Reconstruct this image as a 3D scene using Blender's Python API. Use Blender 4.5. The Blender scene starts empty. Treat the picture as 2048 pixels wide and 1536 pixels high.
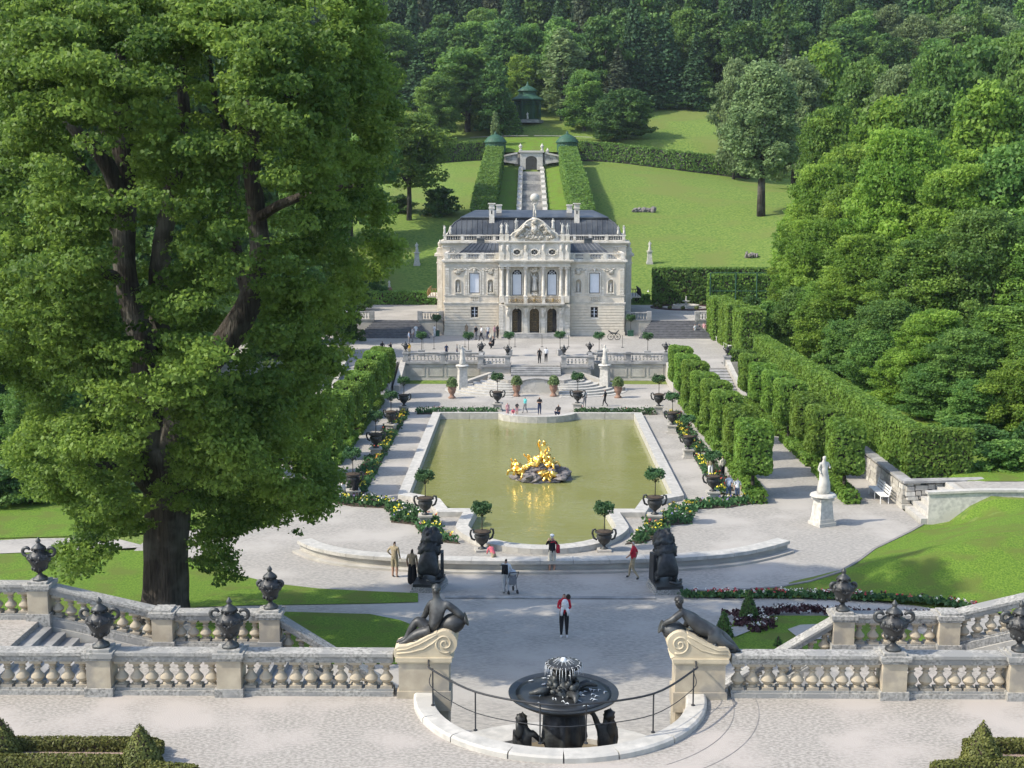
import bpy, bmesh, math, random
import numpy as np
from mathutils import Vector, Matrix, noise
from mathutils.geometry import delaunay_2d_cdt
random.seed(7); RNG = np.random.default_rng(7)
R = math.radians
SC = bpy.context.scene
COL = SC.collection
# ------------------------------------------------------------------ camera, sky, sun, exposure
F = 2550.0; PITCH = R(8.43); YAW = R(0.69)
CAM = Vector((-0.76, 0.0, 16.8))
cd = bpy.data.cameras.new('camera'); cam = bpy.data.objects.new('camera', cd); COL.objects.link(cam)
cd.sensor_width = 36.0; cd.lens = 36.0 * F / 2048.0; cd.clip_start = 0.5; cd.clip_end = 4000
cam.location = CAM; cam.rotation_euler = (R(90) - PITCH, 0, YAW)
SC.camera = cam
CM = (Matrix.Rotation(YAW, 3, 'Z') @ Matrix.Rotation(R(90) - PITCH, 3, 'X'))

SUN_V = Vector((-0.94, -0.30, 0.95)).normalized()          # towards the sun
ELEV = math.asin(SUN_V.z); AZ = math.atan2(SUN_V.x, SUN_V.y)
w = bpy.data.worlds.new('World'); SC.world = w; w.use_nodes = True
nt = w.node_tree; bg = nt.nodes['Background']
sky = nt.nodes.new('ShaderNodeTexSky'); sky.sky_type = 'NISHITA'; sky.sun_disc = False
sky.sun_elevation = ELEV; sky.sun_rotation = AZ; sky.air_density = 1.0; sky.dust_density = 1.5; sky.ozone_density = 1.0
nt.links.new(sky.outputs[0], bg.inputs[0]); bg.inputs[1].default_value = 0.15
sd = bpy.data.lights.new('sun', 'SUN'); sd.energy = 2.6; sd.angle = R(0.6); sd.color = (1.0, 0.92, 0.78)
sun = bpy.data.objects.new('sun', sd); COL.objects.link(sun)
sun.rotation_euler = SUN_V.to_track_quat('Z', 'Y').to_euler(); sun.location = (-60, -40, 90)
SC.view_settings.view_transform = 'Standard'; SC.view_settings.look = 'None'
SC.view_settings.exposure = 1.12; SC.view_settings.gamma = 1.0; SC.view_settings.use_curve_mapping = False
SC.cycles.max_bounces = 6; SC.cycles.diffuse_bounces = 3; SC.cycles.glossy_bounces = 2
SC.cycles.transmission_bounces = 3; SC.cycles.transparent_max_bounces = 4; SC.cycles.use_denoising = True

# ------------------------------------------------------------------ picture <-> place
def ray(px, py):
    return CM @ Vector(((px - 1024) / F, -(py - 768) / F, -1.0))
def atZ(px, py, z):
    d = ray(px, py); t = (z - CAM.z) / d.z; return CAM + d * t
def atY(px, py, Y):
    d = ray(px, py); t = (Y - CAM.y) / d.y; return CAM + d * t
TY = [-50, 38, 54, 112, 118, 136, 141, 160, 170, 190, 212, 240, 264, 270, 276, 281, 292, 300, 312, 340, 420, 520, 800]
TZ = [1.3, 1.3, 0, 0, 0.5, 1.2, 3.4, 3.6, 5.2, 9.8, 14.4, 18.8, 22.6, 24.0, 28.6, 29.2, 33.2, 34.0, 37, 46, 82, 128, 260]
def sst(a, b, x):
    t = min(1, max(0, (x - a) / (b - a))); return t * t * (3 - 2 * t)
def T(x, y):
    z = float(np.interp(y, TY, TZ))
    x0 = float(np.interp(y, [47, 54, 56, 61, 65], [14, 9, 12.0, 16.4, 20.2])); z += sst(x0, x0 + 11, x) * 2.0 * sst(47, 56, y) * (1 - sst(62, 64, y))
    z += sst(20.5, 23, x) * 1.6 * sst(62, 64, y) * (1 - sst(110, 150, y))
    z += sst(24, 70, x) * 9.0 * sst(45, 80, y) * (1 - sst(150, 230, y))
    z += sst(-26, -80, x) * 7.0 * sst(50, 90, y) * (1 - sst(150, 240, y))
    if y > 170 and abs(x) > 8:
        z += 0.5 * noise.noise(Vector((x * .03, y * .03, 0))) * min(1, (y - 170) / 30)
    if y > 225: z -= sst(10, 60, x) * 3.5 * sst(225, 262, y) * (1 - sst(264, 276, y))
    return z
def hit(px, py):
    d = ray(px, py); d = d / d.y; y = 30.0
    while y < 700:
        p = CAM + d * y
        if p.z < T(p.x, p.y): break
        y += 0.5
    lo, hi = y - .5, y
    for _ in range(12):
        m = (lo + hi) / 2; p = CAM + d * m
        if p.z < T(p.x, p.y): hi = m
        else: lo = m
    return CAM + d * hi
def scale_at(Y): return F / Y
# ------------------------------------------------------------------ materials
MATS = {}
def _nodes(name):
    m = bpy.data.materials.new(name); m.use_nodes = True
    t = m.node_tree; return m, t, t.nodes['Principled BSDF']
def mat(name, c1, c2=None, scale=3.0, rough=.8, bump=0.0, bscale=None, metal=0.0, stretch=None, c3=None, s3=.6, spec=.3, detail=5, lo=.35, hi=.65, bdist=.03, use='Object'):
    """mottled surface: c1..c2 by fine noise, c3 patches by a broad noise"""
    m, t, b = _nodes(name); N = t.nodes.new; L = t.links.new
    b.inputs['Roughness'].default_value = rough; b.inputs['Metallic'].default_value = metal
    b.inputs['Specular IOR Level'].default_value = spec
    tc = N('ShaderNodeTexCoord') if use == 'Object' else N('ShaderNodeNewGeometry')
    co = tc.outputs['Object'] if use == 'Object' else tc.outputs['Position']
    if stretch:
        mp = N('ShaderNodeMapping'); mp.inputs['Scale'].default_value = stretch; L(co, mp.inputs[0]); co2 = mp.outputs[0]
    else: co2 = co
    if c2 is None: c2 = tuple(x * .8 for x in c1)
    n = N('ShaderNodeTexNoise'); n.inputs['Scale'].default_value = scale; n.inputs['Detail'].default_value = detail; L(co2, n.inputs[0])
    r = N('ShaderNodeValToRGB'); r.color_ramp.elements[0].position = lo; r.color_ramp.elements[1].position = hi
    r.color_ramp.elements[0].color = (*c2, 1); r.color_ramp.elements[1].color = (*c1, 1); L(n.outputs[0], r.inputs[0])
    out = r.outputs[0]
    if c3:
        n3 = N('ShaderNodeTexNoise'); n3.inputs['Scale'].default_value = s3; n3.inputs['Detail'].default_value = 6; L(co, n3.inputs[0])
        r3 = N('ShaderNodeValToRGB'); r3.color_ramp.elements[0].position = .48; r3.color_ramp.elements[1].position = .62; L(n3.outputs[0], r3.inputs[0])
        mx = N('ShaderNodeMix'); mx.data_type = 'RGBA'; L(r3.outputs[0], mx.inputs[0]); L(out, mx.inputs[6]); mx.inputs[7].default_value = (*c3, 1)
        out = mx.outputs[2]
    L(out, b.inputs['Base Color'])
    if bump:
        nb = N('ShaderNodeTexNoise'); nb.inputs['Scale'].default_value = bscale or scale * 3; nb.inputs['Detail'].default_value = 6; L(co2, nb.inputs[0])
        bp = N('ShaderNodeBump'); bp.inputs['Strength'].default_value = bump; bp.inputs['Distance'].default_value = bdist
        L(nb.outputs[0], bp.inputs['Height']); L(bp.outputs[0], b.inputs['Normal'])
    MATS[name] = m; return m
def leafmat(name, c1, c2, trans=.35, rough=.55, c3=None):
    """leaf: colour between c1 and c2 by the per-face attribute 'tint'"""
    m, t, b = _nodes(name); N = t.nodes.new; L = t.links.new
    a = N('ShaderNodeAttribute'); a.attribute_name = 'tint'
    oi = N('ShaderNodeObjectInfo')
    mx = N('ShaderNodeMix'); mx.data_type = 'RGBA'; L(a.outputs['Fac'], mx.inputs[0]); mx.inputs[6].default_value = (*c1, 1); mx.inputs[7].default_value = (*c2, 1)
    hv = N('ShaderNodeHueSaturation'); L(mx.outputs[2], hv.inputs['Color'])
    mr = N('ShaderNodeMapRange'); mr.inputs['To Min'].default_value = .88; mr.inputs['To Max'].default_value = 1.18; L(oi.outputs['Random'], mr.inputs[0]); L(mr.outputs[0], hv.inputs['Value'])
    mh = N('ShaderNodeMapRange'); mh.inputs['To Min'].default_value = .491; mh.inputs['To Max'].default_value = .507; L(oi.outputs['Random'], mh.inputs[0]); L(mh.outputs[0], hv.inputs['Hue'])
    L(hv.outputs[0], b.inputs['Base Color']); b.inputs['Roughness'].default_value = rough; b.inputs['Specular IOR Level'].default_value = .25
    tr = N('ShaderNodeBsdfTranslucent'); 
    h2 = N('ShaderNodeHueSaturation'); h2.inputs['Value'].default_value = 1.5; h2.inputs['Hue'].default_value = .49; L(hv.outputs[0], h2.inputs['Color']); L(h2.outputs[0], tr.inputs[0])
    ms = N('ShaderNodeMixShader'); ms.inputs[0].default_value = trans; L(b.outputs[0], ms.inputs[1]); L(tr.outputs[0], ms.inputs[2])
    L(ms.outputs[0], t.nodes['Material Output'].inputs[0])
    MATS[name] = m; return m
M = MATS
mat('gravel', (.360, .340, .303), (.245, .233, .213), scale=8, rough=.95, bump=.5, bscale=30, stretch=(.7, 1.3, 1), c3=(.375, .352, .318), s3=.25, lo=.36, hi=.66, bdist=.02, detail=10)
mat('gravel_near', (.370, .346, .308), (.240, .222, .198), scale=15, rough=.95, bump=.6, bscale=40, stretch=(.75, 1.3, 1), c3=(.385, .35, .315), s3=.5, lo=.40, hi=.60, bdist=.02, detail=12)
mat('lawn', (.160, .250, .036), (.072, .142, .020), scale=13, rough=.9, bump=.9, bscale=35, c3=(.120, .160, .034), s3=.7, bdist=.05, detail=10, spec=.1)
mat('meadow', (.185, .250, .055), (.088, .158, .034), scale=2.6, rough=.95, bump=.9, bscale=9, c3=(.150, .190, .050), s3=.10, bdist=.15, detail=12, spec=.1)
mat('stone_cream', (.44, .385, .29), (.33, .285, .215), scale=2.5, rough=.85, bump=.25, bscale=40, c3=(.27, .245, .205), s3=1.8, bdist=.01)
mat('stone_yellow', (.50, .435, .31), (.41, .35, .25), scale=2.5, rough=.8, bump=.2, bscale=40, bdist=.01)
mat('stone_cap', (.38, .37, .34), (.13, .128, .12), scale=14, rough=.95, bump=.4, bscale=50, c3=(.24, .24, .23), s3=1.6, bdist=.01, lo=.3, hi=.6, detail=10)
mat('stone_white', (.56, .54, .49), (.38, .37, .34), scale=5, rough=.8, bump=.25, bscale=30, c3=(.46, .44, .39), s3=1.2, bdist=.01)
mat('marble_rim', (.50, .48, .435), (.36, .35, .32), scale=3.5, rough=.65, bump=.25, bscale=20, c3=(.40, .385, .35), s3=1.6, bdist=.01, detail=9)
mat('wall_stone', (.45, .43, .38), (.33, .315, .28), scale=1.3, rough=.9, bump=.25, bscale=12, c3=(.36, .34, .31), s3=.5)
mat('step_stone', (.36, .355, .345), (.25, .25, .24), scale=3, rough=.9, bump=.3, bscale=20, c3=(.20, .20, .20), s3=.8)
mat('palace_stone', (.68, .61, .50), (.55, .495, .41), scale=2.2, rough=.85, bump=.3, bscale=8, c3=(.60, .55, .46), s3=.5, bdist=.03)
mat('palace_trim', (.70, .665, .60), (.52, .485, .42), scale=4, rough=.8, bump=.3, bscale=14, c3=(.50, .465, .39), s3=1.0, bdist=.03)
mat('palace_carved', (.64, .60, .53), (.36, .33, .27), scale=3.5, rough=.85, bump=1.0, bscale=5, bdist=.2, detail=8)
mat('roof_metal', (.062, .070, .080), (.038, .044, .053), scale=.8, rough=.42, bump=.2, bscale=4, c3=(.10, .108, .115), s3=.35, spec=.5, metal=.2)
mat('shutter_white', (.66, .69, .74), (.6, .63, .68), scale=2, rough=.6)
mat('dark_pane_and_shade', (.022, .026, .034), (.012, .015, .02), scale=2, rough=.12, spec=.6)  # dark window glass; also the painted shade inside openings
mat('frame_dark', (.10, .085, .07), (.06, .05, .04), scale=5, rough=.6)
mat('iron_door', (.055, .045, .03), (.03, .025, .018), scale=8, rough=.5, spec=.4)
mat('gilt_iron', (.42, .30, .13), (.14, .10, .05), scale=6, rough=.5, metal=.4, bump=.6, bscale=8, bdist=.05)
mat('bronze', (.040, .042, .044), (.020, .021, .022), scale=5, rough=.48, bump=.35, bscale=18, c3=(.060, .066, .066), s3=2.0, spec=.5, bdist=.03, metal=.25)
mat('bronze_smooth', (.042, .044, .045), (.020, .021, .022), scale=6, rough=.5, bump=.3, bscale=14, c3=(.075, .080, .082), s3=2.5, spec=.6, bdist=.02, metal=.3)
mat('basin_iron', (.024, .027, .029), (.014, .016, .018), scale=4, rough=.4, spec=.5, bump=.1, bscale=20)
mat('gold', (1.0, .70, .20), (.88, .54, .12), scale=7, rough=.30, metal=.95, bump=.3, bscale=12, bdist=.03)
mat('rock', (.24, .22, .21), (.11, .10, .10), scale=3, rough=.75, bump=.8, bscale=6, bdist=.1)
mat('step_dark', (.15, .15, .158), (.10, .10, .105), scale=3, rough=.9, bump=.3, bscale=20)
mat('bark', (.072, .062, .052), (.028, .024, .020), scale=3, rough=.95, bump=1.0, bscale=5, stretch=(2.5, 2.5, .3), c3=(.12, .115, .10), s3=.7, bdist=.12, detail=8)
mat('terracotta', (.30, .185, .135), (.21, .13, .095), scale=5, rough=.8, bump=.3)
mat('bench_white', (.78, .78, .76), (.7, .7, .68), scale=4, rough=.5)
mat('soil', (.08, .06, .045), (.045, .035, .025), scale=8, rough=1, bump=.6)
mat('soil_pink', (.36, .27, .23), (.24, .18, .15), scale=12, rough=1, bump=.6)
mat('green_iron', (.035, .10, .06), (.02, .06, .04), scale=4, rough=.6)
mat('rail_iron', (.03, .032, .036), (.02, .022, .024), scale=4, rough=.5)
mat('rubble', (.46, .44, .41), (.22, .21, .2), scale=1.2, rough=.95, bump=.9, bscale=4, bdist=.1, lo=.4, hi=.55)
mat('edging', (.24, .23, .22), (.18, .17, .16), scale=5, rough=.95)
leafmat('leaf_maple', (.052, .120, .024), (.195, .320, .060), trans=.45)
leafmat('leaf_lime', (.092, .185, .026), (.220, .345, .052), trans=.45)
leafmat('leaf_mid', (.064, .145, .032), (.165, .285, .060), trans=.40)
leafmat('leaf_pale', (.110, .170, .066), (.195, .270, .110), trans=.35)
leafmat('leaf_dark', (.040, .098, .026), (.100, .185, .042), trans=.3)
leafmat('leaf_spruce', (.024, .062, .026), (.058, .118, .044), trans=.15, rough=.7)
leafmat('leaf_brown', (.055, .080, .045), (.095, .120, .065), trans=.2, rough=.8)
leafmat('leaf_hedge', (.072, .150, .026), (.175, .285, .046), trans=.36)
leafmat('leaf_box', (.070, .086, .022), (.150, .160, .040), trans=.2)
leafmat('leaf_bay', (0.030, 0.085, 0.035), (0.080, 0.165, 0.060), trans=.25)
leafmat('grass_blade', (.055, .12, .012), (.12, .20, .022), trans=.4)
leafmat('petal_yellow', (.75, .60, .03), (.80, .72, .10), trans=.2)
leafmat('petal_red', (.45, .03, .03), (.55, .12, .10), trans=.2)
leafmat('petal_white', (.62, .60, .55), (.8, .78, .7), trans=.2)
leafmat('petal_dark', (.045, .022, .026), (.085, .040, .045), trans=.1)
leafmat('petal_blue', (.16, .14, .42), (.3, .22, .5), trans=.2)
def water(name, col, rough, bscale, bstr, stretch, spec=.5):
    m, t, b = _nodes(name); N = t.nodes.new; L = t.links.new
    b.inputs['Roughness'].default_value = rough; b.inputs['Specular IOR Level'].default_value = spec; b.inputs['IOR'].default_value = 1.33
    tc = N('ShaderNodeTexCoord')
    n0 = N('ShaderNodeTexNoise'); n0.inputs['Scale'].default_value = .12; n0.inputs['Detail'].default_value = 4; L(tc.outputs['Object'], n0.inputs[0])
    mx = N('ShaderNodeMix'); mx.data_type = 'RGBA'; L(n0.outputs[0], mx.inputs[0])
    mx.inputs[6].default_value = (*[c * .85 for c in col], 1); mx.inputs[7].default_value = (*[c * 1.15 for c in col], 1); L(mx.outputs[2], b.inputs['Base Color'])
    mp = N('ShaderNodeMapping'); mp.inputs['Scale'].default_value = stretch; L(tc.outputs['Object'], mp.inputs[0])
    n = N('ShaderNodeTexNoise'); n.inputs['Scale'].default_value = bscale; n.inputs['Detail'].default_value = 3; L(mp.outputs[0], n.inputs[0])
    n2 = N('ShaderNodeTexNoise'); n2.inputs['Scale'].default_value = .25; L(tc.outputs['Object'], n2.inputs[0])
    mu = N('ShaderNodeMath'); mu.operation = 'MULTIPLY'; L(n.outputs[0], mu.inputs[0]); L(n2.outputs[0], mu.inputs[1])
    bp = N('ShaderNodeBump'); bp.inputs['Strength'].default_value = bstr; bp.inputs['Distance'].default_value = .03
    L(mu.outputs[0], bp.inputs['Height']); L(bp.outputs[0], b.inputs['Normal'])
    MATS[name] = m; return m
water('pool_water', (.200, .205, .072), .03, 3.2, 1.0, (.45, 1.7, 1))
water('basin_water', (.16, .13, .085), .05, 5, .3, (1, 1, 1))
water('fountain_water', (.55, .58, .60), .15, 12, .6, (1, 1, 1))
def plain(name, c, rough=.85):
    if name in MATS: return MATS[name]
    return mat(name, c, tuple(x * .78 for x in c), scale=9, rough=rough, bump=.3, bscale=14, bdist=.02, spec=.2)
# ------------------------------------------------------------------ mesh helpers
class MB:
    def __init__(s): s.v = []; s.f = []; s.mi = []; s.cur = 0
    def add(s, verts, faces, mi=None):
        o = len(s.v); s.v += [tuple(p) for p in verts]
        s.f += [tuple(i + o for i in f) for f in faces]; s.mi += [s.cur if mi is None else mi] * len(faces); return s
    def box(s, c, d, rz=0, taper=1.0):
        hx, hy, hz = d[0] / 2, d[1] / 2, d[2] / 2; cr, sr = math.cos(rz), math.sin(rz); V = []
        for z, k in ((-hz, 1), (hz, taper)):
            for x, y in ((-hx, -hy), (hx, -hy), (hx, hy), (-hx, hy)):
                x *= k; y *= k; V.append((c[0] + x * cr - y * sr, c[1] + x * sr + y * cr, c[2] + z))
        return s.add(V, [(3, 2, 1, 0), (4, 5, 6, 7), (0, 1, 5, 4), (1, 2, 6, 5), (2, 3, 7, 6), (3, 0, 4, 7)])
    def bx(s, x0, x1, y0, y1, z0, z1): return s.box(((x0 + x1) / 2, (y0 + y1) / 2, (z0 + z1) / 2), (x1 - x0, y1 - y0, z1 - z0))
    def prism(s, pts, z0, z1):
        n = len(pts); V = [(p[0], p[1], z0) for p in pts] + [(p[0], p[1], z1) for p in pts]
        return s.add(V, [tuple(range(n - 1, -1, -1)), tuple(range(n, 2 * n))] + [(i, (i + 1) % n, n + (i + 1) % n, n + i) for i in range(n)])
    def extr(s, pts, y0, y1):            # polygon in XZ, extruded along Y
        n = len(pts); V = [(p[0], y0, p[1]) for p in pts] + [(p[0], y1, p[1]) for p in pts]
        return s.add(V, [tuple(range(n)), tuple(range(2 * n - 1, n - 1, -1))] + [(i, n + i, n + (i + 1) % n, (i + 1) % n) for i in range(n)])
    def lathe(s, prof, c=(0, 0, 0), n=12, sx=1, sy=1, wob=None, caps=True):
        V = []; Fc = []
        for k, (r, z) in enumerate(prof):
            for i in range(n):
                a = 2 * math.pi * i / n; rr = r * (wob(a, z) if wob else 1)
                V.append((c[0] + rr * math.cos(a) * sx, c[1] + rr * math.sin(a) * sy, c[2] + z))
        for k in range(len(prof) - 1):
            for i in range(n):
                j = (i + 1) % n; Fc.append((k * n + i, k * n + j, (k + 1) * n + j, (k + 1) * n + i))
        if caps:
            Fc.append(tuple(range(n - 1, -1, -1))); Fc.append(tuple((len(prof) - 1) * n + i for i in range(n)))
        return s.add(V, Fc)
    def tube(s, P, r, n=6, cap=True):
        P = [Vector(p) for p in P]; m = len(P); rr = r if hasattr(r, '__len__') else [r] * m; V = []; Fc = []
        prev = None
        for k in range(m):
            t = (P[min(k + 1, m - 1)] - P[max(k - 1, 0)]).normalized()
            if prev is None:
                a = Vector((0, 0, 1)) if abs(t.z) < .9 else Vector((1, 0, 0)); u = t.cross(a).normalized()
            else: u = (prev - t * prev.dot(t)).normalized()
            prev = u; b = t.cross(u)
            for i in range(n):
                th = 2 * math.pi * i / n; V.append(P[k] + (u * math.cos(th) + b * math.sin(th)) * rr[k])
        for k in range(m - 1):
            for i in range(n):
                j = (i + 1) % n; Fc.append((k * n + i, k * n + j, (k + 1) * n + j, (k + 1) * n + i))
        if cap: Fc.append(tuple(range(n - 1, -1, -1))); Fc.append(tuple((m - 1) * n + i for i in range(n)))
        return s.add(V, Fc)
    def ball(s, c, r, n=10, m=7, amp=0.0, fr=2.0, seed=0):
        r3 = r if hasattr(r, '__len__') else (r, r, r); V = [(c[0], c[1], c[2] - r3[2])]
        for k in range(1, m):
            ph = -math.pi / 2 + math.pi * k / m
            for i in range(n):
                a = 2 * math.pi * i / n; d = Vector((math.cos(ph) * math.cos(a), math.cos(ph) * math.sin(a), math.sin(ph)))
                q = 1 + (amp * noise.noise(d * fr + Vector((seed, seed * 1.7, 0))) if amp else 0)
                V.append((c[0] + d.x * r3[0] * q, c[1] + d.y * r3[1] * q, c[2] + d.z * r3[2] * q))
        V.append((c[0], c[1], c[2] + r3[2])); Fc = []
        for i in range(n): Fc.append((0, 1 + (i + 1) % n, 1 + i))
        for k in range(m - 2):
            for i in range(n):
                j = (i + 1) % n; a = 1 + k * n; Fc.append((a + i, a + j, a + n + j, a + n + i))
        a = 1 + (m - 2) * n
        for i in range(n): Fc.append((a + i, a + (i + 1) % n, len(V) - 1))
        return s.add(V, Fc)
    def sweep(s, path, sec, closed=False):
        """cross-section sec [(offset to the left of travel, z)] along an XY(Z) path"""
        P = [Vector((p[0], p[1], p[2] if len(p) > 2 else 0)) for p in path]; m = len(P); n = len(sec); V = []; Fc = []
        for k in range(m):
            if closed: a, b = P[k - 1], P[(k + 1) % m]
            else: a, b = P[max(k - 1, 0)], P[min(k + 1, m - 1)]
            if closed or 0 < k < m - 1:
                d1 = (P[k] - P[k - 1]).xy.normalized(); d2 = (P[(k + 1) % m] - P[k]).xy.normalized()
                n1 = Vector((-d1.y, d1.x)); n2 = Vector((-d2.y, d2.x)); nn = (n1 + n2); nn = nn / max(.35, nn.dot(n1))
            else:
                d = (b - a).xy.normalized(); nn = Vector((-d.y, d.x))
            for (o, z) in sec: V.append((P[k].x + nn.x * o, P[k].y + nn.y * o, P[k].z + z))
        for k in range(m if closed else m - 1):
            k2 = (k + 1) % m
            for i in range(n):
                j = (i + 1) % n; Fc.append((k * n + i, k2 * n + i, k2 * n + j, k * n + j))
        if not closed: Fc.append(tuple(range(n))); Fc.append(tuple((m - 1) * n + i for i in range(n - 1, -1, -1)))
        return s.add(V, Fc)
    def xf(s, Mx): s.v = [tuple(Mx @ Vector(p)) for p in s.v]; return s
    def rough(s, amp, fr, seed=0):
        out = []
        for p in s.v:
            q = Vector(p); d = noise.noise_vector(q * fr + Vector((seed, 0, seed))) * amp; out.append(tuple(q + d))
        s.v = out; return s
    def merge(s, o): return s.add(o.v, o.f, None)
    def mesh(s, name, mats, smooth=False, shift=None):
        me = bpy.data.meshes.new(name)
        vs = s.v if shift is None else [(p[0] - shift[0], p[1] - shift[1], p[2] - shift[2]) for p in s.v]
        me.from_pydata(vs, [], s.f)
        for m in (mats if isinstance(mats, (list, tuple)) else [mats]): me.materials.append(MATS[m] if isinstance(m, str) else m)
        me.polygons.foreach_set('material_index', s.mi)
        bm = bmesh.new(); bm.from_mesh(me); bmesh.ops.recalc_face_normals(bm, faces=bm.faces); bm.to_mesh(me); bm.free()
        if smooth:
            me.polygons.foreach_set('use_smooth', [True] * len(me.polygons))
            if smooth != 'all':
                try: me.set_sharp_from_angle(angle=R(40))
                except Exception: pass
        me.update(); return me
    def build(s, name, mats, parent=None, smooth=False, world=True):
        if parent is not None:
            sh = parent_loc(parent) if world else None
            me = s.mesh(name, mats, smooth, sh); return link(name, me, parent)
        xs = np.array(s.v); c = ((xs[:, 0].min() + xs[:, 0].max()) / 2, (xs[:, 1].min() + xs[:, 1].max()) / 2, xs[:, 2].min())
        me = s.mesh(name, mats, smooth, c); o = link(name, me); o.location = c; return o
def parent_loc(p):
    v = Vector((0, 0, 0))
    while p is not None: v += p.location; p = p.parent
    return v
def link(name, data, parent=None, loc=None, rz=0):
    o = bpy.data.objects.new(name, data); COL.objects.link(o)
    if parent is not None: o.parent = parent
    if loc is not None: o.location = loc
    if rz: o.rotation_euler = (0, 0, rz)
    return o
def tag(o, label, cat, group=None, kind=None):
    if label: o['label'] = label
    if cat: o['category'] = cat
    if group: o['group'] = group
    if kind: o['kind'] = kind
    return o
def structure(o, label=None):
    o['kind'] = 'structure'
    if label: o['label'] = label
    return o
def thing(name, label, cat, loc=(0, 0, 0), rz=0, group=None):
    return tag(link(name, None, None, loc, rz), label, cat, group)
def kids(o): return [c for c in COL_CHILD.get(o.name, [])]
def copy_tree(o, parent=None):
    c = o.copy(); COL.objects.link(c); c.parent = parent
    for ch in list(o.children): copy_tree(ch, c)
    return c
def dup(o, loc, rz=None, label=None, group=None, scale=None):
    c = copy_tree(o); c.location = loc
    if rz is not None: c.rotation_euler = (0, 0, rz)
    if label: c['label'] = label
    if group: c['group'] = group
    if scale is not None: c.scale = (scale, scale, scale) if not hasattr(scale, '__len__') else scale
    return c
# ---- leaves
def leaf_mesh(name, P, Nn, S, tint, matname, aspect=.7, extra=None):
    """P centres (N,3), Nn normals, S sizes; one folded quad per leaf"""
    N = len(P); P = np.asarray(P, float); Nn = np.asarray(Nn, float); Nn /= (np.linalg.norm(Nn, axis=1, keepdims=True) + 1e-9)
    rv = RNG.normal(size=(N, 3)); Tn = np.cross(Nn, rv); Tn /= (np.linalg.norm(Tn, axis=1, keepdims=True) + 1e-9); B = np.cross(Nn, Tn)
    S = np.asarray(S, float).reshape(-1, 1) * np.ones((N, 1)); h = S * .5
    V = np.empty((N, 4, 3)); V[:, 0] = P - Tn * h; V[:, 1] = P - B * h * aspect + Nn * h * .25; V[:, 2] = P + Tn * h; V[:, 3] = P + B * h * aspect + Nn * h * .25
    me = bpy.data.meshes.new(name); me.vertices.add(4 * N); me.vertices.foreach_set('co', V.reshape(-1))
    me.loops.add(4 * N); me.loops.foreach_set('vertex_index', np.arange(4 * N, dtype=np.int32))
    me.polygons.add(N); me.polygons.foreach_set('loop_start', np.arange(0, 4 * N, 4, dtype=np.int32)); me.polygons.foreach_set('loop_total', np.full(N, 4, dtype=np.int32))
    me.update(calc_edges=True)
    a = me.attributes.new('tint', 'FLOAT', 'FACE'); a.data.foreach_set('value', np.clip(np.asarray(tint, float), 0, 1).astype(np.float32))
    me.materials.append(MATS[matname]); return me
def clump_leaves(clumps, leaf, dens, flat=.65, upb=.5):
    """clumps [(centre, (rx,ry,rz), tint)] -> leaf arrays; dens = leaf area / shell area"""
    Ps, Ns, Ss, Ts = [], [], [], []
    for c, r, tn in clumps:
        r = np.array(r, float); area = 4 * math.pi * ((r[0] * r[1]) ** 1.6 / 3 + (r[0] * r[2]) ** 1.6 / 3 + (r[1] * r[2]) ** 1.6 / 3) ** (1 / 1.6)
        n = max(6, int(area * dens / (leaf * leaf * .35)))
        d = RNG.normal(size=(n, 3)); d /= np.linalg.norm(d, axis=1, keepdims=True)
        rad = .62 + .43 * RNG.random((n, 1)) ** .6
        # lumpy outline
        rad *= 1 + .28 * np.sin(d[:, :1] * 5 + tn * 40) * np.cos(d[:, 1:2] * 6 + tn * 23) + .18 * np.sin(d[:, 2:3] * 9 + tn * 11) + .12 * np.sin(d[:, :1] * 13 + tn * 50)
        Ps.append(np.array(c) + d * r * rad); nn = d / r; nn /= np.linalg.norm(nn, axis=1, keepdims=True)
        nn = nn * .9 + RNG.normal(size=(n, 3)) * flat * 1.3; nn[:, 2] += upb; Ns.append(nn)
        Ss.append(leaf * (.65 + .7 * RNG.random(n))); Ts.append(np.clip(tn + RNG.normal(size=n) * .16, 0, 1))
    return np.concatenate(Ps), np.concatenate(Ns), np.concatenate(Ss), np.concatenate(Ts)
def crown_mesh(name, clumps, leaf, dens, matname, **k):
    P, Nn, S, t = clump_leaves(clumps, leaf, dens, **k); return leaf_mesh(name, P, Nn, S, t, matname)
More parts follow.
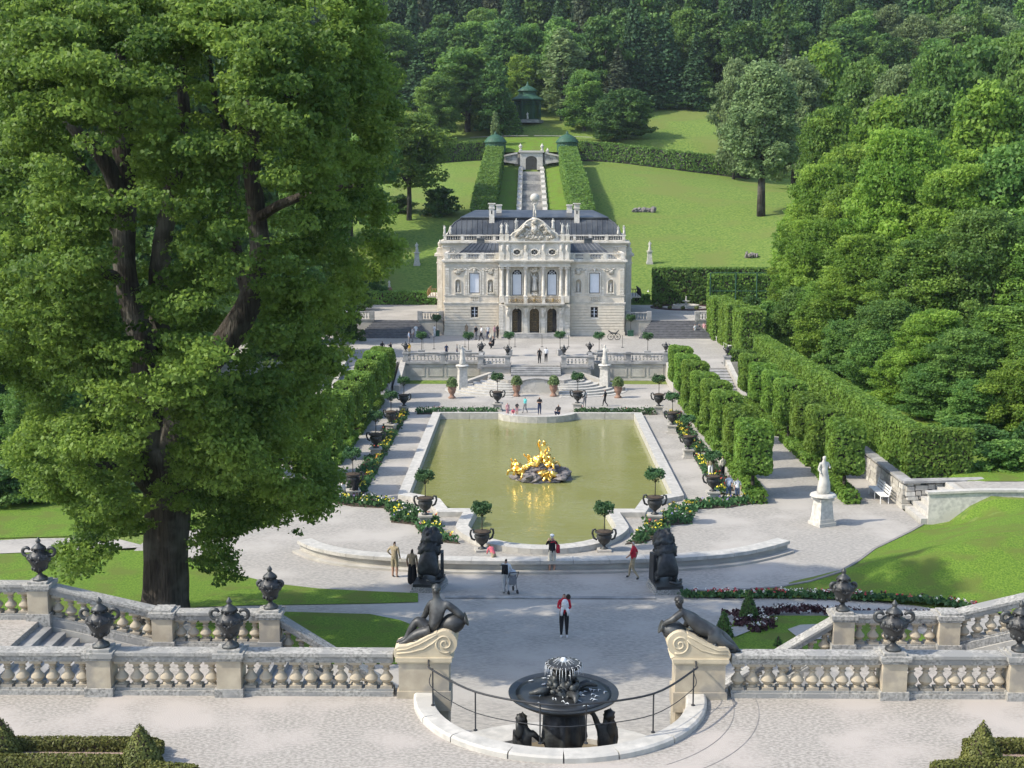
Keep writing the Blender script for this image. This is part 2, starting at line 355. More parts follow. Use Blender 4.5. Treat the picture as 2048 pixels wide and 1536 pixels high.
def box_leaves(name, dims, leaf, dens, matname, faces='xXyYZ', lump=.12, rnd=.0):
    """clipped hedge: leaves over the faces of a box standing on z=0 (dims full size)"""
    dx, dy, dz = dims; Ps, Ns = [], []
    for f in faces:
        A = {'x': dy * dz, 'X': dy * dz, 'y': dx * dz, 'Y': dx * dz, 'Z': dx * dy}[f]; n = int(A * dens / (leaf * leaf * .35)) + 1
        u, v = RNG.random(n), RNG.random(n); off = lump * (RNG.random(n) * 1.4 - .9)
        if f in 'xX':
            sg = 1 if f == 'X' else -1; p = np.stack([np.full(n, sg * dx / 2) + sg * off, (u - .5) * dy, v * dz], 1); nn = np.array([sg, 0, .15])
        elif f in 'yY':
            sg = 1 if f == 'Y' else -1; p = np.stack([(u - .5) * dx, np.full(n, sg * dy / 2) + sg * off, v * dz], 1); nn = np.array([0, sg, .15])
        else: p = np.stack([(u - .5) * dx, (v - .5) * dy, np.full(n, dz) + off], 1); nn = np.array([0, 0, 1.])
        Ps.append(p); Ns.append(nn + RNG.normal(size=(n, 3)) * .45)
    P = np.concatenate(Ps); Nn = np.concatenate(Ns)
    # gentle waviness of the clipped faces
    wv = np.sin(P[:, 0] * 1.7 + P[:, 2] * 2.1) * np.cos(P[:, 1] * 1.3 + 1) + .5 * np.sin(P[:, 1] * 3.9 + P[:, 2] * 3.1)
    c = P - np.array([0, 0, dz * .5]); P = P + c / (np.linalg.norm(c, axis=1, keepdims=True) + .1) * (wv * lump * .5)[:, None]
    if rnd:
        q = np.abs(c) / (np.array(dims) / 2); m = np.clip((q ** 6).sum(1), 0, None); k = np.where(m > 1, m ** (-1 / 6 * rnd), 1); P = np.array([0, 0, dz * .5]) + (P - np.array([0, 0, dz * .5])) * k[:, None]
    tint = .5 + .22 * wv + RNG.normal(size=len(P)) * .18
    return leaf_mesh(name, P, Nn, leaf * (.7 + .6 * RNG.random(len(P))), tint, matname)
def core(dims, k=.12):
    b = MB(); b.bx(-dims[0] / 2 + k, dims[0] / 2 - k, -dims[1] / 2 + k, dims[1] / 2 - k, 0, dims[2] - k); return b
# ---- draped sheets
def inside(pts, x, y):
    c = False; n = len(pts); j = n - 1
    for i in range(n):
        if ((pts[i][1] > y) != (pts[j][1] > y)) and (x < (pts[j][0] - pts[i][0]) * (y - pts[i][1]) / (pts[j][1] - pts[i][1] + 1e-12) + pts[i][0]): c = not c
        j = i
    return c
def drape(name, pts, step, dz, matname, zf=T, holes=(), smooth=True):
    def dens(pl):
        o = []
        for i in range(len(pl)):
            a, b = Vector(pl[i][:2]), Vector(pl[(i + 1) % len(pl)][:2]); n = max(1, int((b - a).length / step))
            for k in range(n): o.append(a.lerp(b, k / n))
        return o
    B = dens(pts); V = list(B); E = [(i, (i + 1) % len(B)) for i in range(len(B))]
    for h in holes:
        hb = dens(h); o = len(V); V += hb; E += [(o + i, o + (i + 1) % len(hb)) for i in range(len(hb))]
    xs = [p.x for p in B]; ys = [p.y for p in B]; x = min(xs) + step * .5
    while x < max(xs):
        y = min(ys) + step * .5
        while y < max(ys):
            if inside(B, x, y) and not any(inside(h, x, y) for h in holes): V.append(Vector((x, y)))
            y += step
        x += step
    vo, eo, fo, *_ = delaunay_2d_cdt(V, E, [], 0, .001)
    me = bpy.data.meshes.new(name); F2 = []
    for f in fo:
        cx = sum(vo[i].x for i in f) / len(f); cy = sum(vo[i].y for i in f) / len(f)
        if inside(B, cx, cy) and not any(inside(h, cx, cy) for h in holes): F2.append(f)
    me.from_pydata([(p.x, p.y, zf(p.x, p.y) + dz) for p in vo], [], F2)
    bm = bmesh.new(); bm.from_mesh(me); bmesh.ops.recalc_face_normals(bm, faces=bm.faces)
    if bm.faces and sum(f.normal.z for f in bm.faces) < 0: bmesh.ops.reverse_faces(bm, faces=bm.faces)
    bm.to_mesh(me); bm.free()
    if smooth: me.polygons.foreach_set('use_smooth', [True] * len(me.polygons))
    me.materials.append(MATS[matname]); return link(name, me)
# ---- figures grown over a skeleton
_dg = None
def skin_mesh(name, J, E, mats, facemat=None, sub=1, rough=0.0, fr=6.0, xf=None, root=None):
    """J {name: ((x,y,z), r)}, E [(a,b)] -> one continuous mesh; facemat(bone index, centre) -> slot"""
    names = list(J); idx = {n: i for i, n in enumerate(names)}
    me = bpy.data.meshes.new(name + '_skel'); me.from_pydata([J[n][0] for n in names], [(idx[a], idx[b]) for a, b in E], [])
    o = bpy.data.objects.new(name + '_skel', me); COL.objects.link(o)
    md = o.modifiers.new('s', 'SKIN'); md.use_smooth_shade = True; md.branch_smoothing = .6
    if not me.skin_vertices: return None
    sv = me.skin_vertices[0].data
    for i, n in enumerate(names):
        r = J[n][1]; sv[i].radius = (r, r) if not hasattr(r, '__len__') else r; sv[i].use_root = (n == (root or names[0]))
    s2 = o.modifiers.new('u', 'SUBSURF'); s2.levels = sub; s2.render_levels = sub
    dg = bpy.context.evaluated_depsgraph_get(); dg.update()
    res = bpy.data.meshes.new_from_object(o.evaluated_get(dg)); res.name = name
    bpy.data.objects.remove(o); bpy.data.meshes.remove(me)
    res.materials.clear()
    for m in mats: res.materials.append(MATS[m] if isinstance(m, str) else m)
    if facemat:
        A = [Vector(J[a][0]) for a, b in E]; B = [Vector(J[b][0]) for a, b in E]; D = [(b - a) for a, b in zip(A, B)]
        for p in res.polygons:
            c = p.center; best = 0; bd = 1e9
            for k in range(len(A)):
                t = max(0, min(1, (c - A[k]).dot(D[k]) / max(1e-6, D[k].length_squared))); d = (c - A[k] - D[k] * t).length
                ra = J[E[k][0]][1]; rb = J[E[k][1]][1]; ra = ra if not hasattr(ra, '__len__') else max(ra); rb = rb if not hasattr(rb, '__len__') else max(rb)
                d -= ra * (1 - t) + rb * t
                if d < bd: bd = d; best = k
            p.material_index = facemat(E[best], c)
    if rough:
        for v in res.vertices: v.co += noise.noise_vector(v.co * fr) * rough
    if xf is not None: res.transform(xf)
    res.polygons.foreach_set('use_smooth', [True] * len(res.polygons)); res.update()
    return res
# ================================================================== TERRAIN
def build_terrain():
    ys = sorted(set([30 + i * 1.0 for i in range(0, 290)] + [54.0, 62, 63, 264, 270, 276, 281, 292] + [320 + 8 * i for i in range(48)]))
    xs = [-330, -270, -220, -180, -150, -120, -100, -85] + [-70 + 1.5 * i for i in range(0, 29)] + [-26 + 1.0 * i for i in range(53)] + [28 + 1.5 * i for i in range(28)] + [75, 85, 100, 120, 150, 180, 220, 270, 330]
    V = [(x, y, T(x, y) - (.08 if (abs(x) < 21 and y < 117) else 0) - (.8 if (abs(x) < 9.5 and 57 < y < 99.5) else 0) - (1.2 if (abs(x) < 24 and 118 < y < 158) else 0) - (2.6 if (abs(x) < 5.2 and 180 < y < 263.5) else 0)) for y in ys for x in xs]
    n = len(xs); Fc = [(j * n + i, j * n + i + 1, (j + 1) * n + i + 1, (j + 1) * n + i) for j in range(len(ys) - 1) for i in range(n - 1)]
    me = bpy.data.meshes.new('terrain'); me.from_pydata(V, [], Fc); me.materials.append(M['meadow'])
    me.polygons.foreach_set('use_smooth', [True] * len(Fc))
    o = link('hillside_meadow', me); structure(o, 'grassy meadow hillside rising behind the palace')
build_terrain()
b = MB(); b.box((0, 300, -2), (700, 700, 1)); structure(b.build('valley_ground', 'meadow'), 'valley floor beneath the gardens')

def pz(L, z=None):
    return [Vector(((atZ(x, y, z) if z is not None else hit(x, y)).xy)) for x, y in L]
# gravel of the lower garden
GR = [(-19.5, 31.2), (19.5, 31.2), (19.5, 62), (19.5, 103), (19.5, 116.5), (-19.5, 116.5), (-19.5, 60)]
POOL = [(8.0, 96.6), (7.95, 69.3), (6.1, 67.9), (5.45, 65.4), (4.1, 65.4)]
for k in range(1, 24):
    a = math.pi * k / 24; POOL.append((4.5 * math.cos(a) if abs(math.cos(a)) < .97 else 4.35 * math.cos(a), 63.8 - 5.5 * math.sin(a)))
POOL += [(-4.1, 65.4), (-5.45, 65.4), (-6.1, 67.9), (-7.95, 69.3), (-8.0, 96.6), (-2.6, 96.6)]
for k in range(1, 12):
    a = math.pi + math.pi * k / 12; POOL.append((2.4 * math.cos(a), 96.5 + 1.6 * math.sin(a)))
POOL += [(2.6, 96.6)]
def T0(x, y): return max(0.0, float(np.interp(y, [38, 54], [1.3, 0])))
structure(drape('gravel_ground', GR, 1.0, .02, 'gravel', zf=T0, holes=[[Vector(p) for p in POOL]], smooth=False), 'pale gravel walks of the lower garden')
structure(drape('gravel_path', pz([(-80, 1086), (60, 1078), (150, 1077), (240, 1080), (300, 1095), (220, 1099), (140, 1102), (0, 1108), (-80, 1112)]), 1.2, .03, 'gravel'), 'gravel path crossing the left lawn')
pp = [atZ(1850, 1022, 2.2), atZ(2120, 1013, 3.2), atZ(2120, 990, 3.2), atZ(1925, 996, 2.6)]
# lawns lying on the ground
def lawn(name, L, label, step=.9, dz=.045, m='lawn'):
    o = drape(name, pz(L), step, dz, m); return structure(o, label)
lawn('lawn', [(-90, 1122), (0, 1110), (140, 1105), (300, 1103), (420, 1128), (480, 1152), (560, 1170), (640, 1179), (740, 1184), (836, 1188), (836, 1206), (740, 1209), (600, 1211), (480, 1213), (395, 1216), (330, 1250), (-90, 1262)], 'sunlit lawn under the great maple')
lawn('lawn', [(398, 1228), (500, 1224), (600, 1226), (740, 1230), (800, 1242), (850, 1262), (880, 1290), (860, 1330), (380, 1330), (385, 1260)], 'shaded lawn behind the left balustrade')
RL = [(1366, 1186), (1430, 1186), (1500, 1183), (1560, 1178), (1620, 1167), (1680, 1148), (1715, 1127), (1748, 1102), (1790, 1082), (1822, 1066), (1846, 1052)]
far = [(19.6, 63.9), (22.3, 63.6), (30, 62.6), (41, 61.2), (60, 57), (60, 44.5), (24, 45.5)]
RLW = pz(RL) + [Vector(p) for p in far] + pz([(1960, 1226), (1900, 1212), (1800, 1207), (1700, 1202), (1600, 1199), (1500, 1198), (1370, 1197)])
structure(drape('lawn', RLW, .8, .09, 'lawn'), 'bright sunlit lawn bank curving up on the right')
lawn('wood_floor', [(-120, 1080), (-120, 930), (560, 930), (560, 1050), (300, 1066), (160, 1074)], 'dark grass under the trees on the left', m='lawn')

# camera terrace with a half-round bay for the basin
ZT = 5.3; YB = float(atZ(640, 1393, ZT).y)
BC = Vector((0.0, YB - .05)); BR = 3.02
arc = [(BC.x + BR * math.cos(a), BC.y + BR * 1.02 * math.sin(a)) for a in [math.pi * (1 + k / 28) for k in range(29)]]
P = [(-60, 2), (60, 2), (60, YB + .55), (BR, YB + .55)] + arc[::-1] + [(-BR, YB + .55), (-60, YB + .55)]
b = MB(); b.prism(P, .5, ZT); structure(b.build('terrace_ground', 'gravel_near'), 'gravel of the upper terrace in front')
# thin round edging lines set in the gravel to the right of the basin
b = MB()
for rr, a0, a1 in ((BR + .95, -58, 0), (BR + 1.5, -62, 2)):
    path = [(BC.x + rr * math.cos(R(a)), BC.y + rr * 1.02 * math.sin(R(a)), ZT) for a in range(a0, a1 + 1, 2)]
    b.sweep(path, [(-.010, -.02), (.010, -.02), (.010, .006), (-.010, .006)])
tag(b.build('ground_edging', 'edging'), 'thin curved metal edging lines set in the gravel beside the basin', 'edging')

# kerbs of the lawns
def kerb(L, name, label, m='edging', w=.07, h=.13):
    pts = [hit(x, y) for x, y in L]; b = MB(); b.sweep([(p.x, p.y, p.z) for p in pts], [(-w, -.1), (w, -.1), (w, h), (-w, h)])
    return tag(b.build(name, m), label, 'kerb')
kerb(RL, 'lawn_kerb', 'thin dark kerb between the gravel and the right lawn bank')
b = MB(); ps = atZ(890, 1204, 0.1); pe = atZ(1310, 1205, 0.1); b.bx(ps.x, pe.x, ps.y - .12, ps.y + .12, -.1, T0(0, ps.y) + .09)
tag(b.build('threshold_kerb', 'step_stone'), 'low stone threshold running across the gravel between the lions', 'kerb')

# ------------------------------------------------------------------ pool
def pool_parts():
    root = thing('pool', 'large murky green pool with a white stone rim in front of the palace', 'pool', (0, 84, 0))
    n = len(POOL); area = sum(POOL[i][0] * POOL[(i + 1) % n][1] - POOL[(i + 1) % n][0] * POOL[i][1] for i in range(n)); s = 1 if area > 0 else -1
    # one rim stone after another
    P = [Vector(p) for p in (POOL if s > 0 else POOL[::-1])]; n = len(P)
    dn = []
    for i in range(n):
        a, c = P[i], P[(i + 1) % n]; L = (c - a).length; k = max(1, round(L / 2.4))
        for j in range(k): dn.append((a.lerp(c, j / k), i))
    m = len(dn)
    def offs(o):
        Q = []
        for i in range(n):
            d1 = (P[i] - P[i - 1]).normalized(); d2 = (P[(i + 1) % n] - P[i]).normalized(); n1 = Vector((-d1.y, d1.x)); n2 = Vector((-d2.y, d2.x)); q = n1 + n2; Q.append(P[i] + q / max(.5, q.dot(n1)) * o)
        return Q
    W = .62; secz = [(-.02, .0), (-.02, .30), (W, .34), (W, -.45), (W - .1, -.45), (W - .1, 0)]
    Qs = [offs(o) for o, z in secz]
    def pt(sec, idx):
        p, i = dn[idx % m]; a, c = P[i], P[(i + 1) % n]; t = (p - a).length / (c - a).length; q = Qs[sec][i].lerp(Qs[sec][(i + 1) % n], t); return (q.x, q.y, secz[sec][1])
    for j in range(m):
        A = [Vector(pt(k, j)) for k in range(6)]; B = [Vector(pt(k, (j + 1) % m if (j + 1) < m else 0)) for k in range(6)]
        C = [(a * .994 + c * .006) for a, c in zip(A, B)]; D = [(c * .994 + a * .006) for a, c in zip(A, B)]
        b = MB(); b.add(C + D, [tuple(range(6)), tuple(range(11, 5, -1))] + [(k, 6 + k, 6 + (k + 1) % 6, (k + 1) % 6) for k in range(6)])
        b.build('rim_stone', 'marble_rim', root)
    Q = offs(W - .05); b = MB(); b.prism([(q.x, q.y) for q in Q], -.6, -.16); wo = b.build('water', 'pool_water', root)
    return root
pool = pool_parts()
# water of the pool is part of it; a shallow murky bed below is not visible

# ------------------------------------------------------------------ curved low wall in front of the pool
b = MB(); pts = []
for x, y in [(608, 1079), (640, 1092), (700, 1104), (780, 1111), (870, 1116), (980, 1118), (1080, 1118), (1180, 1117), (1290, 1114), (1380, 1110), (1460, 1103), (1520, 1092), (1568, 1079)]:
    p = atZ(x, y, .55); pts.append(p)
root = thing('curved_wall', 'long low curved stone bench wall in front of the pool', 'wall', (0, 60, 0))
def smooth_path(P, per=6):
    out = []; n = len(P)
    for i in range(n - 1):
        p0, p1, p2, p3 = P[max(i - 1, 0)], P[i], P[i + 1], P[min(i + 2, n - 1)]
        for k in range(per):
            t = k / per; out.append(.5 * ((2 * p1) + (p2 - p0) * t + (2 * p0 - 5 * p1 + 4 * p2 - p3) * t * t + (3 * p1 - p0 - 3 * p2 + p3) * t ** 3))
    out.append(P[-1]); return out
sp = smooth_path([Vector((p.x, p.y, 0)) for p in pts], 6)
cut = list(range(0, len(sp), 4));
if cut[-1] != len(sp) - 1: cut.append(len(sp) - 1)
for a, c in zip(cut[:-1], cut[1:]):
    seg = sp[a:c + 1]; d = (seg[1] - seg[0]).normalized() * .006; seg = [seg[0] + d] + seg[1:-1] + [seg[-1] - d]
    b = MB(); b.sweep(seg, [(-.36, .40), (.38, .40), (.38, .56), (-.36, .56)]); b.build('coping_stone', 'marble_rim', root)
b = MB(); b.sweep(sp, [(-.22, -.2), (.34, -.2), (.34, .40), (-.22, .40)]); b.build('wall_body', 'wall_stone', root)
b = MB(); b.sweep(sp, [(-.62, -.2), (-.222, -.2), (-.222, .12), (-.62, .12)]); b.build('foot_step', 'wall_stone', root)
# ------------------------------------------------------------------ forecourt
ZF = 1.8; YW = 115.0
P = [(-34, YW), (-16.8, YW), (-16.8, 111), (-12.6, 111), (-12.6, YW), (-2.2, YW), (-2.2, 112.5), (2.2, 112.5), (2.2, YW), (12.6, YW), (12.6, 111), (16.8, 111), (16.8, YW), (21.5, YW), (21.5, 142), (-34, 142)]
b = MB(); b.prism(P, -.5, ZF); structure(b.build('forecourt', 'gravel'), 'pale gravel forecourt raised before the palace')
# ================================================================== BALUSTRADES
def lath(prof, n=12, **k): b = MB(); b.lathe(prof, n=n, **k); return b
def baluster_mesh(h, r, n=10, m='stone_cream', sq=True, name='baluster'):
    b = MB(); q = [(.62, .10), (.62, .14), (.42, .17), (.75, .24), (1.0, .34), (.95, .40), (.55, .52), (.38, .60), (.38, .66), (.62, .70), (.40, .74), (.55, .84), (.70, .89), (.70, .90)]
    b.lathe([(r * a, h * z) for a, z in q], n=n)
    if sq: b.box((0, 0, h * .05), (r * 1.7, r * 1.7, h * .1)); b.box((0, 0, h * .95), (r * 1.7, r * 1.7, h * .1))
    return b.mesh(name, m, smooth=True)
def cap_box(b, x, y, z, w, d, h, over=.05):
    b.box((x, y, z + h * .3), (w, d, h * .6)); b.box((x, y, z + h * .8), (w + over * 2, d + over * 2, h * .4))
def seg_rail(b, A, B, w, z0, z1):
    A, B = Vector(A), Vector(B); d = (B - A).xy.normalized(); nn = Vector((-d.y, d.x, 0)) * w / 2
    V = []
    for p in (A, B):
        for s, z in ((-1, z0), (1, z0), (1, z1), (-1, z1)): V.append(p + nn * s + Vector((0, 0, z)))
    b.add(V, [(0, 1, 2, 3), (7, 6, 5, 4), (0, 4, 5, 1), (1, 5, 6, 2), (2, 6, 7, 3), (3, 7, 4, 0)])
NB = baluster_mesh(.66, .158, 12)
def balustrade(name, label, pts, piers, H=1.02, w=.34, sp=.335, mesh=NB, bm='stone_cream', cm='stone_cap', pier_m='stone_cream', pw=.56, group=None, base=.16, cap=.19):
    """pts: polyline of base points; piers: list of bools (pier at that point)"""
    p0 = Vector(pts[0]); root = thing(name, label, 'balustrade', p0, group=group)
    n = len(pts); bal_h = .66
    for i in range(n - 1):
        A, B = Vector(pts[i]), Vector(pts[i + 1]); d = (B - A); dx = d.xy.length; u = d / dx
        a = A + u * (pw / 2 if piers[i] else 0); c = B - u * (pw / 2 if piers[i + 1] else 0); L = (c - a).xy.length
        b = MB(); seg_rail(b, a, c, w * .9, H - cap - .045, H - cap); seg_rail(b, a, c, w, H - cap, H - .03 - .045); seg_rail(b, a, c, w + .10, H - .075, H); b.build('top_rail', cm, root)
        b = MB(); seg_rail(b, a, c, w + .08, -.25, base * .7); seg_rail(b, a, c, w * .9, base * .7, base); b.build('base_rail', cm, root)
        k = max(1, round(L / sp)); hh = H - cap - .045 - base
        for j in range(k):
            q = a + (c - a) * ((j + .5) / k); o = link('baluster', mesh, root, (q.x - p0.x, q.y - p0.y, q.z - p0.z + base)); o.scale = (1, 1, hh / bal_h)
            dz = u.z
    for i in range(n):
        if not piers[i]: continue
        q = Vector(pts[i]); pier(root, q, H, pw, cm, pier_m)
    return root
def pier(root, q, H, pw, cm, pm, low=-.3):
    b = MB(); b.bx(q.x - pw / 2, q.x + pw / 2, q.y - pw / 2, q.y + pw / 2, q.z + .2, q.z + H - .16)
    p = b.build('pier', pm, root)
    b = MB(); b.bx(q.x - pw / 2 - .05, q.x + pw / 2 + .05, q.y - pw / 2 - .05, q.y + pw / 2 + .05, q.z + low, q.z + .20); b.build('pier_foot', cm, root)
    b = MB(); b.bx(q.x - pw / 2 - .03, q.x + pw / 2 + .03, q.y - pw / 2 - .03, q.y + pw / 2 + .03, q.z + H - .16, q.z + H - .09)
    b.bx(q.x - pw / 2 - .075, q.x + pw / 2 + .075, q.y - pw / 2 - .075, q.y + pw / 2 + .075, q.z + H - .09, q.z + H + .02)
    b.box((q.x, q.y, q.z + H + .05), (pw * .92, pw * .92, .06)); b.build('pier_cap', cm, root)
YB2 = YB + .22                                   # centre line of the front balustrade
def bx_at(px): return atY(px, 1350, YB2).x
for nm, L in (('left', [(-210), (-53), 205, 463]), ('right', [1783, 2035, 2290])):
    X = [bx_at(p) for p in L]; pts = [(x, YB2, ZT) for x in X]; pr = [True] * len(pts)
    if nm == 'left': pts.append((bx_at(788), YB2, ZT)); pr.append(False)
    else: pts.insert(0, (bx_at(1460), YB2, ZT)); pr.insert(0, False)
    balustrade('terrace_balustrade', 'weathered stone balustrade along the front terrace, %s of the fountain' % nm, pts, pr, H=1.03)
PIERX = {p: bx_at(p) for p in (205, 463, 1783, 2035)}
# ---- urns
def urn_lidded(kind=0):
    root = thing('bronze_urn', '', 'urn')
    b = MB(); wob = (lambda a, z: 1 + .05 * math.sin(a * 8 + z * 9) * (1 if .3 < z < .8 else 0) + .03 * math.sin(a * 5 - z * 30) * (1 if .3 < z < .8 else 0))
    b.lathe([(.19, 0), (.19, .05), (.15, .08), (.07, .14), (.055, .19), (.10, .24), (.17, .32), (.235, .45), (.27, .58), (.29, .68), (.27, .73), (.19, .79), (.14, .83), (.15, .87), (.185, .89)], n=28, wob=wob); b.rough(.03, 7)
    b.build('urn_body', 'bronze', root, smooth='all')
    b = MB(); b.lathe([(.19, .89), (.17, .93), (.11, .98), (.06, 1.02), (.045, 1.05), (.07, 1.08), (.06, 1.12), (.02, 1.18), (.008, 1.2)], n=20); b.build('lid', 'bronze', root, smooth='all')
    for s in (-1, 1):
        b = MB(); P = []
        rr = .13 if kind == 0 else .085
        cx = .33 if kind == 0 else .27; cz = .80 if kind == 0 else .70
        for k in range(15):
            a = R(-150 + k * 22); P.append((s * (cx + rr * math.cos(a) * (1 - .02 * k)), 0, cz + rr * math.sin(a) * (1 - .02 * k)))
        b.tube([(s * .2, 0, .55), (s * .27, 0, .64)] + P, [.04] * 4 + [.048] * 11 + [.034] * 2, n=8); b.ball((s * .27, 0, .58), (.05, .06, .07), 8, 6)
        b.build('handle', 'bronze', root, smooth='all')
    b = MB()                                       # festoon in relief round the belly
    for k in range(40):
        a = 2 * math.pi * k / 40; z = .54 + .08 * abs(math.sin(a * 2)); r_ = .272
        b.ball((r_ * math.cos(a), r_ * math.sin(a), z), .042, 6, 4, amp=.4)
    for k in range(8):
        a = 2 * math.pi * (k + .5) / 8; b.ball((.27 * math.cos(a), .27 * math.sin(a), .66), (.06, .06, .075), 8, 6, amp=.5); b.ball((.17 * math.cos(a), .17 * math.sin(a), .34), (.05, .05, .06), 8, 6, amp=.5); b.ball((.17 * math.cos(a), .17 * math.sin(a), .86), .035, 6, 5)
    b.build('festoon', 'bronze', root, smooth='all')['kind'] = 'stuff'; return root
u0 = urn_lidded(0); u1 = urn_lidded(1)
zt = ZT + 1.03 + .08
first = True
for px, lab in ((205, 'lidded bronze urn with ring handles on the front pier before the maple trunk'), (463, 'lidded bronze urn with ring handles on the front pier nearest the seated bronze woman'), (1783, 'lidded bronze urn with ring handles on the front pier right of the reclining bronze woman'), (2035, 'lidded bronze urn at the right picture edge on the front pier')):
    loc = (PIERX[px], YB2, zt)
    if first: u0.location = loc; u0['label'] = lab; u0['group'] = 'bronze urns on the balustrade piers'; first = False
    else: dup(u0, loc, label=lab)
# ---- big piers carrying the bronze women
def volute_block(root, xc, mir, W, y0, y1, z):
    """scrolled stone block: low at the outer end, rising to a volute towards the middle"""
    pts = [(-.68, 0), (.70, 0)]
    for k in range(0, 15):
        a = R(-70 + k * 14); pts.append((.49 + .29 * math.cos(a), .34 + .29 * math.sin(a)))
    pts += [(.30, .585), (.10, .50), (-.15, .36), (-.40, .26), (-.58, .25), (-.66, .20), (-.70, .10)]
    Q = [(xc + mir * p[0] * W, z + p[1]) for p in pts]; b = MB(); b.extr(Q, y0, y1); b.build('volute_block', 'stone_yellow', root)
    for yy in (y0,):
        b = MB(); P = []
        for k in range(40):
            a = R(-60 - k * 17); r_ = .235 - .0055 * k; P.append((xc + mir * (.49 + r_ * math.cos(a)) * W, yy, z + .335 + r_ * math.sin(a)))
        b.tube(P, .026, n=6)
        P = [(xc + mir * q[0] * W, yy, z + q[1]) for q in ((-.62, .09), (-.3, .12), (0, .20), (.22, .34), (.34, .45))]; b.tube(P, .022, n=6)
        P = [(xc + mir * q[0] * W, yy, z + q[1]) for q in ((-.62, .17), (-.4, .19), (-.1, .31), (.15, .45), (.32, .54))]; b.tube(P, .018, n=6)
        b.build('volute_scroll', 'stone_yellow', root, smooth='all')
BP = {}
for mir, pa, pb, lab in ((1, 793, 903, 'tall stone pier with scrolled top left of the fountain'), (-1, 1345, 1455, 'tall stone pier with scrolled top right of the fountain')):
    xa, xb = atY(pa, 1350, YB).x, atY(pb, 1350, YB).x; xc = (xa + xb) / 2; W = (xb - xa)
    root = thing('gate_pier', lab, 'pier', (xc, YB + .25, ZT)); y0, y1 = YB - .08, YB + .62
    b = MB(); b.bx(xc - W * .455, xc + W * .455, y0 + .02, y1 - .02, ZT + .17, ZT + .83); b.build('pier_block', 'stone_cream', root)
    b = MB(); b.bx(xc - W * .49, xc + W * .49, y0 - .03, y1 + .03, ZT - .3, ZT + .17); b.build('pier_foot', 'stone_cream', root)
    b = MB(); b.bx(xc - W * .48, xc + W * .48, y0, y1, ZT + .83, ZT + .88); b.bx(xc - W * .51, xc + W * .51, y0 - .04, y1 + .04, ZT + .88, ZT + .98); b.build('pier_cap', 'stone_yellow', root)
    b = MB(); b.bx(xc - W * .44, xc + W * .44, y0 + .1, y1 + .25, .6, ZT - .3); b.build('pier_base', 'stone_cream', root)
    volute_block(root, xc, mir, W * .78, y0 + .02, y1 - .02, ZT + .98); BP[mir] = (xc, W)
# ------------------------------------------------------------------ stairs behind the front balustrade
def side_stairs(mir):
    side = 'left' if mir < 0 else 'right'
    Y0, Y1 = YB + .56, 33.6; yc = (Y0 + Y1) / 2
    sx = mir
    if mir < 0: xA, xB, xC = atZ(85, 1235, ZT).x, atY(330, 1260, 33.6).x, atY(543, 1265, 33.6).x
    else: xA, xB, xC = atY(2125, 1235, 33.6).x, atY(1893, 1265, 33.6).x, atY(1683, 1265, 33.6).x
    z1 = ZT - .78; xD = mir * 3.2; zD = 1.6
    root = thing('garden_stairs', 'stone stairs behind the %s front balustrade, leading down to the lawn' % side, 'stairs', (xB, yc, 0))
    b = MB(); x0, x1 = sorted((xA, xA + sx * 30)); b.bx(x0, x1, Y0, Y1, 0, ZT); b.build('upper_landing', 'gravel_near', root)
    n = 5
    for k in range(n):
        xa = xA + (xB - xA) * (k / n) - 0; xb = xA + (xB - xA) * ((k + 1) / n) if k < n - 1 else xA + (xB - xA) * 1.0
        run = (xB - xA) * .55 / n
        xa, xb = xA + run * k, xA + run * (k + 1); z = ZT - .78 * (k + 1) / (n + 0) 
        lo, hi = sorted((xa, xb)); b = MB(); b.bx(lo, hi, Y0, Y1 - .3, 0, z + .78 / n - .156); b.build('step', 'step_stone', root)
    lo, hi = sorted((xA + (xB - xA) * .55, xC)); b = MB(); b.bx(lo, hi, Y0, Y1, 0, z1); b.build('middle_landing', 'gravel_near', root)
    m = 18
    for k in range(m):
        xa, xb = xC + (xD - xC) * k / m, xC + (xD - xC) * (k + 1) / m; lo, hi = sorted((xa, xb)); b = MB(); b.bx(lo, hi, Y0, Y1 - .05, 0, z1 - (z1 - zD) * (k + 1) / (m + 1)); b.build('step', 'step_stone', root)
    pts = [(xA + sx * 12, Y1, ZT), (xA + sx * 3.2, Y1, ZT), (xA, Y1, ZT), (xB, Y1, z1), (xC, Y1, z1), (xD, Y1, zD)]
    balustrade('stair_balustrade', 'stone balustrade stepping down beside the %s stairs behind the front terrace' % side, pts, [False, True, True, True, True, False], H=1.0, sp=.36)
    b = MB(); b.extr([(xA, 0), (xA, ZT - .1), (xB, z1 - .1), (xC, z1 - .1), (xD, zD - .1), (xD, 0)][::1], Y1 - .25, Y1 + .2); b.build('stair_wall', 'wall_stone', root)
    return xA, xB, xC, z1, Y1
SL = side_stairs(-1); SR = side_stairs(1)
dup(u0, (SL[0], SL[4], ZT + 1.08), label='lidded bronze urn on the upper stair pier in front of the left lawn')
g = 'bronze urns on the balustrade piers'
u1.location = (SL[2], SL[4], SL[3] + 1.08); u1['label'] = 'slim lidded bronze urn on the stair pier left of the seated bronze woman'; u1['group'] = g
dup(u1, (SR[2], SR[4], SR[3] + 1.08), label='slim lidded bronze urn on the right stair pier before the flower parterre')
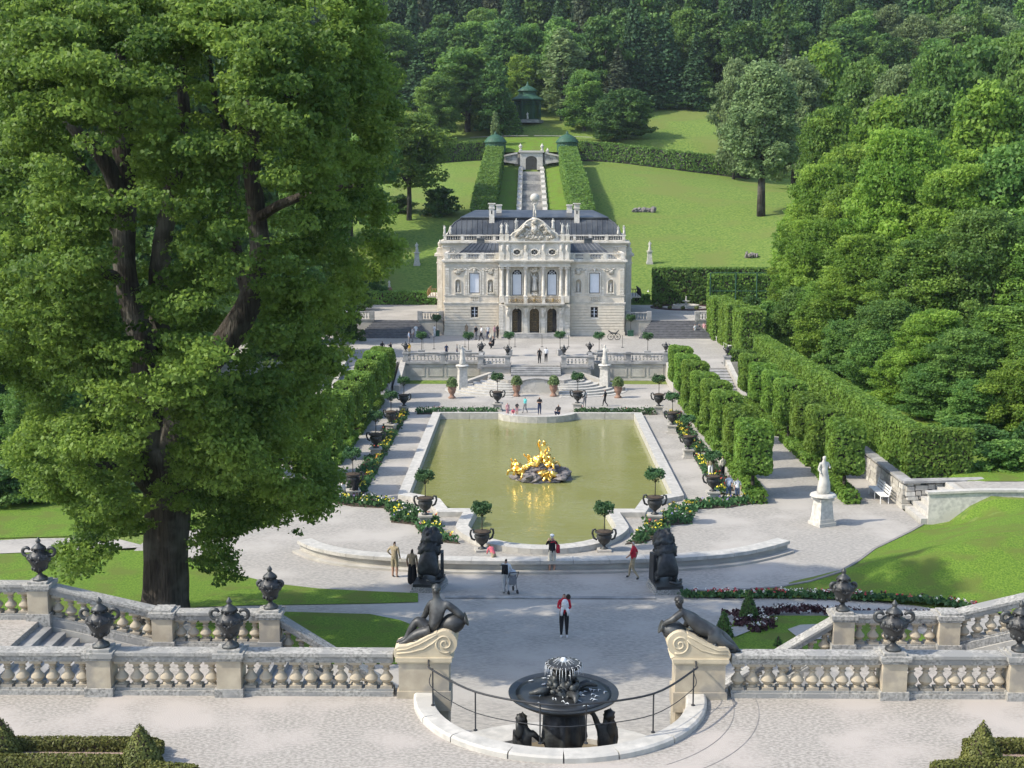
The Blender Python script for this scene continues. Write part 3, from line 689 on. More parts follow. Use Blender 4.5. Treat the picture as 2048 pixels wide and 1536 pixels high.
# ------------------------------------------------------------------ bronze women
def px_pose(x0, z0, Y, sc, J):
    """J name:(px,py,depth,r) around pixel origin"""
    o = atY(x0, z0, Y); out = {}
    for k, (px, py, dy, r) in J.items():
        p = atY(px, py, Y + dy); out[k] = ((p.x - o.x, dy, p.z - o.z), r)
    return out, o
Yw = YB + .27
J, o = px_pose(850, 1285, Yw, 1, dict(
    pelvis=(872, 1257, 0, .17), waist=(873, 1237, .0, .13), chest=(876, 1214, .02, .165), neck=(874, 1194, .04, .055), head=(871, 1183, .05, .085), crown=(872, 1176, .04, .075),
    shR=(893, 1207, .0, .075), elR=(924, 1232, -.04, .058), wrR=(926, 1249, .06, .042), haR=(915, 1258, .08, .04),
    shL=(861, 1206, .1, .07), elL=(850, 1231, .2, .052), wrL=(842, 1240, .22, .038), haL=(836, 1242, .22, .04),
    hip1=(862, 1262, .08, .14), kn1=(834, 1239, .12, .095), an1=(812, 1279, .08, .052), to1=(792, 1285, .05, .035),
    hip2=(860, 1266, -.08, .14), kn2=(835, 1268, -.08, .10), an2=(812, 1284, -.06, .055), to2=(797, 1290, -.1, .04)))
E = [('pelvis', 'waist'), ('waist', 'chest'), ('chest', 'neck'), ('neck', 'head'), ('head', 'crown'), ('chest', 'shR'), ('shR', 'elR'), ('elR', 'wrR'), ('wrR', 'haR'), ('chest', 'shL'), ('shL', 'elL'), ('elL', 'wrL'), ('wrL', 'haL'),
     ('pelvis', 'hip1'), ('hip1', 'kn1'), ('kn1', 'an1'), ('an1', 'to1'), ('pelvis', 'hip2'), ('hip2', 'kn2'), ('kn2', 'an2'), ('an2', 'to2')]
def woman(J, E, o, lab, jar, drap, seedz=0):
    root = thing('bronze_statue', lab, 'statue', o)
    for k_ in J: J[k_] = (J[k_][0], J[k_][1] * (1.45 if k_ not in ('head', 'crown', 'neck') else 1.15))
    me = skin_mesh('figure', J, E, ['bronze_smooth'], sub=2); link('figure', me, root)
    c = J['crown'][0]; b = MB(); b.ball((c[0], c[1] + .0, c[2] + .005), (.105, .11, .09), 14, 10, amp=.35, fr=5); b.ball((c[0], c[1] - .09, c[2] - .03), .05, 8, 6); b.build('hair', 'bronze', root, smooth='all', world=False)
    p = atY(jar[0], jar[1], o.y) - o; b = MB(); d = Vector((1 if jar[3] > 0 else -1, 0, 0))
    b.lathe([(.03, -.36), (.10, -.33), (.19, -.22), (.235, -.08), (.235, .05), (.19, .16), (.12, .22), (.11, .25), (.16, .29), (.16, .31), (.12, .30)], n=20)
    b.xf(Matrix.Translation((p.x, .05, p.z)) @ Matrix.Rotation(R(72) * jar[3], 4, 'Y') @ Matrix.Scale(jar[2], 4)); b.build('water_jar', 'bronze_smooth', root, smooth='all', world=False)
    b = MB()
    for k, (px, py, dy, rx, ry, rz_) in enumerate(drap):
        q = atY(px, py, o.y + dy) - o; b.ball((q.x, dy, q.z), (rx, ry, rz_), 16, 10, amp=.55, fr=3.5, seed=k + seedz)
    b.rough(.02, 8); b.build('drapery', 'bronze', root, smooth='all', world=False)
    return root
woman(J, E, o, 'seated bronze woman seen from behind, leaning on a jar on the left pier', (908, 1247, 1.0, 1),
      [(858, 1275, 0, .30, .22, .09), (838, 1277, 0, .22, .2, .10), (880, 1268, .02, .22, .2, .07), (815, 1288, 0, .22, .12, .05), (848, 1262, .0, .10, .16, .16)])
J, o = px_pose(1400, 1285, Yw, 1, dict(
    pelvis=(1412, 1259, 0, .17), waist=(1392, 1250, .0, .135), chest=(1372, 1233, .02, .165), neck=(1361, 1217, .02, .055), head=(1357, 1208, .0, .085), crown=(1358, 1200, .0, .08),
    shR=(1362, 1226, -.1, .075), elR=(1345, 1240, -.16, .055), wrR=(1331, 1245, -.1, .04), haR=(1327, 1251, -.06, .04),
    shL=(1383, 1226, .12, .07), elL=(1370, 1255, .2, .052), wrL=(1356, 1258, .2, .038), haL=(1346, 1258, .2, .04),
    hip1=(1422, 1263, .06, .15), kn1=(1446, 1273, .10, .10), an1=(1466, 1290, .08, .055), to1=(1478, 1303, .05, .035),
    hip2=(1420, 1268, -.1, .15), kn2=(1440, 1283, -.12, .10), an2=(1462, 1293, -.06, .055), to2=(1474, 1298, -.1, .04)))
woman(J, E, o, 'reclining bronze woman resting on a jar on the right pier', (1346, 1262, 1.0, -1),
      [(1405, 1279, 0, .34, .22, .08), (1385, 1270, 0, .2, .2, .1), (1440, 1288, 0, .24, .16, .07), (1428, 1300, -.25, .07, .06, .14), (1462, 1300, 0, .2, .12, .05), (1425, 1268, .0, .16, .18, .13)], 9)

# ------------------------------------------------------------------ fountain in the half-round basin
root = thing('basin_wall', 'white half-round stone wall with a curved coping around the fountain', 'wall', (0, YB, ZT))
ang = [R(180 + 180 * k / 36) for k in range(37)]
def arcp(r, a, z=0): return (BC.x + r * math.cos(a), BC.y + r * 1.02 * math.sin(a), z)
bounds = [0, 5, 9, 14, 18, 22, 27, 31, 36]
for s, e in zip(bounds[:-1], bounds[1:]):
    seg = [arcp(BR + .12, ang[k] + (R(.12) if k == s else -R(.12) if k == e else 0)) for k in range(s, e + 1)]
    b = MB(); b.sweep(seg, [(-.22, ZT - .2), (-.22, ZT + .11), (-.17, ZT + .15), (.20, ZT + .15), (.24, ZT + .10), (.24, ZT - .2)]); b.build('coping_stone', 'marble_rim', root)
b = MB(); b.sweep([arcp(BR - .06, a) for a in ang], [(-.08, .4), (-.08, ZT - .2), (.12, ZT - .2), (.12, .4)]); b.build('inner_wall', 'stone_cream', root)
# lower water basin behind/below
b = MB(); zc = 2.6; circ = [(3.9 * math.cos(2 * math.pi * k / 40), YB + .3 + 4.2 * math.sin(2 * math.pi * k / 40)) for k in range(40)]
b.prism(circ, .4, zc); structure(b.build('basin_water', 'basin_water'), 'brownish water in the fountain basin')
b = MB(); b.sweep([(3.95 * math.cos(R(a)), YB + .3 + 4.25 * math.sin(R(a)), 0) for a in range(-8, 189, 4)], [(-.05, .4), (-.05, 2.74), (.9, 2.74), (.9, .4)][::-1]); structure(b.build('basin_surround', 'marble_rim'), 'pale stone surround of the lower basin')
FY = YB + .55; FX = float(atY(1127, 1385, FY).x); ft = thing('fountain', 'black two-tiered fountain with a wide bowl and water falling from its small upper bowl', 'fountain', (FX, FY, 2.55))
zb = float(atY(1127, 1387, FY).z)
b = MB(); b.lathe([(.2, zb - .42), (.55, zb - .34), (1.0, zb - .16), (1.24, zb - .02), (1.30, zb + .02), (1.30, zb + .05), (1.24, zb + .06), (1.17, zb + .03), (.9, zb - .01), (.3, zb - .06), (.1, zb - .06)], c=(FX, FY, 0), n=48)
b.build('wide_bowl', 'basin_iron', ft, smooth=True)
b = MB(); b.lathe([(1.16, zb + .02), (1.0, zb + .045), (.2, zb + .05)], c=(FX, FY, 0), n=40); b.build('bowl_water', 'basin_iron', ft, smooth='all')
b = MB(); b.lathe([(.62, 2.3), (.62, 2.6), (.5, 2.75), (.40, 2.9), (.36, 3.05), (.34, 3.2), (.34, 3.4), (.36, 3.6), (.40, 3.8), (.45, 3.95), (.48, 4.1), (.44, zb - .36)], c=(FX, FY, 0), n=40, wob=lambda a, z: 1 + .16 * math.sin(a * 7 + z * 1.6)); b.rough(.09, 5); b.build('column', 'bronze', ft, smooth='all')
b = MB(); b.lathe([(.30, zb), (.36, zb + .1), (.22, zb + .22), (.12, zb + .35), (.10, zb + .62), (.2, zb + .70)], c=(FX, FY, 0), n=16); b.rough(.05, 6)
for k in range(110):
    a = random.random() * 6.28; rr = random.uniform(.10, .40); b.ball((FX + rr * math.cos(a), FY + rr * math.sin(a), zb + .05 + (.48 - rr) * random.uniform(.1, 1.7)), random.uniform(.04, .085), 7, 5, amp=.6, seed=k)
for k in range(4):
    a = R(20 + 90 * k); b.tube([(FX + .35 * math.cos(a), FY + .35 * math.sin(a), zb + .12), (FX + .6 * math.cos(a + .1), FY + .6 * math.sin(a + .1), zb + .16), (FX + .85 * math.cos(a - .05), FY + .85 * math.sin(a - .05), zb + .10)], [.08, .09, .03], n=7)
b.build('bowl_rockwork', 'bronze', ft, smooth='all')
z2 = zb + .70
b = MB(); b.lathe([(.14, z2 - .16), (.28, z2 - .10), (.38, z2 - .03), (.42, z2 + .02), (.41, z2 + .05), (.30, z2 + .07), (.08, z2 + .10)], c=(FX, FY, 0), n=54, wob=lambda a, z: 1 + .05 * math.sin(a * 18)); b.build('small_bowl', 'bronze_smooth', ft, smooth='all')
b = MB(); b.lathe([(.05, z2 + .04), (.09, z2 + .10), (.05, z2 + .17), (.02, z2 + .19)], c=(FX, FY, 0), n=10); b.rough(.02, 14)
for k in range(34):
    a = 2 * math.pi * k / 34 + random.uniform(-.08, .08); ca, sa = math.cos(a), math.sin(a); h = random.uniform(.06, .30)
    b.tube([(FX + .36 * ca, FY + .36 * sa, z2 + .06), (FX + .425 * ca, FY + .425 * sa, z2 + .03), (FX + .45 * ca, FY + .45 * sa, z2 - .12), (FX + .46 * ca, FY + .46 * sa, z2 - h)], [.009, .008, .005, .002], n=4)
for k in range(14):
    a = 2 * math.pi * k / 14; ca, sa = math.cos(a), math.sin(a)
    b.tube([(FX + .05 * ca, FY + .05 * sa, z2 + .12), (FX + .16 * ca, FY + .16 * sa, z2 + .13), (FX + .30 * ca, FY + .30 * sa, z2 + .05)], [.006, .005, .003], n=4)
for k in range(46):
    a = random.random() * 6.28; rr = random.uniform(.3, 1.0) ** 1; b.tube([(FX + rr * math.cos(a), FY + rr * math.sin(a), zb + .055), (FX + rr * math.cos(a + .08), FY + rr * math.sin(a + .08), zb + .075), (FX + (rr + .08) * math.cos(a + .14), FY + (rr + .08) * math.sin(a + .14), zb + .055)], [.004, .014, .004], n=4)
b.build('falling_water', 'fountain_water', ft, smooth='all')
for (px, py, mir, lab) in ((1047, 1432, 1, 'bronze naiad with long hair kneeling left of the fountain column'), (1214, 1424, -1, 'bronze naiad with raised arm kneeling right of the fountain column')):
    p = atY(px, py, FY - .15); nz = thing('naiad_statue', lab, 'statue', (p.x, FY - .15, 2.6)); H = p.z - 2.6; k = H / 1.55; m = mir
    J = dict(pelvis=((0, 0, .75 * k), .17), waist=((.0, 0, 1.0 * k), .15), chest=((.02 * m, 0, 1.22 * k), .17), neck=((.02 * m, 0, 1.40 * k), .06), head=((-.02 * m, 0, 1.50 * k), .10), sh1=((.2 * m, -.02, 1.26 * k), .07), el1=((.42 * m, 0, 1.08 * k), .05), ha1=((.7 * m, 0, 1.1 * k), .04),
             sh2=((-.18 * m, .02, 1.26 * k), .07), el2=((-.2 * m, -.1, 1.0 * k), .05), ha2=((.3 * m, -.12, .85 * k), .04), hip=((.08, -.1, .7 * k), .16), kn=((.35 * m, -.2, .45 * k), .12), an=((.1 * m, -.2, .1 * k), .08), hip2=((-.08, .1, .7 * k), .16), kn2=((-.1 * m, .25, .3 * k), .13), an2=((-.4 * m, .1, .1 * k), .09))
    if m < 0: J['el2'] = ((-.1 * m + .1, 0, 1.45 * k), .05); J['sh1'] = ((.2 * m, 0, 1.3 * k), .07); J['el1'] = ((.3 * m, 0, 1.5 * k), .05); J['ha1'] = ((.5 * m, 0, 1.62 * k), .045)
    if m < 0: J['el2'] = ((-.2 * m, -.1, 1.0 * k), .05)
    E2 = [('pelvis', 'waist'), ('waist', 'chest'), ('chest', 'neck'), ('neck', 'head'), ('chest', 'sh1'), ('sh1', 'el1'), ('el1', 'ha1'), ('chest', 'sh2'), ('sh2', 'el2'), ('el2', 'ha2'), ('pelvis', 'hip'), ('hip', 'kn'), ('kn', 'an'), ('pelvis', 'hip2'), ('hip2', 'kn2'), ('kn2', 'an2')]
    for k_ in J: J[k_] = (J[k_][0], J[k_][1] * 1.35)
    link('figure', skin_mesh('figure', J, E2, ['bronze'], sub=1, rough=.03, fr=7), nz)
    b = MB(); b.ball((-.05 * m, -.02, 1.50 * k), (.14, .14, .15), 12, 9, amp=.4, fr=4); b.ball((-.10 * m, -.08, 1.28 * k), (.11, .08, .26), 10, 8, amp=.5, fr=4); b.rough(.02, 9); b.build('hair', 'bronze', nz, smooth='all', world=False)
# iron railing round the basin
rl = thing('basin_railing', 'thin black iron railing curving around the basin wall', 'railing', (0, YB - 2.9, ZT))
posts = []
for px, py in ((866, 1411), (951, 1461), (1080, 1487), (1172, 1487), (1306, 1465), (1386, 1411)):
    p = atZ(px, py, ZT + .15); posts.append(p); b = MB(); b.tube([(p.x, p.y, ZT + .14), (p.x, p.y, ZT + 1.02)], .018, n=6); b.lathe([(.045, 0), (.045, .02), (.02, .03)], c=(p.x, p.y, ZT + .15), n=8); b.build('post', 'rail_iron', rl)
L0 = Vector((BP[1][0] + .12, YB - .12, ZT + .93)); R0 = Vector((BP[-1][0] - .12, YB - .12, ZT + .93))
top = [L0, L0 + Vector((.03, -.3, 0))] + [Vector((p.x, p.y, ZT + 1.02 if i not in (0, 5) else ZT + .98)) for i, p in enumerate(posts)] + [R0 + Vector((-.03, -.3, 0)), R0]
b = MB(); b.tube(smooth_path(top, 6), .024, n=8); b.build('handrail', 'rail_iron', rl, smooth='all')
low = [Vector((p.x, p.y, ZT + .55)) for p in posts]; low = [low[0] + Vector((-.08, .5, .15))] + low + [low[-1] + Vector((.08, .5, .15))]
b = MB(); b.tube(smooth_path(low, 6), .010, n=6); b.build('middle_rail', 'rail_iron', rl, smooth='all')
# ================================================================== PALACE
PY = float(atZ(1069, 671, ZF).y); PX = 0.0
pal = thing('palace', 'cream baroque palace with dark curved roof, statues and three arched entrance doors', 'palace', (PX, PY, ZF))
PO = Vector((PX, PY, ZF))
def pb(): return MB()
def pput(b, name, m, parent=pal, smooth=False):
    b.xf(Matrix.Translation(PO)); return b.build(name, m, parent, smooth=smooth)
def shared(name, me, parent, loc, sc=None, rz=0):
    o = link(name, me, parent, loc, rz)
    if sc: o.scale = sc
    return o
W0, W1 = 3.85, 9.65; DEP = 5.2
def wall_with_holes(b, x0, x1, z0, z1, y, th, holes):
    """front wall slab (facing -y) with rectangular/arched holes [(xa,xb,za,zb,arched)]"""
    xs = sorted(set([x0, x1] + [v for h in holes for v in h[:2]])); zs = sorted(set([z0, z1] + [v for h in holes for v in h[2:4]]))
    for i in range(len(xs) - 1):
        for j in range(len(zs) - 1):
            cx, cz = (xs[i] + xs[i + 1]) / 2, (zs[j] + zs[j + 1]) / 2
            if any(h[0] < cx < h[1] and h[2] < cz < h[3] for h in holes): continue
            b.bx(xs[i], xs[i + 1], y, y + th, zs[j], zs[j + 1])
    for h in holes:
        if h[4]:
            r = (h[1] - h[0]) / 2; xc = (h[0] + h[1]) / 2; zc = h[3] - r
            for s in (-1, 1):
                pts = [(xc + s * r, zc)] + [(xc + s * r * math.cos(R(a)), zc + r * math.sin(R(a))) for a in range(10, 91, 10)] + [(xc + s * r, h[3])]
                b.extr(pts, y + .002, y + th)
stonem = {}
def window(x, za, zb, w, y, kind, parent=pal, name='window'):
    """kind: blind (white blind pulled down), sash (dark), arch (blind under a dark fanlight)"""
    b = pb(); t = .07; wn = None
    b.bx(x - w / 2, x - w / 2 + t, y, y + .08, za, zb); b.bx(x + w / 2 - t, x + w / 2, y, y + .08, za, zb); b.bx(x - w / 2 + t, x + w / 2 - t, y, y + .08, za, za + t)
    if kind != 'arch': b.bx(x - w / 2 + t, x + w / 2 - t, y, y + .08, zb - t, zb)
    wn = pput(b, name, 'frame_dark')
    if kind == 'blind':
        b = pb(); b.bx(x - w / 2 + t, x + w / 2 - t, y + .03, y + .06, za + t, zb - t); pput(b, 'blind', 'shutter_white', wn)
    elif kind == 'sash':
        b = pb(); b.bx(x - w / 2 + t, x + w / 2 - t, y + .10, y + .12, za + t, zb - t); pput(b, 'pane', 'dark_pane_and_shade', wn)
        b = pb(); b.bx(x - .045, x + .045, y - .005, y + .07, za + t, zb - t)
        for f in (.33, .66): b.bx(x - w / 2 + t, x - .05, y + .01, y + .06, za + (zb - za) * f - .02, za + (zb - za) * f + .02); b.bx(x + .05, x + w / 2 - t, y + .01, y + .06, za + (zb - za) * f - .02, za + (zb - za) * f + .02)
        pput(b, 'glazing_bar', 'shutter_white', wn)
    elif kind == 'arch':
        r = w / 2; zc = zb - r
        b = pb(); b.bx(x - w / 2 + t, x + w / 2 - t, y + .03, y + .06, za + t, zc + .02); pput(b, 'blind', 'shutter_white', wn)
        b = pb(); b.extr([(x + (r - .02) * math.cos(R(a)), zc + .02 + (r - .02) * math.sin(R(a))) for a in range(0, 181, 15)], y + .10, y + .12); pput(b, 'fanlight_pane', 'dark_pane_and_shade', wn)
        b = pb()
        for a in (45, 90, 135): b.tube([(x, y + .06, zc + .04), (x + r * math.cos(R(a)), y + .06, zc + r * math.sin(R(a)))], .022, n=4)
        b.tube([(x + r * .55 * math.cos(R(a)), y + .06, zc + .03 + r * .55 * math.sin(R(a))) for a in range(0, 181, 20)], .022, n=4)
        pput(b, 'glazing_bar', 'shutter_white', wn)
    return wn
# ---- statue meshes for palace, garden
def statue_mesh(name, H, m, robe=True, arm='up', seed=0, rough=.012, bend=0):
    k = H / 1.75; random.seed(seed)
    J = dict(pelvis=((0, 0, .95), .20), waist=((0, 0, 1.12), .17), chest=((.02, 0, 1.32), .20), neck=((.0, 0, 1.49), .055), head=((-.01, -.02, 1.61), .095), crown=((-.01, 0, 1.69), .07))
    J['shL'] = ((.17, 0, 1.40), .06); J['shR'] = ((-.17, 0, 1.40), .06)
    J['elL'] = ((.27, -.04, 1.17), .05); J['haL'] = ((.16, -.18, 1.22), .04)
    if arm == 'up': J['elR'] = ((-.3, -.03, 1.55), .045); J['haR'] = ((-.26, -.05, 1.80), .04)
    else: J['elR'] = ((-.27, .0, 1.15), .05); J['haR'] = ((-.20, -.12, .95), .04)
    E = [('pelvis', 'waist'), ('waist', 'chest'), ('chest', 'neck'), ('neck', 'head'), ('head', 'crown'), ('chest', 'shL'), ('shL', 'elL'), ('elL', 'haL'), ('chest', 'shR'), ('shR', 'elR'), ('elR', 'haR')]
    if robe:
        J['mid'] = ((.02, 0, .6), .25); J['hem'] = ((0, 0, .2), .30); J['foot'] = ((0, 0, .02), .29); E += [('pelvis', 'mid'), ('mid', 'hem'), ('hem', 'foot')]
    else:
        for s in (-1, 1):
            J['hip%d' % s] = ((.1 * s, 0, .88), .10); J['kn%d' % s] = ((.12 * s, -.04 * s, .5), .075); J['an%d' % s] = ((.12 * s, .03, .08), .05); J['to%d' % s] = ((.13 * s, -.12, .03), .045)
            E += [('pelvis', 'hip%d' % s), ('hip%d' % s, 'kn%d' % s), ('kn%d' % s, 'an%d' % s), ('an%d' % s, 'to%d' % s)]
    return skin_mesh(name, J, E, [m], sub=1, rough=rough, fr=8, xf=Matrix.Scale(k, 4))
ST_ROBE = statue_mesh('stone_figure', 1.0, 'stone_white', True, 'down', 3, .03)
ST_ARM = statue_mesh('stone_figure', 1.0, 'stone_white', True, 'up', 4, .03)
ST_NUDE = statue_mesh('stone_figure', 1.0, 'stone_white', False, 'down', 5, .012)
SMALL_BAL = baluster_mesh(.5, .095, 6, 'palace_trim', sq=False)
def bal_run(b, x0, x1, y, z, n, h=.5, r=.08):
    for k in range(n):
        x = x0 + (x1 - x0) * (k + .5) / n; b.lathe([(r * .6, z), (r, z + h * .3), (r * .5, z + h * .55), (r * .8, z + h * .8), (r * .6, z + h)], c=(x, y, 0), n=6, caps=False)
def bal_run_y(b, x, y0, y1, z, n, h=.5, r=.08):
    for k in range(n):
        y = y0 + (y1 - y0) * (k + .5) / n; b.lathe([(r * .6, z), (r, z + h * .3), (r * .5, z + h * .55), (r * .8, z + h * .8), (r * .6, z + h)], c=(x, y, 0), n=6, caps=False)
# ---- wings
for s in (-1, 1):
    xa, xb = sorted((s * W0, s * W1)); xw = s * 6.45; xn = (s * 4.72, s * 8.2)
    b = pb(); wall_with_holes(b, xa, xb, 0, 8.1, .12, .4, [(xw - .38, xw + .38, 1.95, 3.08, 0), (xw - .56, xw + .56, 4.55, 6.75, 0)] + [(x - .27, x + .27, 4.65, 6.0, 1) for x in xn])
    b.bx(xa, xb, .7, DEP, 0, 8.1); b.bx(s * W1 - .5 if s > 0 else s * W1 + .003, s * W1 - .003 if s > 0 else s * W1 + .5, .5, .72, 0, 8.09); pput(b, 'wall', 'palace_stone')
    window(xw, 1.95, 3.08, .76, .2, 'sash'); window(xw, 4.55, 6.75, 1.12, .2, 'blind')
    # rusticated courses of the ground floor, one by one, cut round the window
    z = .42; k = 0
    b = pb(); b.bx(xa, xb, 0, .12, 0, .40); b.bx(s * W1 if s > 0 else s * W1 - .12, s * W1 + .12 if s > 0 else s * W1, 0, DEP, 0, .4); pput(b, 'plinth', 'palace_stone')
    while z < 3.3:
        b = pb(); h = .30; g = .055
        if z + h > 1.93 and z < 3.1: b.bx(xa + .0, xw - .42, .03, .12, z, z + h - g); b.bx(xw + .42, xb, .03, .12, z, z + h - g)
        else: b.bx(xa, xb, .03, .12, z, z + h - g)
        b.bx(s * W1 if s > 0 else s * W1 - .07, s * W1 + .07 if s > 0 else s * W1, .05, DEP, z, z + h - g)
        pput(b, 'stone_course', 'palace_stone'); z += h; k += 1
    for z0, z1, p in ((3.36, 3.46, .10), (3.46, 3.58, .17), (4.30, 4.40, .07), (7.42, 7.52, .06), (7.82, 7.94, .16), (7.94, 8.12, .30)):
        b = pb(); b.bx(xa, xb + 0, .12 - p, .12, z0, z1); b.bx(s * W1 if s > 0 else s * W1 - p, s * W1 + p if s > 0 else s * W1, .12 - p, DEP, z0, z1); pput(b, 'string_course', 'palace_trim')
    # panel pilasters and quoins of the first floor
    for xq in (s * 9.38, s * 7.35, s * 5.55, s * 4.12):
        z = 4.42; 
        while z < 7.3:
            b = pb(); wq = .46 if abs(xq) > 9 or abs(xq) < 4.3 else .30; b.bx(xq - wq / 2, xq + wq / 2, .045, .12, z, z + .24); pput(b, 'quoin_block', 'palace_trim'); z += .29
    # window surround with keystone, panel below with little balusters
    b = pb(); b.bx(xw - .70, xw - .56, .02, .12, 4.45, 6.9); b.bx(xw + .56, xw + .70, .02, .12, 4.45, 6.9); b.bx(xw - .56, xw + .56, .02, .12, 6.76, 6.9); b.ball((xw, .0, 7.05), (.16, .12, .2), 8, 6, amp=.4); b.tube([(xw - .62, .03, 7.0), (xw - .3, .0, 7.22), (xw, -.02, 7.3), (xw + .3, .0, 7.22), (xw + .62, .03, 7.0)], .055, n=6); pput(b, 'window_surround', 'palace_trim')
    b = pb(); b.bx(xw - .42, xw + .42, .10, .12, 1.88, 1.93); b.bx(xw - .5, xw + .5, .0, .12, 1.80, 1.88); pput(b, 'window_sill', 'palace_trim')
    b = pb(); bal_run(b, xw - .5, xw + .5, .02, 3.68, 5, .5, .06); b.bx(xw - .55, xw + .55, -.04, .12, 3.6, 3.67); b.bx(xw - .55, xw + .55, -.04, .12, 4.18, 4.26); pput(b, 'window_balustrade', 'palace_trim')
    for x in xn:
        b = pb(); b.tube([(x - .33, .08, 4.62), (x - .33, .08, 5.72)] + [(x - .33 * math.cos(R(a)), .08, 5.74 + .33 * math.sin(R(a))) for a in range(15, 180, 15)] + [(x + .33, .08, 5.72), (x + .33, .08, 4.62)], .045, n=5); b.bx(x - .4, x + .4, -.02, .12, 4.5, 4.6); pput(b, 'niche_frame', 'palace_trim')
        b = pb(); b.bx(x - .27, x + .27, .48, .52, 4.65, 6.0); pput(b, 'niche_back', 'palace_stone')
        shared('niche_statue', ST_ROBE, pal, (x, .22, 4.66), (.62 * 1.75,) * 3)
        b = pb(); b.rough(0, 1); b.ball((x, .07, 6.85), (.36, .10, .28), 10, 7, amp=.6, fr=3, seed=x); b.ball((x - .3, .08, 7.15), (.2, .08, .1), 8, 6, amp=.5); b.ball((x + .3, .08, 7.15), (.2, .08, .1), 8, 6, amp=.5); pput(b, 'relief_ornament', 'palace_carved', smooth='all')
    for x in (s * 5.1, s * 7.8):
        b = pb(); b.tube([(x - .5, .08, 7.2), (x - .2, .04, 7.0), (x, .04, 6.95), (x + .2, .04, 7.0), (x + .5, .08, 7.2)], [.03, .06, .08, .06, .03], n=6); b.rough(.02, 8); pput(b, 'festoon', 'palace_carved', smooth='all')
    # roof balustrade of the wing
    b = pb(); zt_ = 8.12; b.bx(xa, xb, .0, .28, zt_, zt_ + .14); b.bx(xa, xb, -.02, .30, zt_ + .62, zt_ + .74); pput(b, 'parapet_rail', 'palace_trim')
    b = pb(); xe = s * W1; b.bx(min(xe, xe - s * .28), max(xe, xe - s * .28), .28, DEP, zt_, zt_ + .14); b.bx(min(xe, xe - s * .28), max(xe, xe - s * .28), .30, DEP, zt_ + .62, zt_ + .74); bal_run_y(b, xe - s * .14, .4, DEP, zt_ + .14, 14, .48, .07); pput(b, 'parapet_rail', 'palace_trim')
    divs = [s * 9.45, s * 7.5, s * 5.6, s * 3.98]
    for x in divs: b = pb(); b.bx(x - .2, x + .2, -.03, .31, zt_ + .14, zt_ + .76); pput(b, 'parapet_pier', 'palace_trim')
    for xq, xr in zip(divs[:-1], divs[1:]):
        lo, hi = sorted((xq, xr)); lo += .38; hi -= .38; n = 7
        b = pb(); b.bx(lo - .18, lo, .04, .24, zt_ + .14, zt_ + .62); b.bx(hi, hi + .18, .04, .24, zt_ + .14, zt_ + .62); pput(b, 'parapet_panel', 'palace_trim')
        for k in range(n): shared('baluster', SMALL_BAL, pal, (lo + (hi - lo) * (k + .5) / n, .14, zt_ + .14), (.75, .75, .96))
    # small hipped metal roof behind that parapet
    x0, x1 = sorted((s * W0, s * 8.9)); hi = 9.75
    b = pb(); A = [(x0, .9, 8.15), (x1, .9, 8.15), (x1, DEP, 8.15), (x0, DEP, 8.15)]
    if s > 0: Bt = [(x0, 3.4, hi), (x1 - 2.0, 3.4, hi), (x1 - 2.0, DEP, hi), (x0, DEP, hi)]
    else: Bt = [(x0 + 2.0, 3.4, hi), (x1, 3.4, hi), (x1, DEP, hi), (x0 + 2.0, DEP, hi)]
    b.add(A + Bt, [(0, 1, 5, 4), (1, 2, 6, 5), (3, 0, 4, 7), (4, 5, 6, 7)]); wr = pput(b, 'wing_roof', 'roof_metal')
    b = pb()
    for k in range(9):
        t = k / 8; xl = x0 + (x1 - x0) * t; xt_ = (Bt[0][0]) + (Bt[1][0] - Bt[0][0]) * t; b.tube([(xl, .9, 8.18), (xt_, 3.4, hi + .03)], .035, n=4)
    b.tube([(x0, 2.2, 9.0), (x1 - (1.0 if s > 0 else 0), 2.2, 9.02)] if s > 0 else [(x0 + 1.0, 2.2, 9.02), (x1, 2.2, 9.02)], .04, n=4); pput(b, 'standing_seam', 'roof_metal', wr)
    b = pb(); xd = s * 5.9; b.bx(xd - .42, xd + .42, 3.6, 4.6, 9.7, 10.25); b.box((xd, 4.1, 10.3), (1.0, 1.15, .1)); pput(b, 'roof_hatch', 'roof_metal', wr)
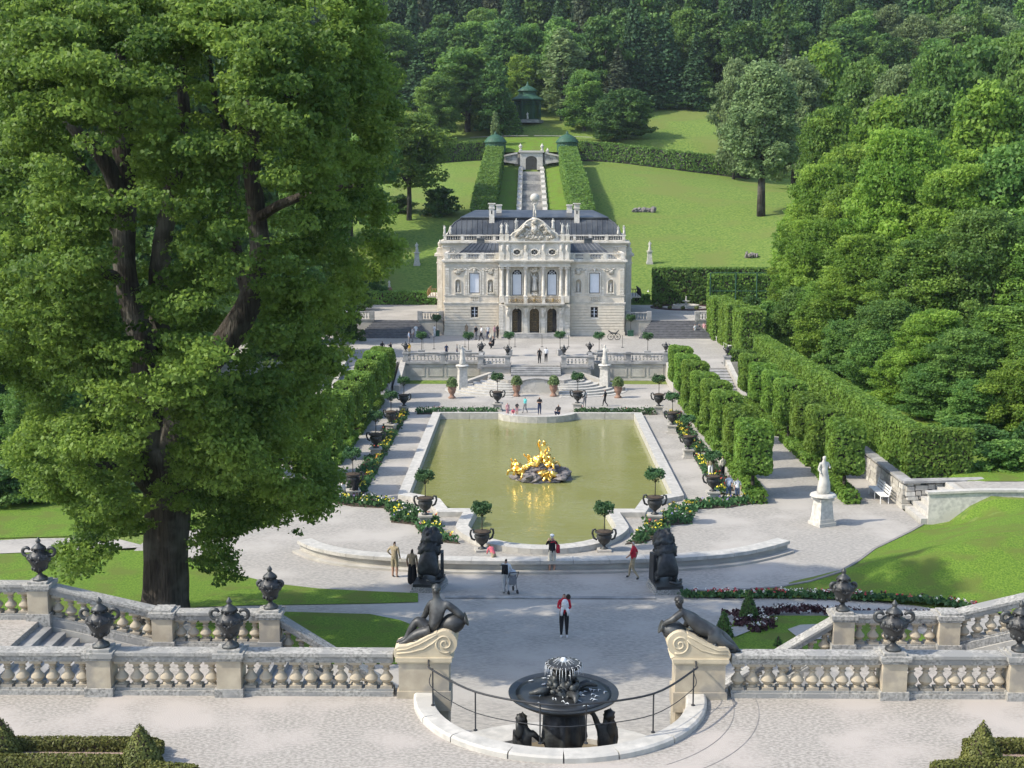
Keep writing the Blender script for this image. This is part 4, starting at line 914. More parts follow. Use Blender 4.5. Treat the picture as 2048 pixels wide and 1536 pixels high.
# ---- rear main block
b = pb(); b.bx(-10.2, 10.2, DEP, 21, 0, 9.75); b.bx(-10.95, -10.2, 7, 15, 0, 8.5); b.bx(10.2, 10.95, 7, 15, 0, 8.5); mb_ = pput(b, 'wall', 'palace_stone')
for z0, z1, p in ((9.3, 9.42, .08), (9.6, 9.75, .18), (9.75, 9.95, .34)):
    b = pb(); b.bx(-10.2 - p, 10.2 + p, DEP - p, 21 + p, z0, z1); pput(b, 'string_course', 'palace_trim')
for s in (-1, 1):
    for z0, z1, p in ((3.4, 3.58, .12), (7.4, 7.5, .08), (8.2, 8.5, .25)):
        b = pb(); xo = s * 10.95; b.bx(min(xo, xo + s * p), max(xo, xo + s * p), 7 - p, 15, z0, z1); b.bx(min(s * 10.2, xo), max(s * 10.2, xo), 7 - p, 7, z0, z1); pput(b, 'string_course', 'palace_trim')
    b = pb(); xo = s * 10.6; b.bx(xo - .25, xo + .25, 6.8, 7, 0, 8.2)
    for zz in [x * .3 + 3.7 for x in range(12)]: b.bx(s * 10.22 - .12, s * 10.22 + .12, 6.86, 7.0, zz, zz + .24)
    pput(b, 'pilaster', 'palace_trim')
    b = pb(); b.bx(s * 10.95 - (.0 if s > 0 else 1.2), s * 10.95 + (1.2 if s > 0 else 0), 8.2, 13.8, 3.45, 3.6); pput(b, 'side_balcony', 'palace_trim')
    b = pb(); X_ = s * 12.1
    for k in range(19): y = 8.2 + 5.6 * k / 18; b.tube([(X_, y, 3.6), (X_ + s * .12, y, 3.9), (X_, y, 4.4)], .03, n=4)
    for k in range(5): x = s * 10.95 + s * 1.15 * k / 4; b.tube([(x, 8.2, 3.6), (x, 8.1, 3.9), (x, 8.2, 4.4)], .035, n=4)
    b.tube([(s * 10.95, 8.2, 4.42), (X_, 8.2, 4.42), (X_, 13.8, 4.42)], .04, n=5); pput(b, 'balcony_railing', 'gilt_iron' if s < 0 else 'rail_iron')
    b = pb(); b.bx(s * 10.96 - .0 if s > 0 else s * 10.96 - .04, s * 10.96 + .04 if s > 0 else s * 10.96, 9.6, 11.2, 3.6, 6.8); pput(b, 'side_window', 'dark_pane_and_shade')
    # attic end with oval window & balustrade
    b = pb(); xo = s * 9.1; b.tube([(xo + .28 * math.cos(R(a)), DEP - .04, 8.95 + .36 * math.sin(R(a))) for a in range(0, 361, 24)], .05, n=5, cap=False); pput(b, 'oval_frame', 'palace_trim')
    b = pb(); b.lathe([(.26, 0), (.26, .03)], n=16); b.xf(Matrix.Translation((xo, DEP - .01, 8.95)) @ Matrix.Rotation(R(90), 4, 'X')); pput(b, 'oval_window', 'palace_carved')
    b = pb(); b.bx(min(s * 10.95, s * 10.2), max(s * 10.95, s * 10.2), 6.9, 15, 8.5, 9.1); b.lathe([(.28, 9.1), (.16, 9.2), (.22, 9.5), (.26, 9.65), (.1, 9.85), (.03, 10.05)], c=(s * 10.6, 7.1, 0), n=10); pput(b, 'corner_urn', 'palace_trim')
z9 = 9.95
b = pb(); b.bx(-10.1, 10.1, DEP + .05, DEP + .3, z9, z9 + .12); b.bx(-10.15, 10.15, DEP + .0, DEP + .35, z9 + .56, z9 + .68); 
for s in (-1, 1): b.bx(min(s * 10.1, s * 9.85), max(s * 10.1, s * 9.85), DEP + .35, 21, z9, z9 + .12); b.bx(min(s * 10.15, s * 9.8), max(s * 10.15, s * 9.8), DEP + .35, 21, z9 + .56, z9 + .68); bal_run_y(b, s * 9.98, DEP + .5, 21, z9 + .12, 30, .44, .07)
pput(b, 'parapet_rail', 'palace_trim')
for s in (-1, 1):
    for x0, x1 in ((9.7, 8.1), (7.9, 6.3), (6.1, 4.6), (4.3, 3.7)):
        n = 6 if x0 > 4.5 else 2
        for k in range(n): shared('baluster', SMALL_BAL, pal, (s * (x1 + (x0 - x1) * (k + .5) / n), DEP + .17, z9 + .12), (.75, .75, .88))
    for x in (9.9, 8.0, 6.2, 4.45): b = pb(); b.bx(s * x - .16, s * x + .16, DEP + .02, DEP + .33, z9 + .12, z9 + .7); pput(b, 'parapet_pier', 'palace_trim')
    for i_, (x, y) in enumerate(((9.95, DEP + .15), (9.3, DEP + .15), (10.0, DEP + 1.2))): shared('roof_statue', (ST_ARM, ST_ROBE, ST_NUDE)[i_], pal, (s * x, y, z9 + .7), (.75 * 1.4,) * 3, rz=.5 * s)
# curved main roof, built from its seams: lofted rings
def roof_ring(ix, iy, z): return (-9.75 + ix, 9.75 - ix, DEP + .6 + iy, 20.4 - iy, z)
rings = [roof_ring(0, 0, 9.95), roof_ring(.06, .1, 10.6), roof_ring(.35, .35, 11.3), roof_ring(.8, .7, 11.9), roof_ring(1.5, 1.1, 12.35), roof_ring(1.75, 1.25, 12.45)]
def ring_sh(b, rings):
    V = []; Fc = []
    for r in rings: V += [(r[0], r[2], r[4]), (r[1], r[2], r[4]), (r[1], r[3], r[4]), (r[0], r[3], r[4])]
    for k in range(len(rings) - 1):
        for i in range(4): j = (i + 1) % 4; Fc.append((k * 4 + i, k * 4 + j, k * 4 + 4 + j, k * 4 + 4 + i))
    m = (len(rings) - 1) * 4; Fc.append((m, m + 1, m + 2, m + 3)); b.add(V, Fc)
b = pb(); ring_sh(b, rings); rf = pput(b, 'roof', 'roof_metal')
b = pb(); ring_sh(b, [roof_ring(1.45, .95, 12.42), roof_ring(1.45, .95, 12.55), roof_ring(2.9, 4.2, 13.25)]); pput(b, 'roof_top', 'roof_metal', rf)
for k in range(33):
    x = -9.3 + 18.6 * k / 32; b = pb(); P = []
    for r in rings:
        if r[0] - .01 <= x <= r[1] + .01: P.append((x, r[2] - .02, r[4] + .02))
    if len(P) > 1: b.tube(P, .035, n=4); pput(b, 'standing_seam', 'roof_metal', rf)
for s in (-1, 1):
    for k in range(9):
        y = DEP + 1.2 + k * 1.6; b = pb(); b.tube([((r[1] if s > 0 else r[0]) + s * .02, max(y, r[2]), r[4] + .02) for r in rings], .035, n=4); pput(b, 'standing_seam', 'roof_metal', rf)
    # rounded corner hips
    b = pb(); b.tube([((r[1] if s > 0 else r[0]), r[2], r[4] + .03) for r in rings], .07, n=6); pput(b, 'hip_roll', 'roof_metal', rf)
    # chimney
    cx = s * 4.75; cy = DEP + 1.6; b = pb(); b.bx(cx - .38, cx + .38, cy - .4, cy + .4, 10.0, 11.3); b.bx(cx - .29, cx + .29, cy - .3, cy + .3, 11.3, 13.5); b.bx(cx - .36, cx + .36, cy - .37, cy + .37, 13.5, 13.62); b.bx(cx - .30, cx + .30, cy - .32, cy + .32, 13.62, 14.0); b.bx(cx - .42, cx + .42, cy - .44, cy + .44, 14.0, 14.12)
    ch = pput(b, 'chimney', 'palace_trim', rf); b = pb(); b.bx(cx - .07, cx + .07, cy - .31, cy - .3, 12.9, 13.3); pput(b, 'flue_opening', 'dark_pane_and_shade', rf)
    b = pb(); c2 = cx + (-.75 if s > 0 else .75); b.bx(c2 - .3, c2 + .3, cy + 2, cy + 2.6, 12.0, 13.8); b.bx(c2 - .38, c2 + .38, cy + 1.9, cy + 2.7, 13.8, 13.95); pput(b, 'chimney', 'palace_trim', rf)
# ---- middle bay
YF = -1.25
doors = [(-1.87), 0.0, 1.87]
holes = [(x - .52, x + .52, .42, 3.05, 1) for x in doors]
b = pb(); wall_with_holes(b, -3.8, 3.8, 0, 3.45, YF + .1, .5, holes); b.bx(-3.8, 3.8, YF + .9, 1.0, 0, 3.45)
wall_with_holes(b, -3.8, 3.8, 3.45, 7.5, YF + .9, .4, [(x - .52, x + .52, 4.35, 7.1, 1) for x in (-1.87, 1.87)] + [(-.45, .45, 4.5, 7.0, 1)]); b.bx(-3.8, 3.8, YF + 1.6, 1.0, 3.45, 10.1)
b.bx(-3.8, 3.8, YF + .15, YF + 1.6, 7.5, 8.2); wall_with_holes(b, -3.8, 3.8, 8.2, 10.0, YF + .3, .5, [(x - .34, x + .34, 8.7, 9.3, 0) for x in doors]); b.bx(-3.8, -3.4, YF + .6, YF + 1.6, 3.45, 7.5); b.bx(3.4, 3.8, YF + .6, YF + 1.6, 3.45, 7.5)
b.bx(-3.8, 3.8, YF + 1.0, YF + 1.6, 8.2, 10.0)
pput(b, 'wall', 'palace_trim')
for i, x in enumerate(doors):
    dn = pb(); r = .50; zc = 3.05 - .52
    if i == 1:
        dn.bx(x - r, x + r, YF + .42, YF + .47, .42, zc); dn.extr([(x + r * math.cos(R(a)), zc + r * math.sin(R(a))) for a in range(0, 181, 12)], YF + .42, YF + .47); d = pput(dn, 'entrance_door', 'iron_door')
    else:
        s = -1 if i == 0 else 1
        dn.bx(x - r if i == 2 else x - r, x + .05 if i == 2 else x + .05, YF + .42, YF + .47, .42, zc); d = pput(dn, 'entrance_door', 'iron_door')
        b = pb(); b.bx(x + .06, x + r, YF + .85, YF + .88, .42, zc); b.extr([(x + r * math.cos(R(a)), zc + r * math.sin(R(a))) for a in range(0, 181, 12)], YF + .6, YF + .62); pput(b, 'doorway_shade_panel', 'dark_pane_and_shade', d)  # dark panels painted as the unlit hall behind the open leaf
    b = pb()
    for xx in [x - r + .06 + j * .11 for j in range(9)]:
        if i != 1 and xx > x + .05: continue
        b.tube([(xx, YF + .40, .6), (xx, YF + .40, zc + math.sqrt(max(0, r * r - (xx - x) ** 2)) - .03)], .013, n=4)
    for zz in (.6, 1.1, 1.6, 2.1, zc):
        xe = x + (r if i == 1 else .05); b.tube([(x - r + .03, YF + .40, zz), (xe, YF + .40, zz)], .018, n=4)
        for xx in (x - .3,) + ((x + .3,) if i == 1 else ()): b.tube([(xx + .12 * math.cos(R(a)), YF + .39, zz + .24 + .12 * math.sin(R(a))) for a in range(0, 361, 45)], .014, n=4)
    pput(b, 'iron_grille', 'gilt_iron', d)
    b = pb(); b.tube([(x - .58, YF + .06, .42), (x - .58, YF + .06, zc)] + [(x - .58 * math.cos(R(a)), YF + .06, zc + .58 * math.sin(R(a))) for a in range(15, 180, 15)] + [(x + .58, YF + .06, zc), (x + .58, YF + .06, .42)], .055, n=6); b.ball((x, YF, 3.18), (.15, .14, .2), 8, 6, amp=.4); pput(b, 'door_surround', 'palace_trim')
    # oval attic windows
    b = pb(); b.tube([(x + .42 * math.cos(R(a)), YF + .26, 9.0 + .33 * math.sin(R(a))) for a in range(0, 361, 20)], .075, n=6, cap=False); b.ball((x - .55, YF + .25, 9.0), (.12, .08, .3), 8, 6, amp=.5); b.ball((x + .55, YF + .25, 9.0), (.12, .08, .3), 8, 6, amp=.5); of = pput(b, 'oval_frame', 'palace_trim')
    b = pb(); b.lathe([(1, 0), (1, .03)], n=20); b.xf(Matrix.Translation((x, YF + .46, 9.0)) @ Matrix.Rotation(R(90), 4, 'X') @ Matrix.Diagonal((.4, .31, 1, 1))); pput(b, 'pane', 'dark_pane_and_shade', of)
    b = pb(); 
    for a in (0, 60, 120): b.tube([(x - .38 * math.cos(R(a)), YF + .40, 9.0 - .29 * math.sin(R(a))), (x + .38 * math.cos(R(a)), YF + .40, 9.0 + .29 * math.sin(R(a)))], .02, n=4)
    pput(b, 'glazing_bar', 'palace_trim', of)
for x in (-1.87, 1.87): window(x, 4.35, 7.1, 1.04, YF + 1.0, 'arch')
for x in (-1.87, 1.87):
    b = pb(); zc = 7.1 - .52; b.tube([(x - .6, YF + .86, 4.4), (x - .6, YF + .86, zc)] + [(x - .6 * math.cos(R(a)), YF + .86, zc + .6 * math.sin(R(a))) for a in range(15, 180, 15)] + [(x + .6, YF + .86, zc), (x + .6, YF + .86, 4.4)], .07, n=6); pput(b, 'window_surround', 'palace_trim')
b = pb(); b.bx(-.45, .45, YF + 1.29, YF + 1.31, 4.5, 7.0); pput(b, 'niche_back', 'palace_carved')
shared('niche_statue', ST_ARM, pal, (0, YF + .78, 4.75), (2.0,) * 3)
b = pb(); b.box((0, YF + .75, 4.55), (.6, .5, .4)); b.ball((0, YF + .8, 7.15), (.5, .15, .3), 12, 8, amp=.6); pput(b, 'statue_plinth', 'palace_carved')
COLM = lath([(.24, 0), (.24, .10), (.19, .16), (.18, .22), (.17, 1.6), (.15, 2.75), (.2, 2.80), (.16, 2.86), (.26, 3.1), (.28, 3.14)], n=14)
COLM.box((0, 0, .04), (.5, .5, .08)); COLM.box((0, 0, 3.18), (.56, .56, .08)); colm = COLM.mesh('column', 'palace_trim', smooth=True)
capb = MB()
for k in range(10): a = R(36 * k); capb.ball((.22 * math.cos(a), .22 * math.sin(a), 3.0), (.08, .08, .12), 6, 4, amp=.4)
capm = capb.mesh('capital', 'palace_trim', smooth='all')
for x in (-3.45, -2.83, -.94, .94, 2.83, 3.45):
    c = shared('column', colm, pal, (x, YF + .42, 4.28)); shared('capital', capm, c, (0, 0, 0))
    b = pb(); b.bx(x - .27, x + .27, YF + .14, YF + .85, 3.62, 4.28); pput(b, 'column_pedestal', 'palace_trim')
# caryatid pilasters between the doors, carrying the balcony
for x in (-2.85, -.94, .94, 2.85):
    b = pb(); b.bx(x - .22, x + .22, YF - .02, YF + .1, .4, 2.0); b.box((x, YF + .0, 2.9), (.5, .35, .5), taper=1.3); b.ball((x, YF - .15, 2.55), (.2, .2, .42), 10, 8, amp=.4); b.ball((x, YF - .2, 3.05), .13, 8, 6); pput(b, 'atlante_pilaster', 'palace_trim')
for x in (-3.55, 3.55): 
    for kz in range(10): b = pb(); b.bx(x - .24, x + .24, YF + .02, YF + .1, .45 + kz * .3, .71 + kz * .3); pput(b, 'quoin_block', 'palace_trim')
b = pb(); b.bx(-3.1, 3.1, YF - .75, YF + .1, 3.42, 3.58); b.bx(-3.2, 3.2, YF - .85, YF + .1, 3.58, 3.64); bal = pput(b, 'balcony', 'palace_trim')
for i, (x0, x1) in enumerate(((-2.75, -1.15), (-.8, .8), (1.15, 2.75))):
    b = pb(); y = YF - .72
    for k in range(13):
        x = x0 + (x1 - x0) * k / 12; b.tube([(x, y, 3.66), (x, y - .10, 3.85), (x, y - .02, 4.30)], .016, n=4)
    for k in range(7):
        x = x0 + (x1 - x0) * (k + .5) / 7; b.tube([(x + .09 * math.cos(R(a)), y - .07, 3.95 + .15 * math.sin(R(a))) for a in range(0, 361, 45)], .022, n=4)
    b.ball(((x0 + x1) / 2, y - .1, 4.0), (.16, .05, .2), 8, 6, amp=.5); b.tube([(x0, y, 4.32), (x1, y, 4.32)], .035, n=5); b.tube([(x0, y, 3.68), (x1, y, 3.68)], .025, n=5); pput(b, 'gilded_railing', 'gilt_iron', bal)
for x in (-2.95, -.97, .97, 2.95): b = pb(); b.bx(x - .15, x + .15, YF - .85, YF - .55, 3.64, 4.38); b.bx(x - .18, x + .18, YF - .88, YF - .52, 4.34, 4.42); pput(b, 'balcony_pier', 'palace_trim', bal)
for z0, z1, p in ((7.46, 7.6, .05), (7.9, 8.05, .2), (8.05, 8.2, .34), (9.95, 10.05, .18), (10.05, 10.2, .30)):
    b = pb(); yy = YF + .15 if z1 < 9 else YF + .3; b.bx(-3.8 - p, 3.8 + p, yy - p, yy, z0, z1); b.bx(-3.8 - p, -3.8, yy, 1.0, z0, z1); b.bx(3.8, 3.8 + p, yy, 1.0, z0, z1); pput(b, 'cornice', 'palace_trim')
for x in (-3.45, -2.83, -.94, .94, 2.83, 3.45):
    b = pb(); b.bx(x - .22, x + .22, YF + .18, YF + .3, 8.2, 9.95); b.ball((x, YF + .12, 9.5), (.15, .1, .35), 8, 6, amp=.5); pput(b, 'attic_pilaster', 'palace_trim')
b = pb(); 
for k in range(3): b.bx(-2.9 - .3 * k, 2.9 + .3 * k, YF - .55 - .35 * (k + 1), YF + .1, 0, .42 - .14 * k)
for k in range(3):
    q = pb(); q.bx(-2.9 - .3 * k, 2.9 + .3 * k, YF - .5 - .38 * (k + 1), YF - .5 - .38 * k if k else YF + .1, 0, .42 - .14 * k); pput(q, 'entrance_step', 'step_stone')
# pediment with carved arms, attic statues, crowning figure with a globe
b = pb(); pts = [(-2.45, 10.2), (2.45, 10.2)] + [(2.45 * math.cos(R(a)) ** 1.0, 10.75 + 1.65 * math.sin(R(a)) ** 1.3) for a in range(10, 171, 8)] + []; PED = [(2.5, 10.75), (2.3, 11.0), (1.95, 11.15), (1.6, 11.5), (1.2, 11.9), (.8, 12.25), (.4, 12.45), (0, 12.5)]; PED = PED + [(-x, z) for x, z in PED[-2::-1]]; b.extr([(-2.5, 10.2), (2.5, 10.2)] + PED, YF + .35, YF + .8); pd = pput(b, 'pediment', 'palace_trim')
b = pb(); b.sweep([(0, 0, 0), (0, .01, 0)], [(0, 0), (.01, 0), (.01, .01)]) if False else None
b.tube([(x, YF + .3, z) for x, z in PED], .10, n=6); pput(b, 'pediment_moulding', 'palace_trim', pd)
b = pb(); random.seed(11)
for k in range(120):
    a = R(random.uniform(5, 175)); rr = random.uniform(0, .88); x = 2.3 * rr * math.cos(a); z = 10.4 + 1.75 * rr * math.sin(a) ** 1.3
    b.ball((x, YF + .28, z), (random.uniform(.10, .28), random.uniform(.10, .22), random.uniform(.10, .26)), 8, 6, amp=.7, fr=3, seed=k)
b.ball((0, YF + .15, 11.4), (.36, .2, .46), 14, 10, amp=.3); b.ball((0, YF + .1, 12.2), (.32, .2, .22), 12, 8, amp=.5)
for s in (-1, 1): b.tube([(s * .5, YF + .15, 11.7), (s * 1.0, YF + .05, 11.9), (s * 1.3, YF + .1, 11.4), (s * 1.7, YF + .1, 11.1), (s * 2.1, YF + .15, 10.6)], [.12, .17, .2, .2, .12], n=7)
pput(b, 'carved_arms', 'palace_carved', pd, smooth='all')
b = pb(); b.lathe([(.42, 12.3), (.36, 12.5), (.26, 12.62), (.28, 12.7)], c=(0, YF + .6, 0), n=10); pput(b, 'statue_base', 'palace_trim', pd)
J = dict(pelvis=((0, 0, 1.0), .17), waist=((.02, 0, 1.2), .15), chest=((.05, .02, 1.42), .19), neck=((0, -.08, 1.58), .07), head=((-.05, -.18, 1.64), .1), s1=((.2, 0, 1.5), .08), e1=((.38, 0, 1.66), .06), h1=((.22, .05, 1.92), .05), s2=((-.18, 0, 1.5), .08), e2=((-.38, 0, 1.62), .06), h2=((-.22, .05, 1.92), .05),
         hp1=((.1, 0, .9), .13), k1=((.14, -.16, .52), .1), a1=((.12, .04, .06), .07), hp2=((-.1, 0, .9), .13), k2=((-.12, .05, .48), .1), a2=((-.14, .12, .06), .07))
E3 = [('pelvis', 'waist'), ('waist', 'chest'), ('chest', 'neck'), ('neck', 'head'), ('chest', 's1'), ('s1', 'e1'), ('e1', 'h1'), ('chest', 's2'), ('s2', 'e2'), ('e2', 'h2'), ('pelvis', 'hp1'), ('hp1', 'k1'), ('k1', 'a1'), ('pelvis', 'hp2'), ('hp2', 'k2'), ('k2', 'a2')]
atl = skin_mesh('crowning_figure', J, E3, ['stone_white'], sub=1, rough=.02)
shared('crowning_figure', atl, pd, tuple(Vector((0, YF + .6, 12.68))), (.86,) * 3)
b = pb(); b.ball((0, YF + .66, 14.72), .46, 18, 12, amp=.08, fr=4); b.tube([(.47 * math.cos(R(a)), YF + .66 + .2 * math.sin(R(a)), 14.72 + .43 * math.sin(R(a))) for a in range(0, 361, 20)], .035, n=4, cap=False); pput(b, 'globe', 'stone_white', pd, smooth='all')
for i, x in enumerate((-3.5, -2.95, -1.95, 1.95, 2.95, 3.5)):
    zb_ = 10.9 if abs(x) > 2.5 else 11.4
    b = pb(); b.bx(x - .22, x + .22, YF + .3, YF + .8, 10.2, zb_); pput(b, 'attic_pedestal', 'palace_trim')
    shared('attic_statue', (ST_ROBE, ST_ARM, ST_NUDE)[i % 3], pal, (x, YF + .55, zb_), (1.15 * 1.05,) * 3, rz=.3 * (i % 3 - 1))
for s in (-1, 1):
    b = pb(); b.bx(min(s * 2.5, s * 3.75), max(s * 2.5, s * 3.75), YF + .35, YF + .5, 10.2, 10.32); b.bx(min(s * 2.5, s * 3.75), max(s * 2.5, s * 3.75), YF + .33, YF + .52, 10.72, 10.84); bal_run(b, min(s * 2.5, s * 3.7), max(s * 2.5, s * 3.7), YF + .42, 10.32, 6, .4, .06); pput(b, 'attic_balustrade', 'palace_trim')
    b = pb(); b.bx(min(s * 3.5, s * 3.8), max(s * 3.5, s * 3.8), YF + .8, 1, 10.1, 10.2); pput(b, 'attic_roof_edge', 'palace_trim')
b = pb(); b.bx(-3.6, 3.6, YF + .85, DEP + .6, 10.1, 10.3); pput(b, 'flat_roof', 'roof_metal')
b = pb(); b.bx(-3.8, 3.8, 1.0, DEP, 0, 10.1); pput(b, 'wall', 'palace_stone')
# ================================================================== FORECOURT WALL, STAIRS, SIDE TERRACES
tw = thing('terrace_wall', 'pale panelled retaining wall of the forecourt behind the pool', 'wall', (0, YW, 0))
SB = baluster_mesh(.62, .105, 8, 'wall_stone', sq=False)
for s in (-1, 1):
    xa, xb = sorted((s * 4.9, s * 11.8)); b = MB(); b.bx(xa, xb, YW - .3, YW + .1, -.1, ZF); b.build('wall_face', 'wall_stone', tw)
    b = MB(); b.bx(xa, xb, YW - .42, YW - .3, -.1, .22); b.build('wall_plinth', 'wall_stone', tw)
    b = MB(); b.bx(xa, xb, YW - .44, YW + .3, ZF - .14, ZF + .06); b.build('wall_cornice', 'step_stone', tw)
    for k in range(4):
        x0 = xa + .35 + k * (xb - xa - .3) / 4; x1 = x0 + (xb - xa) / 4 - .35
        b = MB()
        for (u0_, u1_, v0, v1) in ((x0, x1, .5, .56), (x0, x1, 1.34, 1.40), (x0, x0 + .06, .56, 1.34), (x1 - .06, x1, .56, 1.34)): b.bx(u0_, u1_, YW - .34, YW - .3, v0, v1)
        b.build('wall_panel', 'wall_stone', tw)
    # middle projection beside the stairs
    b = MB(); xa2, xb2 = sorted((s * 2.25, s * 4.9)); b.bx(xa2, xb2, 112.3, YW - .1, -.1, ZF); b.build('wall_face', 'wall_stone', tw)
    b = MB(); b.bx(xa2, xb2, 112.15, 112.3, ZF - .14, ZF + .05); b.build('wall_cornice', 'step_stone', tw)
    bl = balustrade('forecourt_balustrade', 'stone balustrade on the forecourt edge, %s of the middle stairs' % ('left' if s < 0 else 'right'), [(s * 11.8, YW - .1, ZF), (s * 8.4, YW - .1, ZF), (s * 4.9, YW - .1, ZF), (s * 4.9, 112.5, ZF - .0), (s * 2.5, 112.5, ZF)][::1], [True, True, True, True, True], H=.86, w=.26, sp=.31, mesh=SB, bm='step_stone', cm='step_stone', pier_m='step_stone', pw=.46, base=.12, cap=.14)
    # return walls with falling top beside the outer stairs
    b = MB(); x = s * 12.05; b.add([(x - .25, YW + .1, -.1), (x + .25, YW + .1, -.1), (x + .25, 108.6, -.1), (x - .25, 108.6, -.1), (x - .25, YW + .1, ZF + .12), (x + .25, YW + .1, ZF + .12), (x + .25, 108.6, .55), (x - .25, 108.6, .55)], [(0, 1, 2, 3), (4, 5, 6, 7), (0, 1, 5, 4), (1, 2, 6, 5), (2, 3, 7, 6), (3, 0, 4, 7)]); b.build('return_wall', 'wall_stone', tw)
# middle flight
ms = thing('forecourt_stairs', 'stone stairs in the middle, dropping from the forecourt towards the pool in two fanned flights', 'stairs', (0, 110, 0))
for k in range(5): b = MB(); b.bx(-2.2, 2.2, 112.5 - .38 * (k + 1), 112.5 - .38 * k, 0, ZF - .142 * (k + 1)); b.build('step', 'step_stone', ms)
ZL = ZF - .142 * 5
b = MB(); b.prism([(-4.2, 112.2), (-4.2, 110.2), (-2.4, 108.3), (2.4, 108.3), (4.2, 110.2), (4.2, 112.2)], 0, ZL); b.build('landing', 'gravel', ms)
for s in (-1, 1):
    n = 7
    for k in range(1, n + 1):
        z = ZL - ZL * k / (n + 0.4); rx, ry = 1.0 + .62 * k, .8 + .50 * k; pts = []
        for a in range(0, 97, 8):
            aa = R(a); pts.append((s * (2.6 + rx * math.cos(aa) ** 1), 109.8 - ry * math.sin(aa)))
        pts += [(s * 1.9, 109.8 - ry * .97), (s * 1.9, 109.8)]
        pts = [(s * (2.6 + rx), 110.4)] + pts
        if s < 0: pts = pts[::-1]
        b = MB(); b.prism(pts, -.05, z - .004 * 0); b.build('fan_step', 'marble_rim', ms)
    b = MB(); seg_rail(b, (s * 4.0, 112.0, 0), (s * 7.3, 109.0, 0), .5, -.1, 0.0); 
    A = Vector((s * 4.0, 112.0, 1.25)); Bv = Vector((s * 7.6, 109.2, .35)); d = (Bv - A).xy.normalized(); nn = Vector((-d.y, d.x, 0)) * .24
    V = [A - nn - Vector((0, 0, 1.3)), A + nn - Vector((0, 0, 1.3)), A + nn, A - nn, Bv - nn - Vector((0, 0, .4)), Bv + nn - Vector((0, 0, .4)), Bv + nn, Bv - nn]
    b = MB(); b.add(V, [(0, 1, 2, 3), (7, 6, 5, 4), (0, 4, 5, 1), (1, 5, 6, 2), (2, 6, 7, 3), (3, 7, 4, 0)]); b.build('cheek_wall', 'wall_stone', ms)
b = MB(); b.extr([(-1.95, -.05), (1.95, -.05), (1.95, .75)] + [(1.55 * math.cos(R(a)), .55 + .72 * math.sin(R(a))) for a in range(0, 181, 12)] + [(-1.95, .75)], 107.9, 108.35); b.build('alcove_wall', 'stone_white', ms)
b = MB(); b.tube([(1.6 * math.cos(R(a)), 107.86, .55 + .76 * math.sin(R(a))) for a in range(0, 181, 10)], .07, n=6); b.build('alcove_arch', 'step_stone', ms)
# outer stairs at both ends, going down to the side walks
for s in (-1, 1):
    st = thing('walk_stairs', 'long shallow stone stairs from the forecourt down to the %s side walk' % ('left' if s < 0 else 'right'), 'stairs', (s * 14.5, 106, 0))
    n = 12
    for k in range(n): b = MB(); y1 = 111 - .82 * k; b.bx(s * 14.6 - 2.1, s * 14.6 + 2.1, y1 - .82, y1, -.05, ZF - ZF * (k + 1) / (n + 1)); b.build('step', 'step_stone', st)
    A = Vector((s * 16.95, 112.0, ZF + .9)); Bv = Vector((s * 16.95, 101.2, .7)); V = []
    for p, z0 in ((A, -.1), (Bv, -.1)): V += [(p.x - .2, p.y, z0), (p.x + .2, p.y, z0), (p.x + .2, p.y, p.z - .3), (p.x - .2, p.y, p.z - .3)]
    b = MB(); b.add(V, [(0, 1, 2, 3), (7, 6, 5, 4), (0, 4, 5, 1), (1, 5, 6, 2), (2, 6, 7, 3), (3, 7, 4, 0)]); b.build('cheek_wall', 'wall_stone', st)
    b = MB(); b.bx(s * 16.95 - .28, s * 16.95 + .28, 112, 112.6, ZF - .3, ZF + .8); b.bx(s * 16.95 - .34, s * 16.95 + .34, 111.94, 112.66, ZF + .8, ZF + .92); b.build('end_pier', 'step_stone', st)
# side terraces, retaining walls, stairs up
ZS = 3.35
sty = 134.2
for s in (-1, 1):
    side = 'left' if s < 0 else 'right'; xo = s * 21.5 if s > 0 else -34
    P = [(s * 9.9, 138.0), (s * 12.0, 138.0), (s * 18.0, 138.0), (xo, 138.0), (xo, 160), (s * 9.9, 160)]
    if s < 0: P = P[::-1]
    b = MB(); b.prism(P, 0, ZS); structure(b.build('side_terrace', 'gravel'), 'upper gravel terrace on the %s side of the palace' % side)
    rw = thing('side_terrace_wall', 'low retaining wall with dark balustrade %s of the palace, beside the wide stairs' % side, 'wall', (s * 14, 137.6, ZF))
    for a, c in ((9.85, 12.6), (17.4, 21.4)):
        xa, xb = sorted((s * a, s * c)); b = MB(); b.bx(xa, xb, 137.5, 138.01, ZF - .2, ZS + .02); b.build('wall_face', 'wall_stone', rw)
        b = MB(); b.bx(xa, xb, 137.42, 137.9, ZS + .02, ZS + .12); b.build('base_rail', 'step_stone', rw)
        b = MB(); b.bx(xa, xb, 137.45, 137.85, ZS + .82, ZS + .94); b.build('top_rail', 'step_stone', rw)
        n = int((xb - xa) / .3)
        for k in range(n): q = link('baluster', SB, rw, (xa + (xb - xa) * (k + .5) / n - s * 14, .05, ZS + .12 - ZF)); q.scale = (1, 1, 1.13)
        for x in (xa + .2, xb - .2): b = MB(); b.bx(x - .25, x + .25, 137.4, 137.95, ZS + .02, ZS + 1.02); b.build('pier', 'step_stone', rw)
    ss = thing('wide_stairs', 'wide dark stone stairs spreading as they descend, %s of the palace' % side, 'stairs', (s * 15, 136, ZF))
    n = 11
    for k in range(n):
        z = ZS - (ZS - ZF) * (k) / n; w0 = 2.35 + .16 * k; y = 138.0 - .36 * k; b = MB(); b.bx(s * 15 - w0, s * 15 + w0, y - .36, y - .004, ZF - .1, z); b.build('step', 'step_dark', ss)
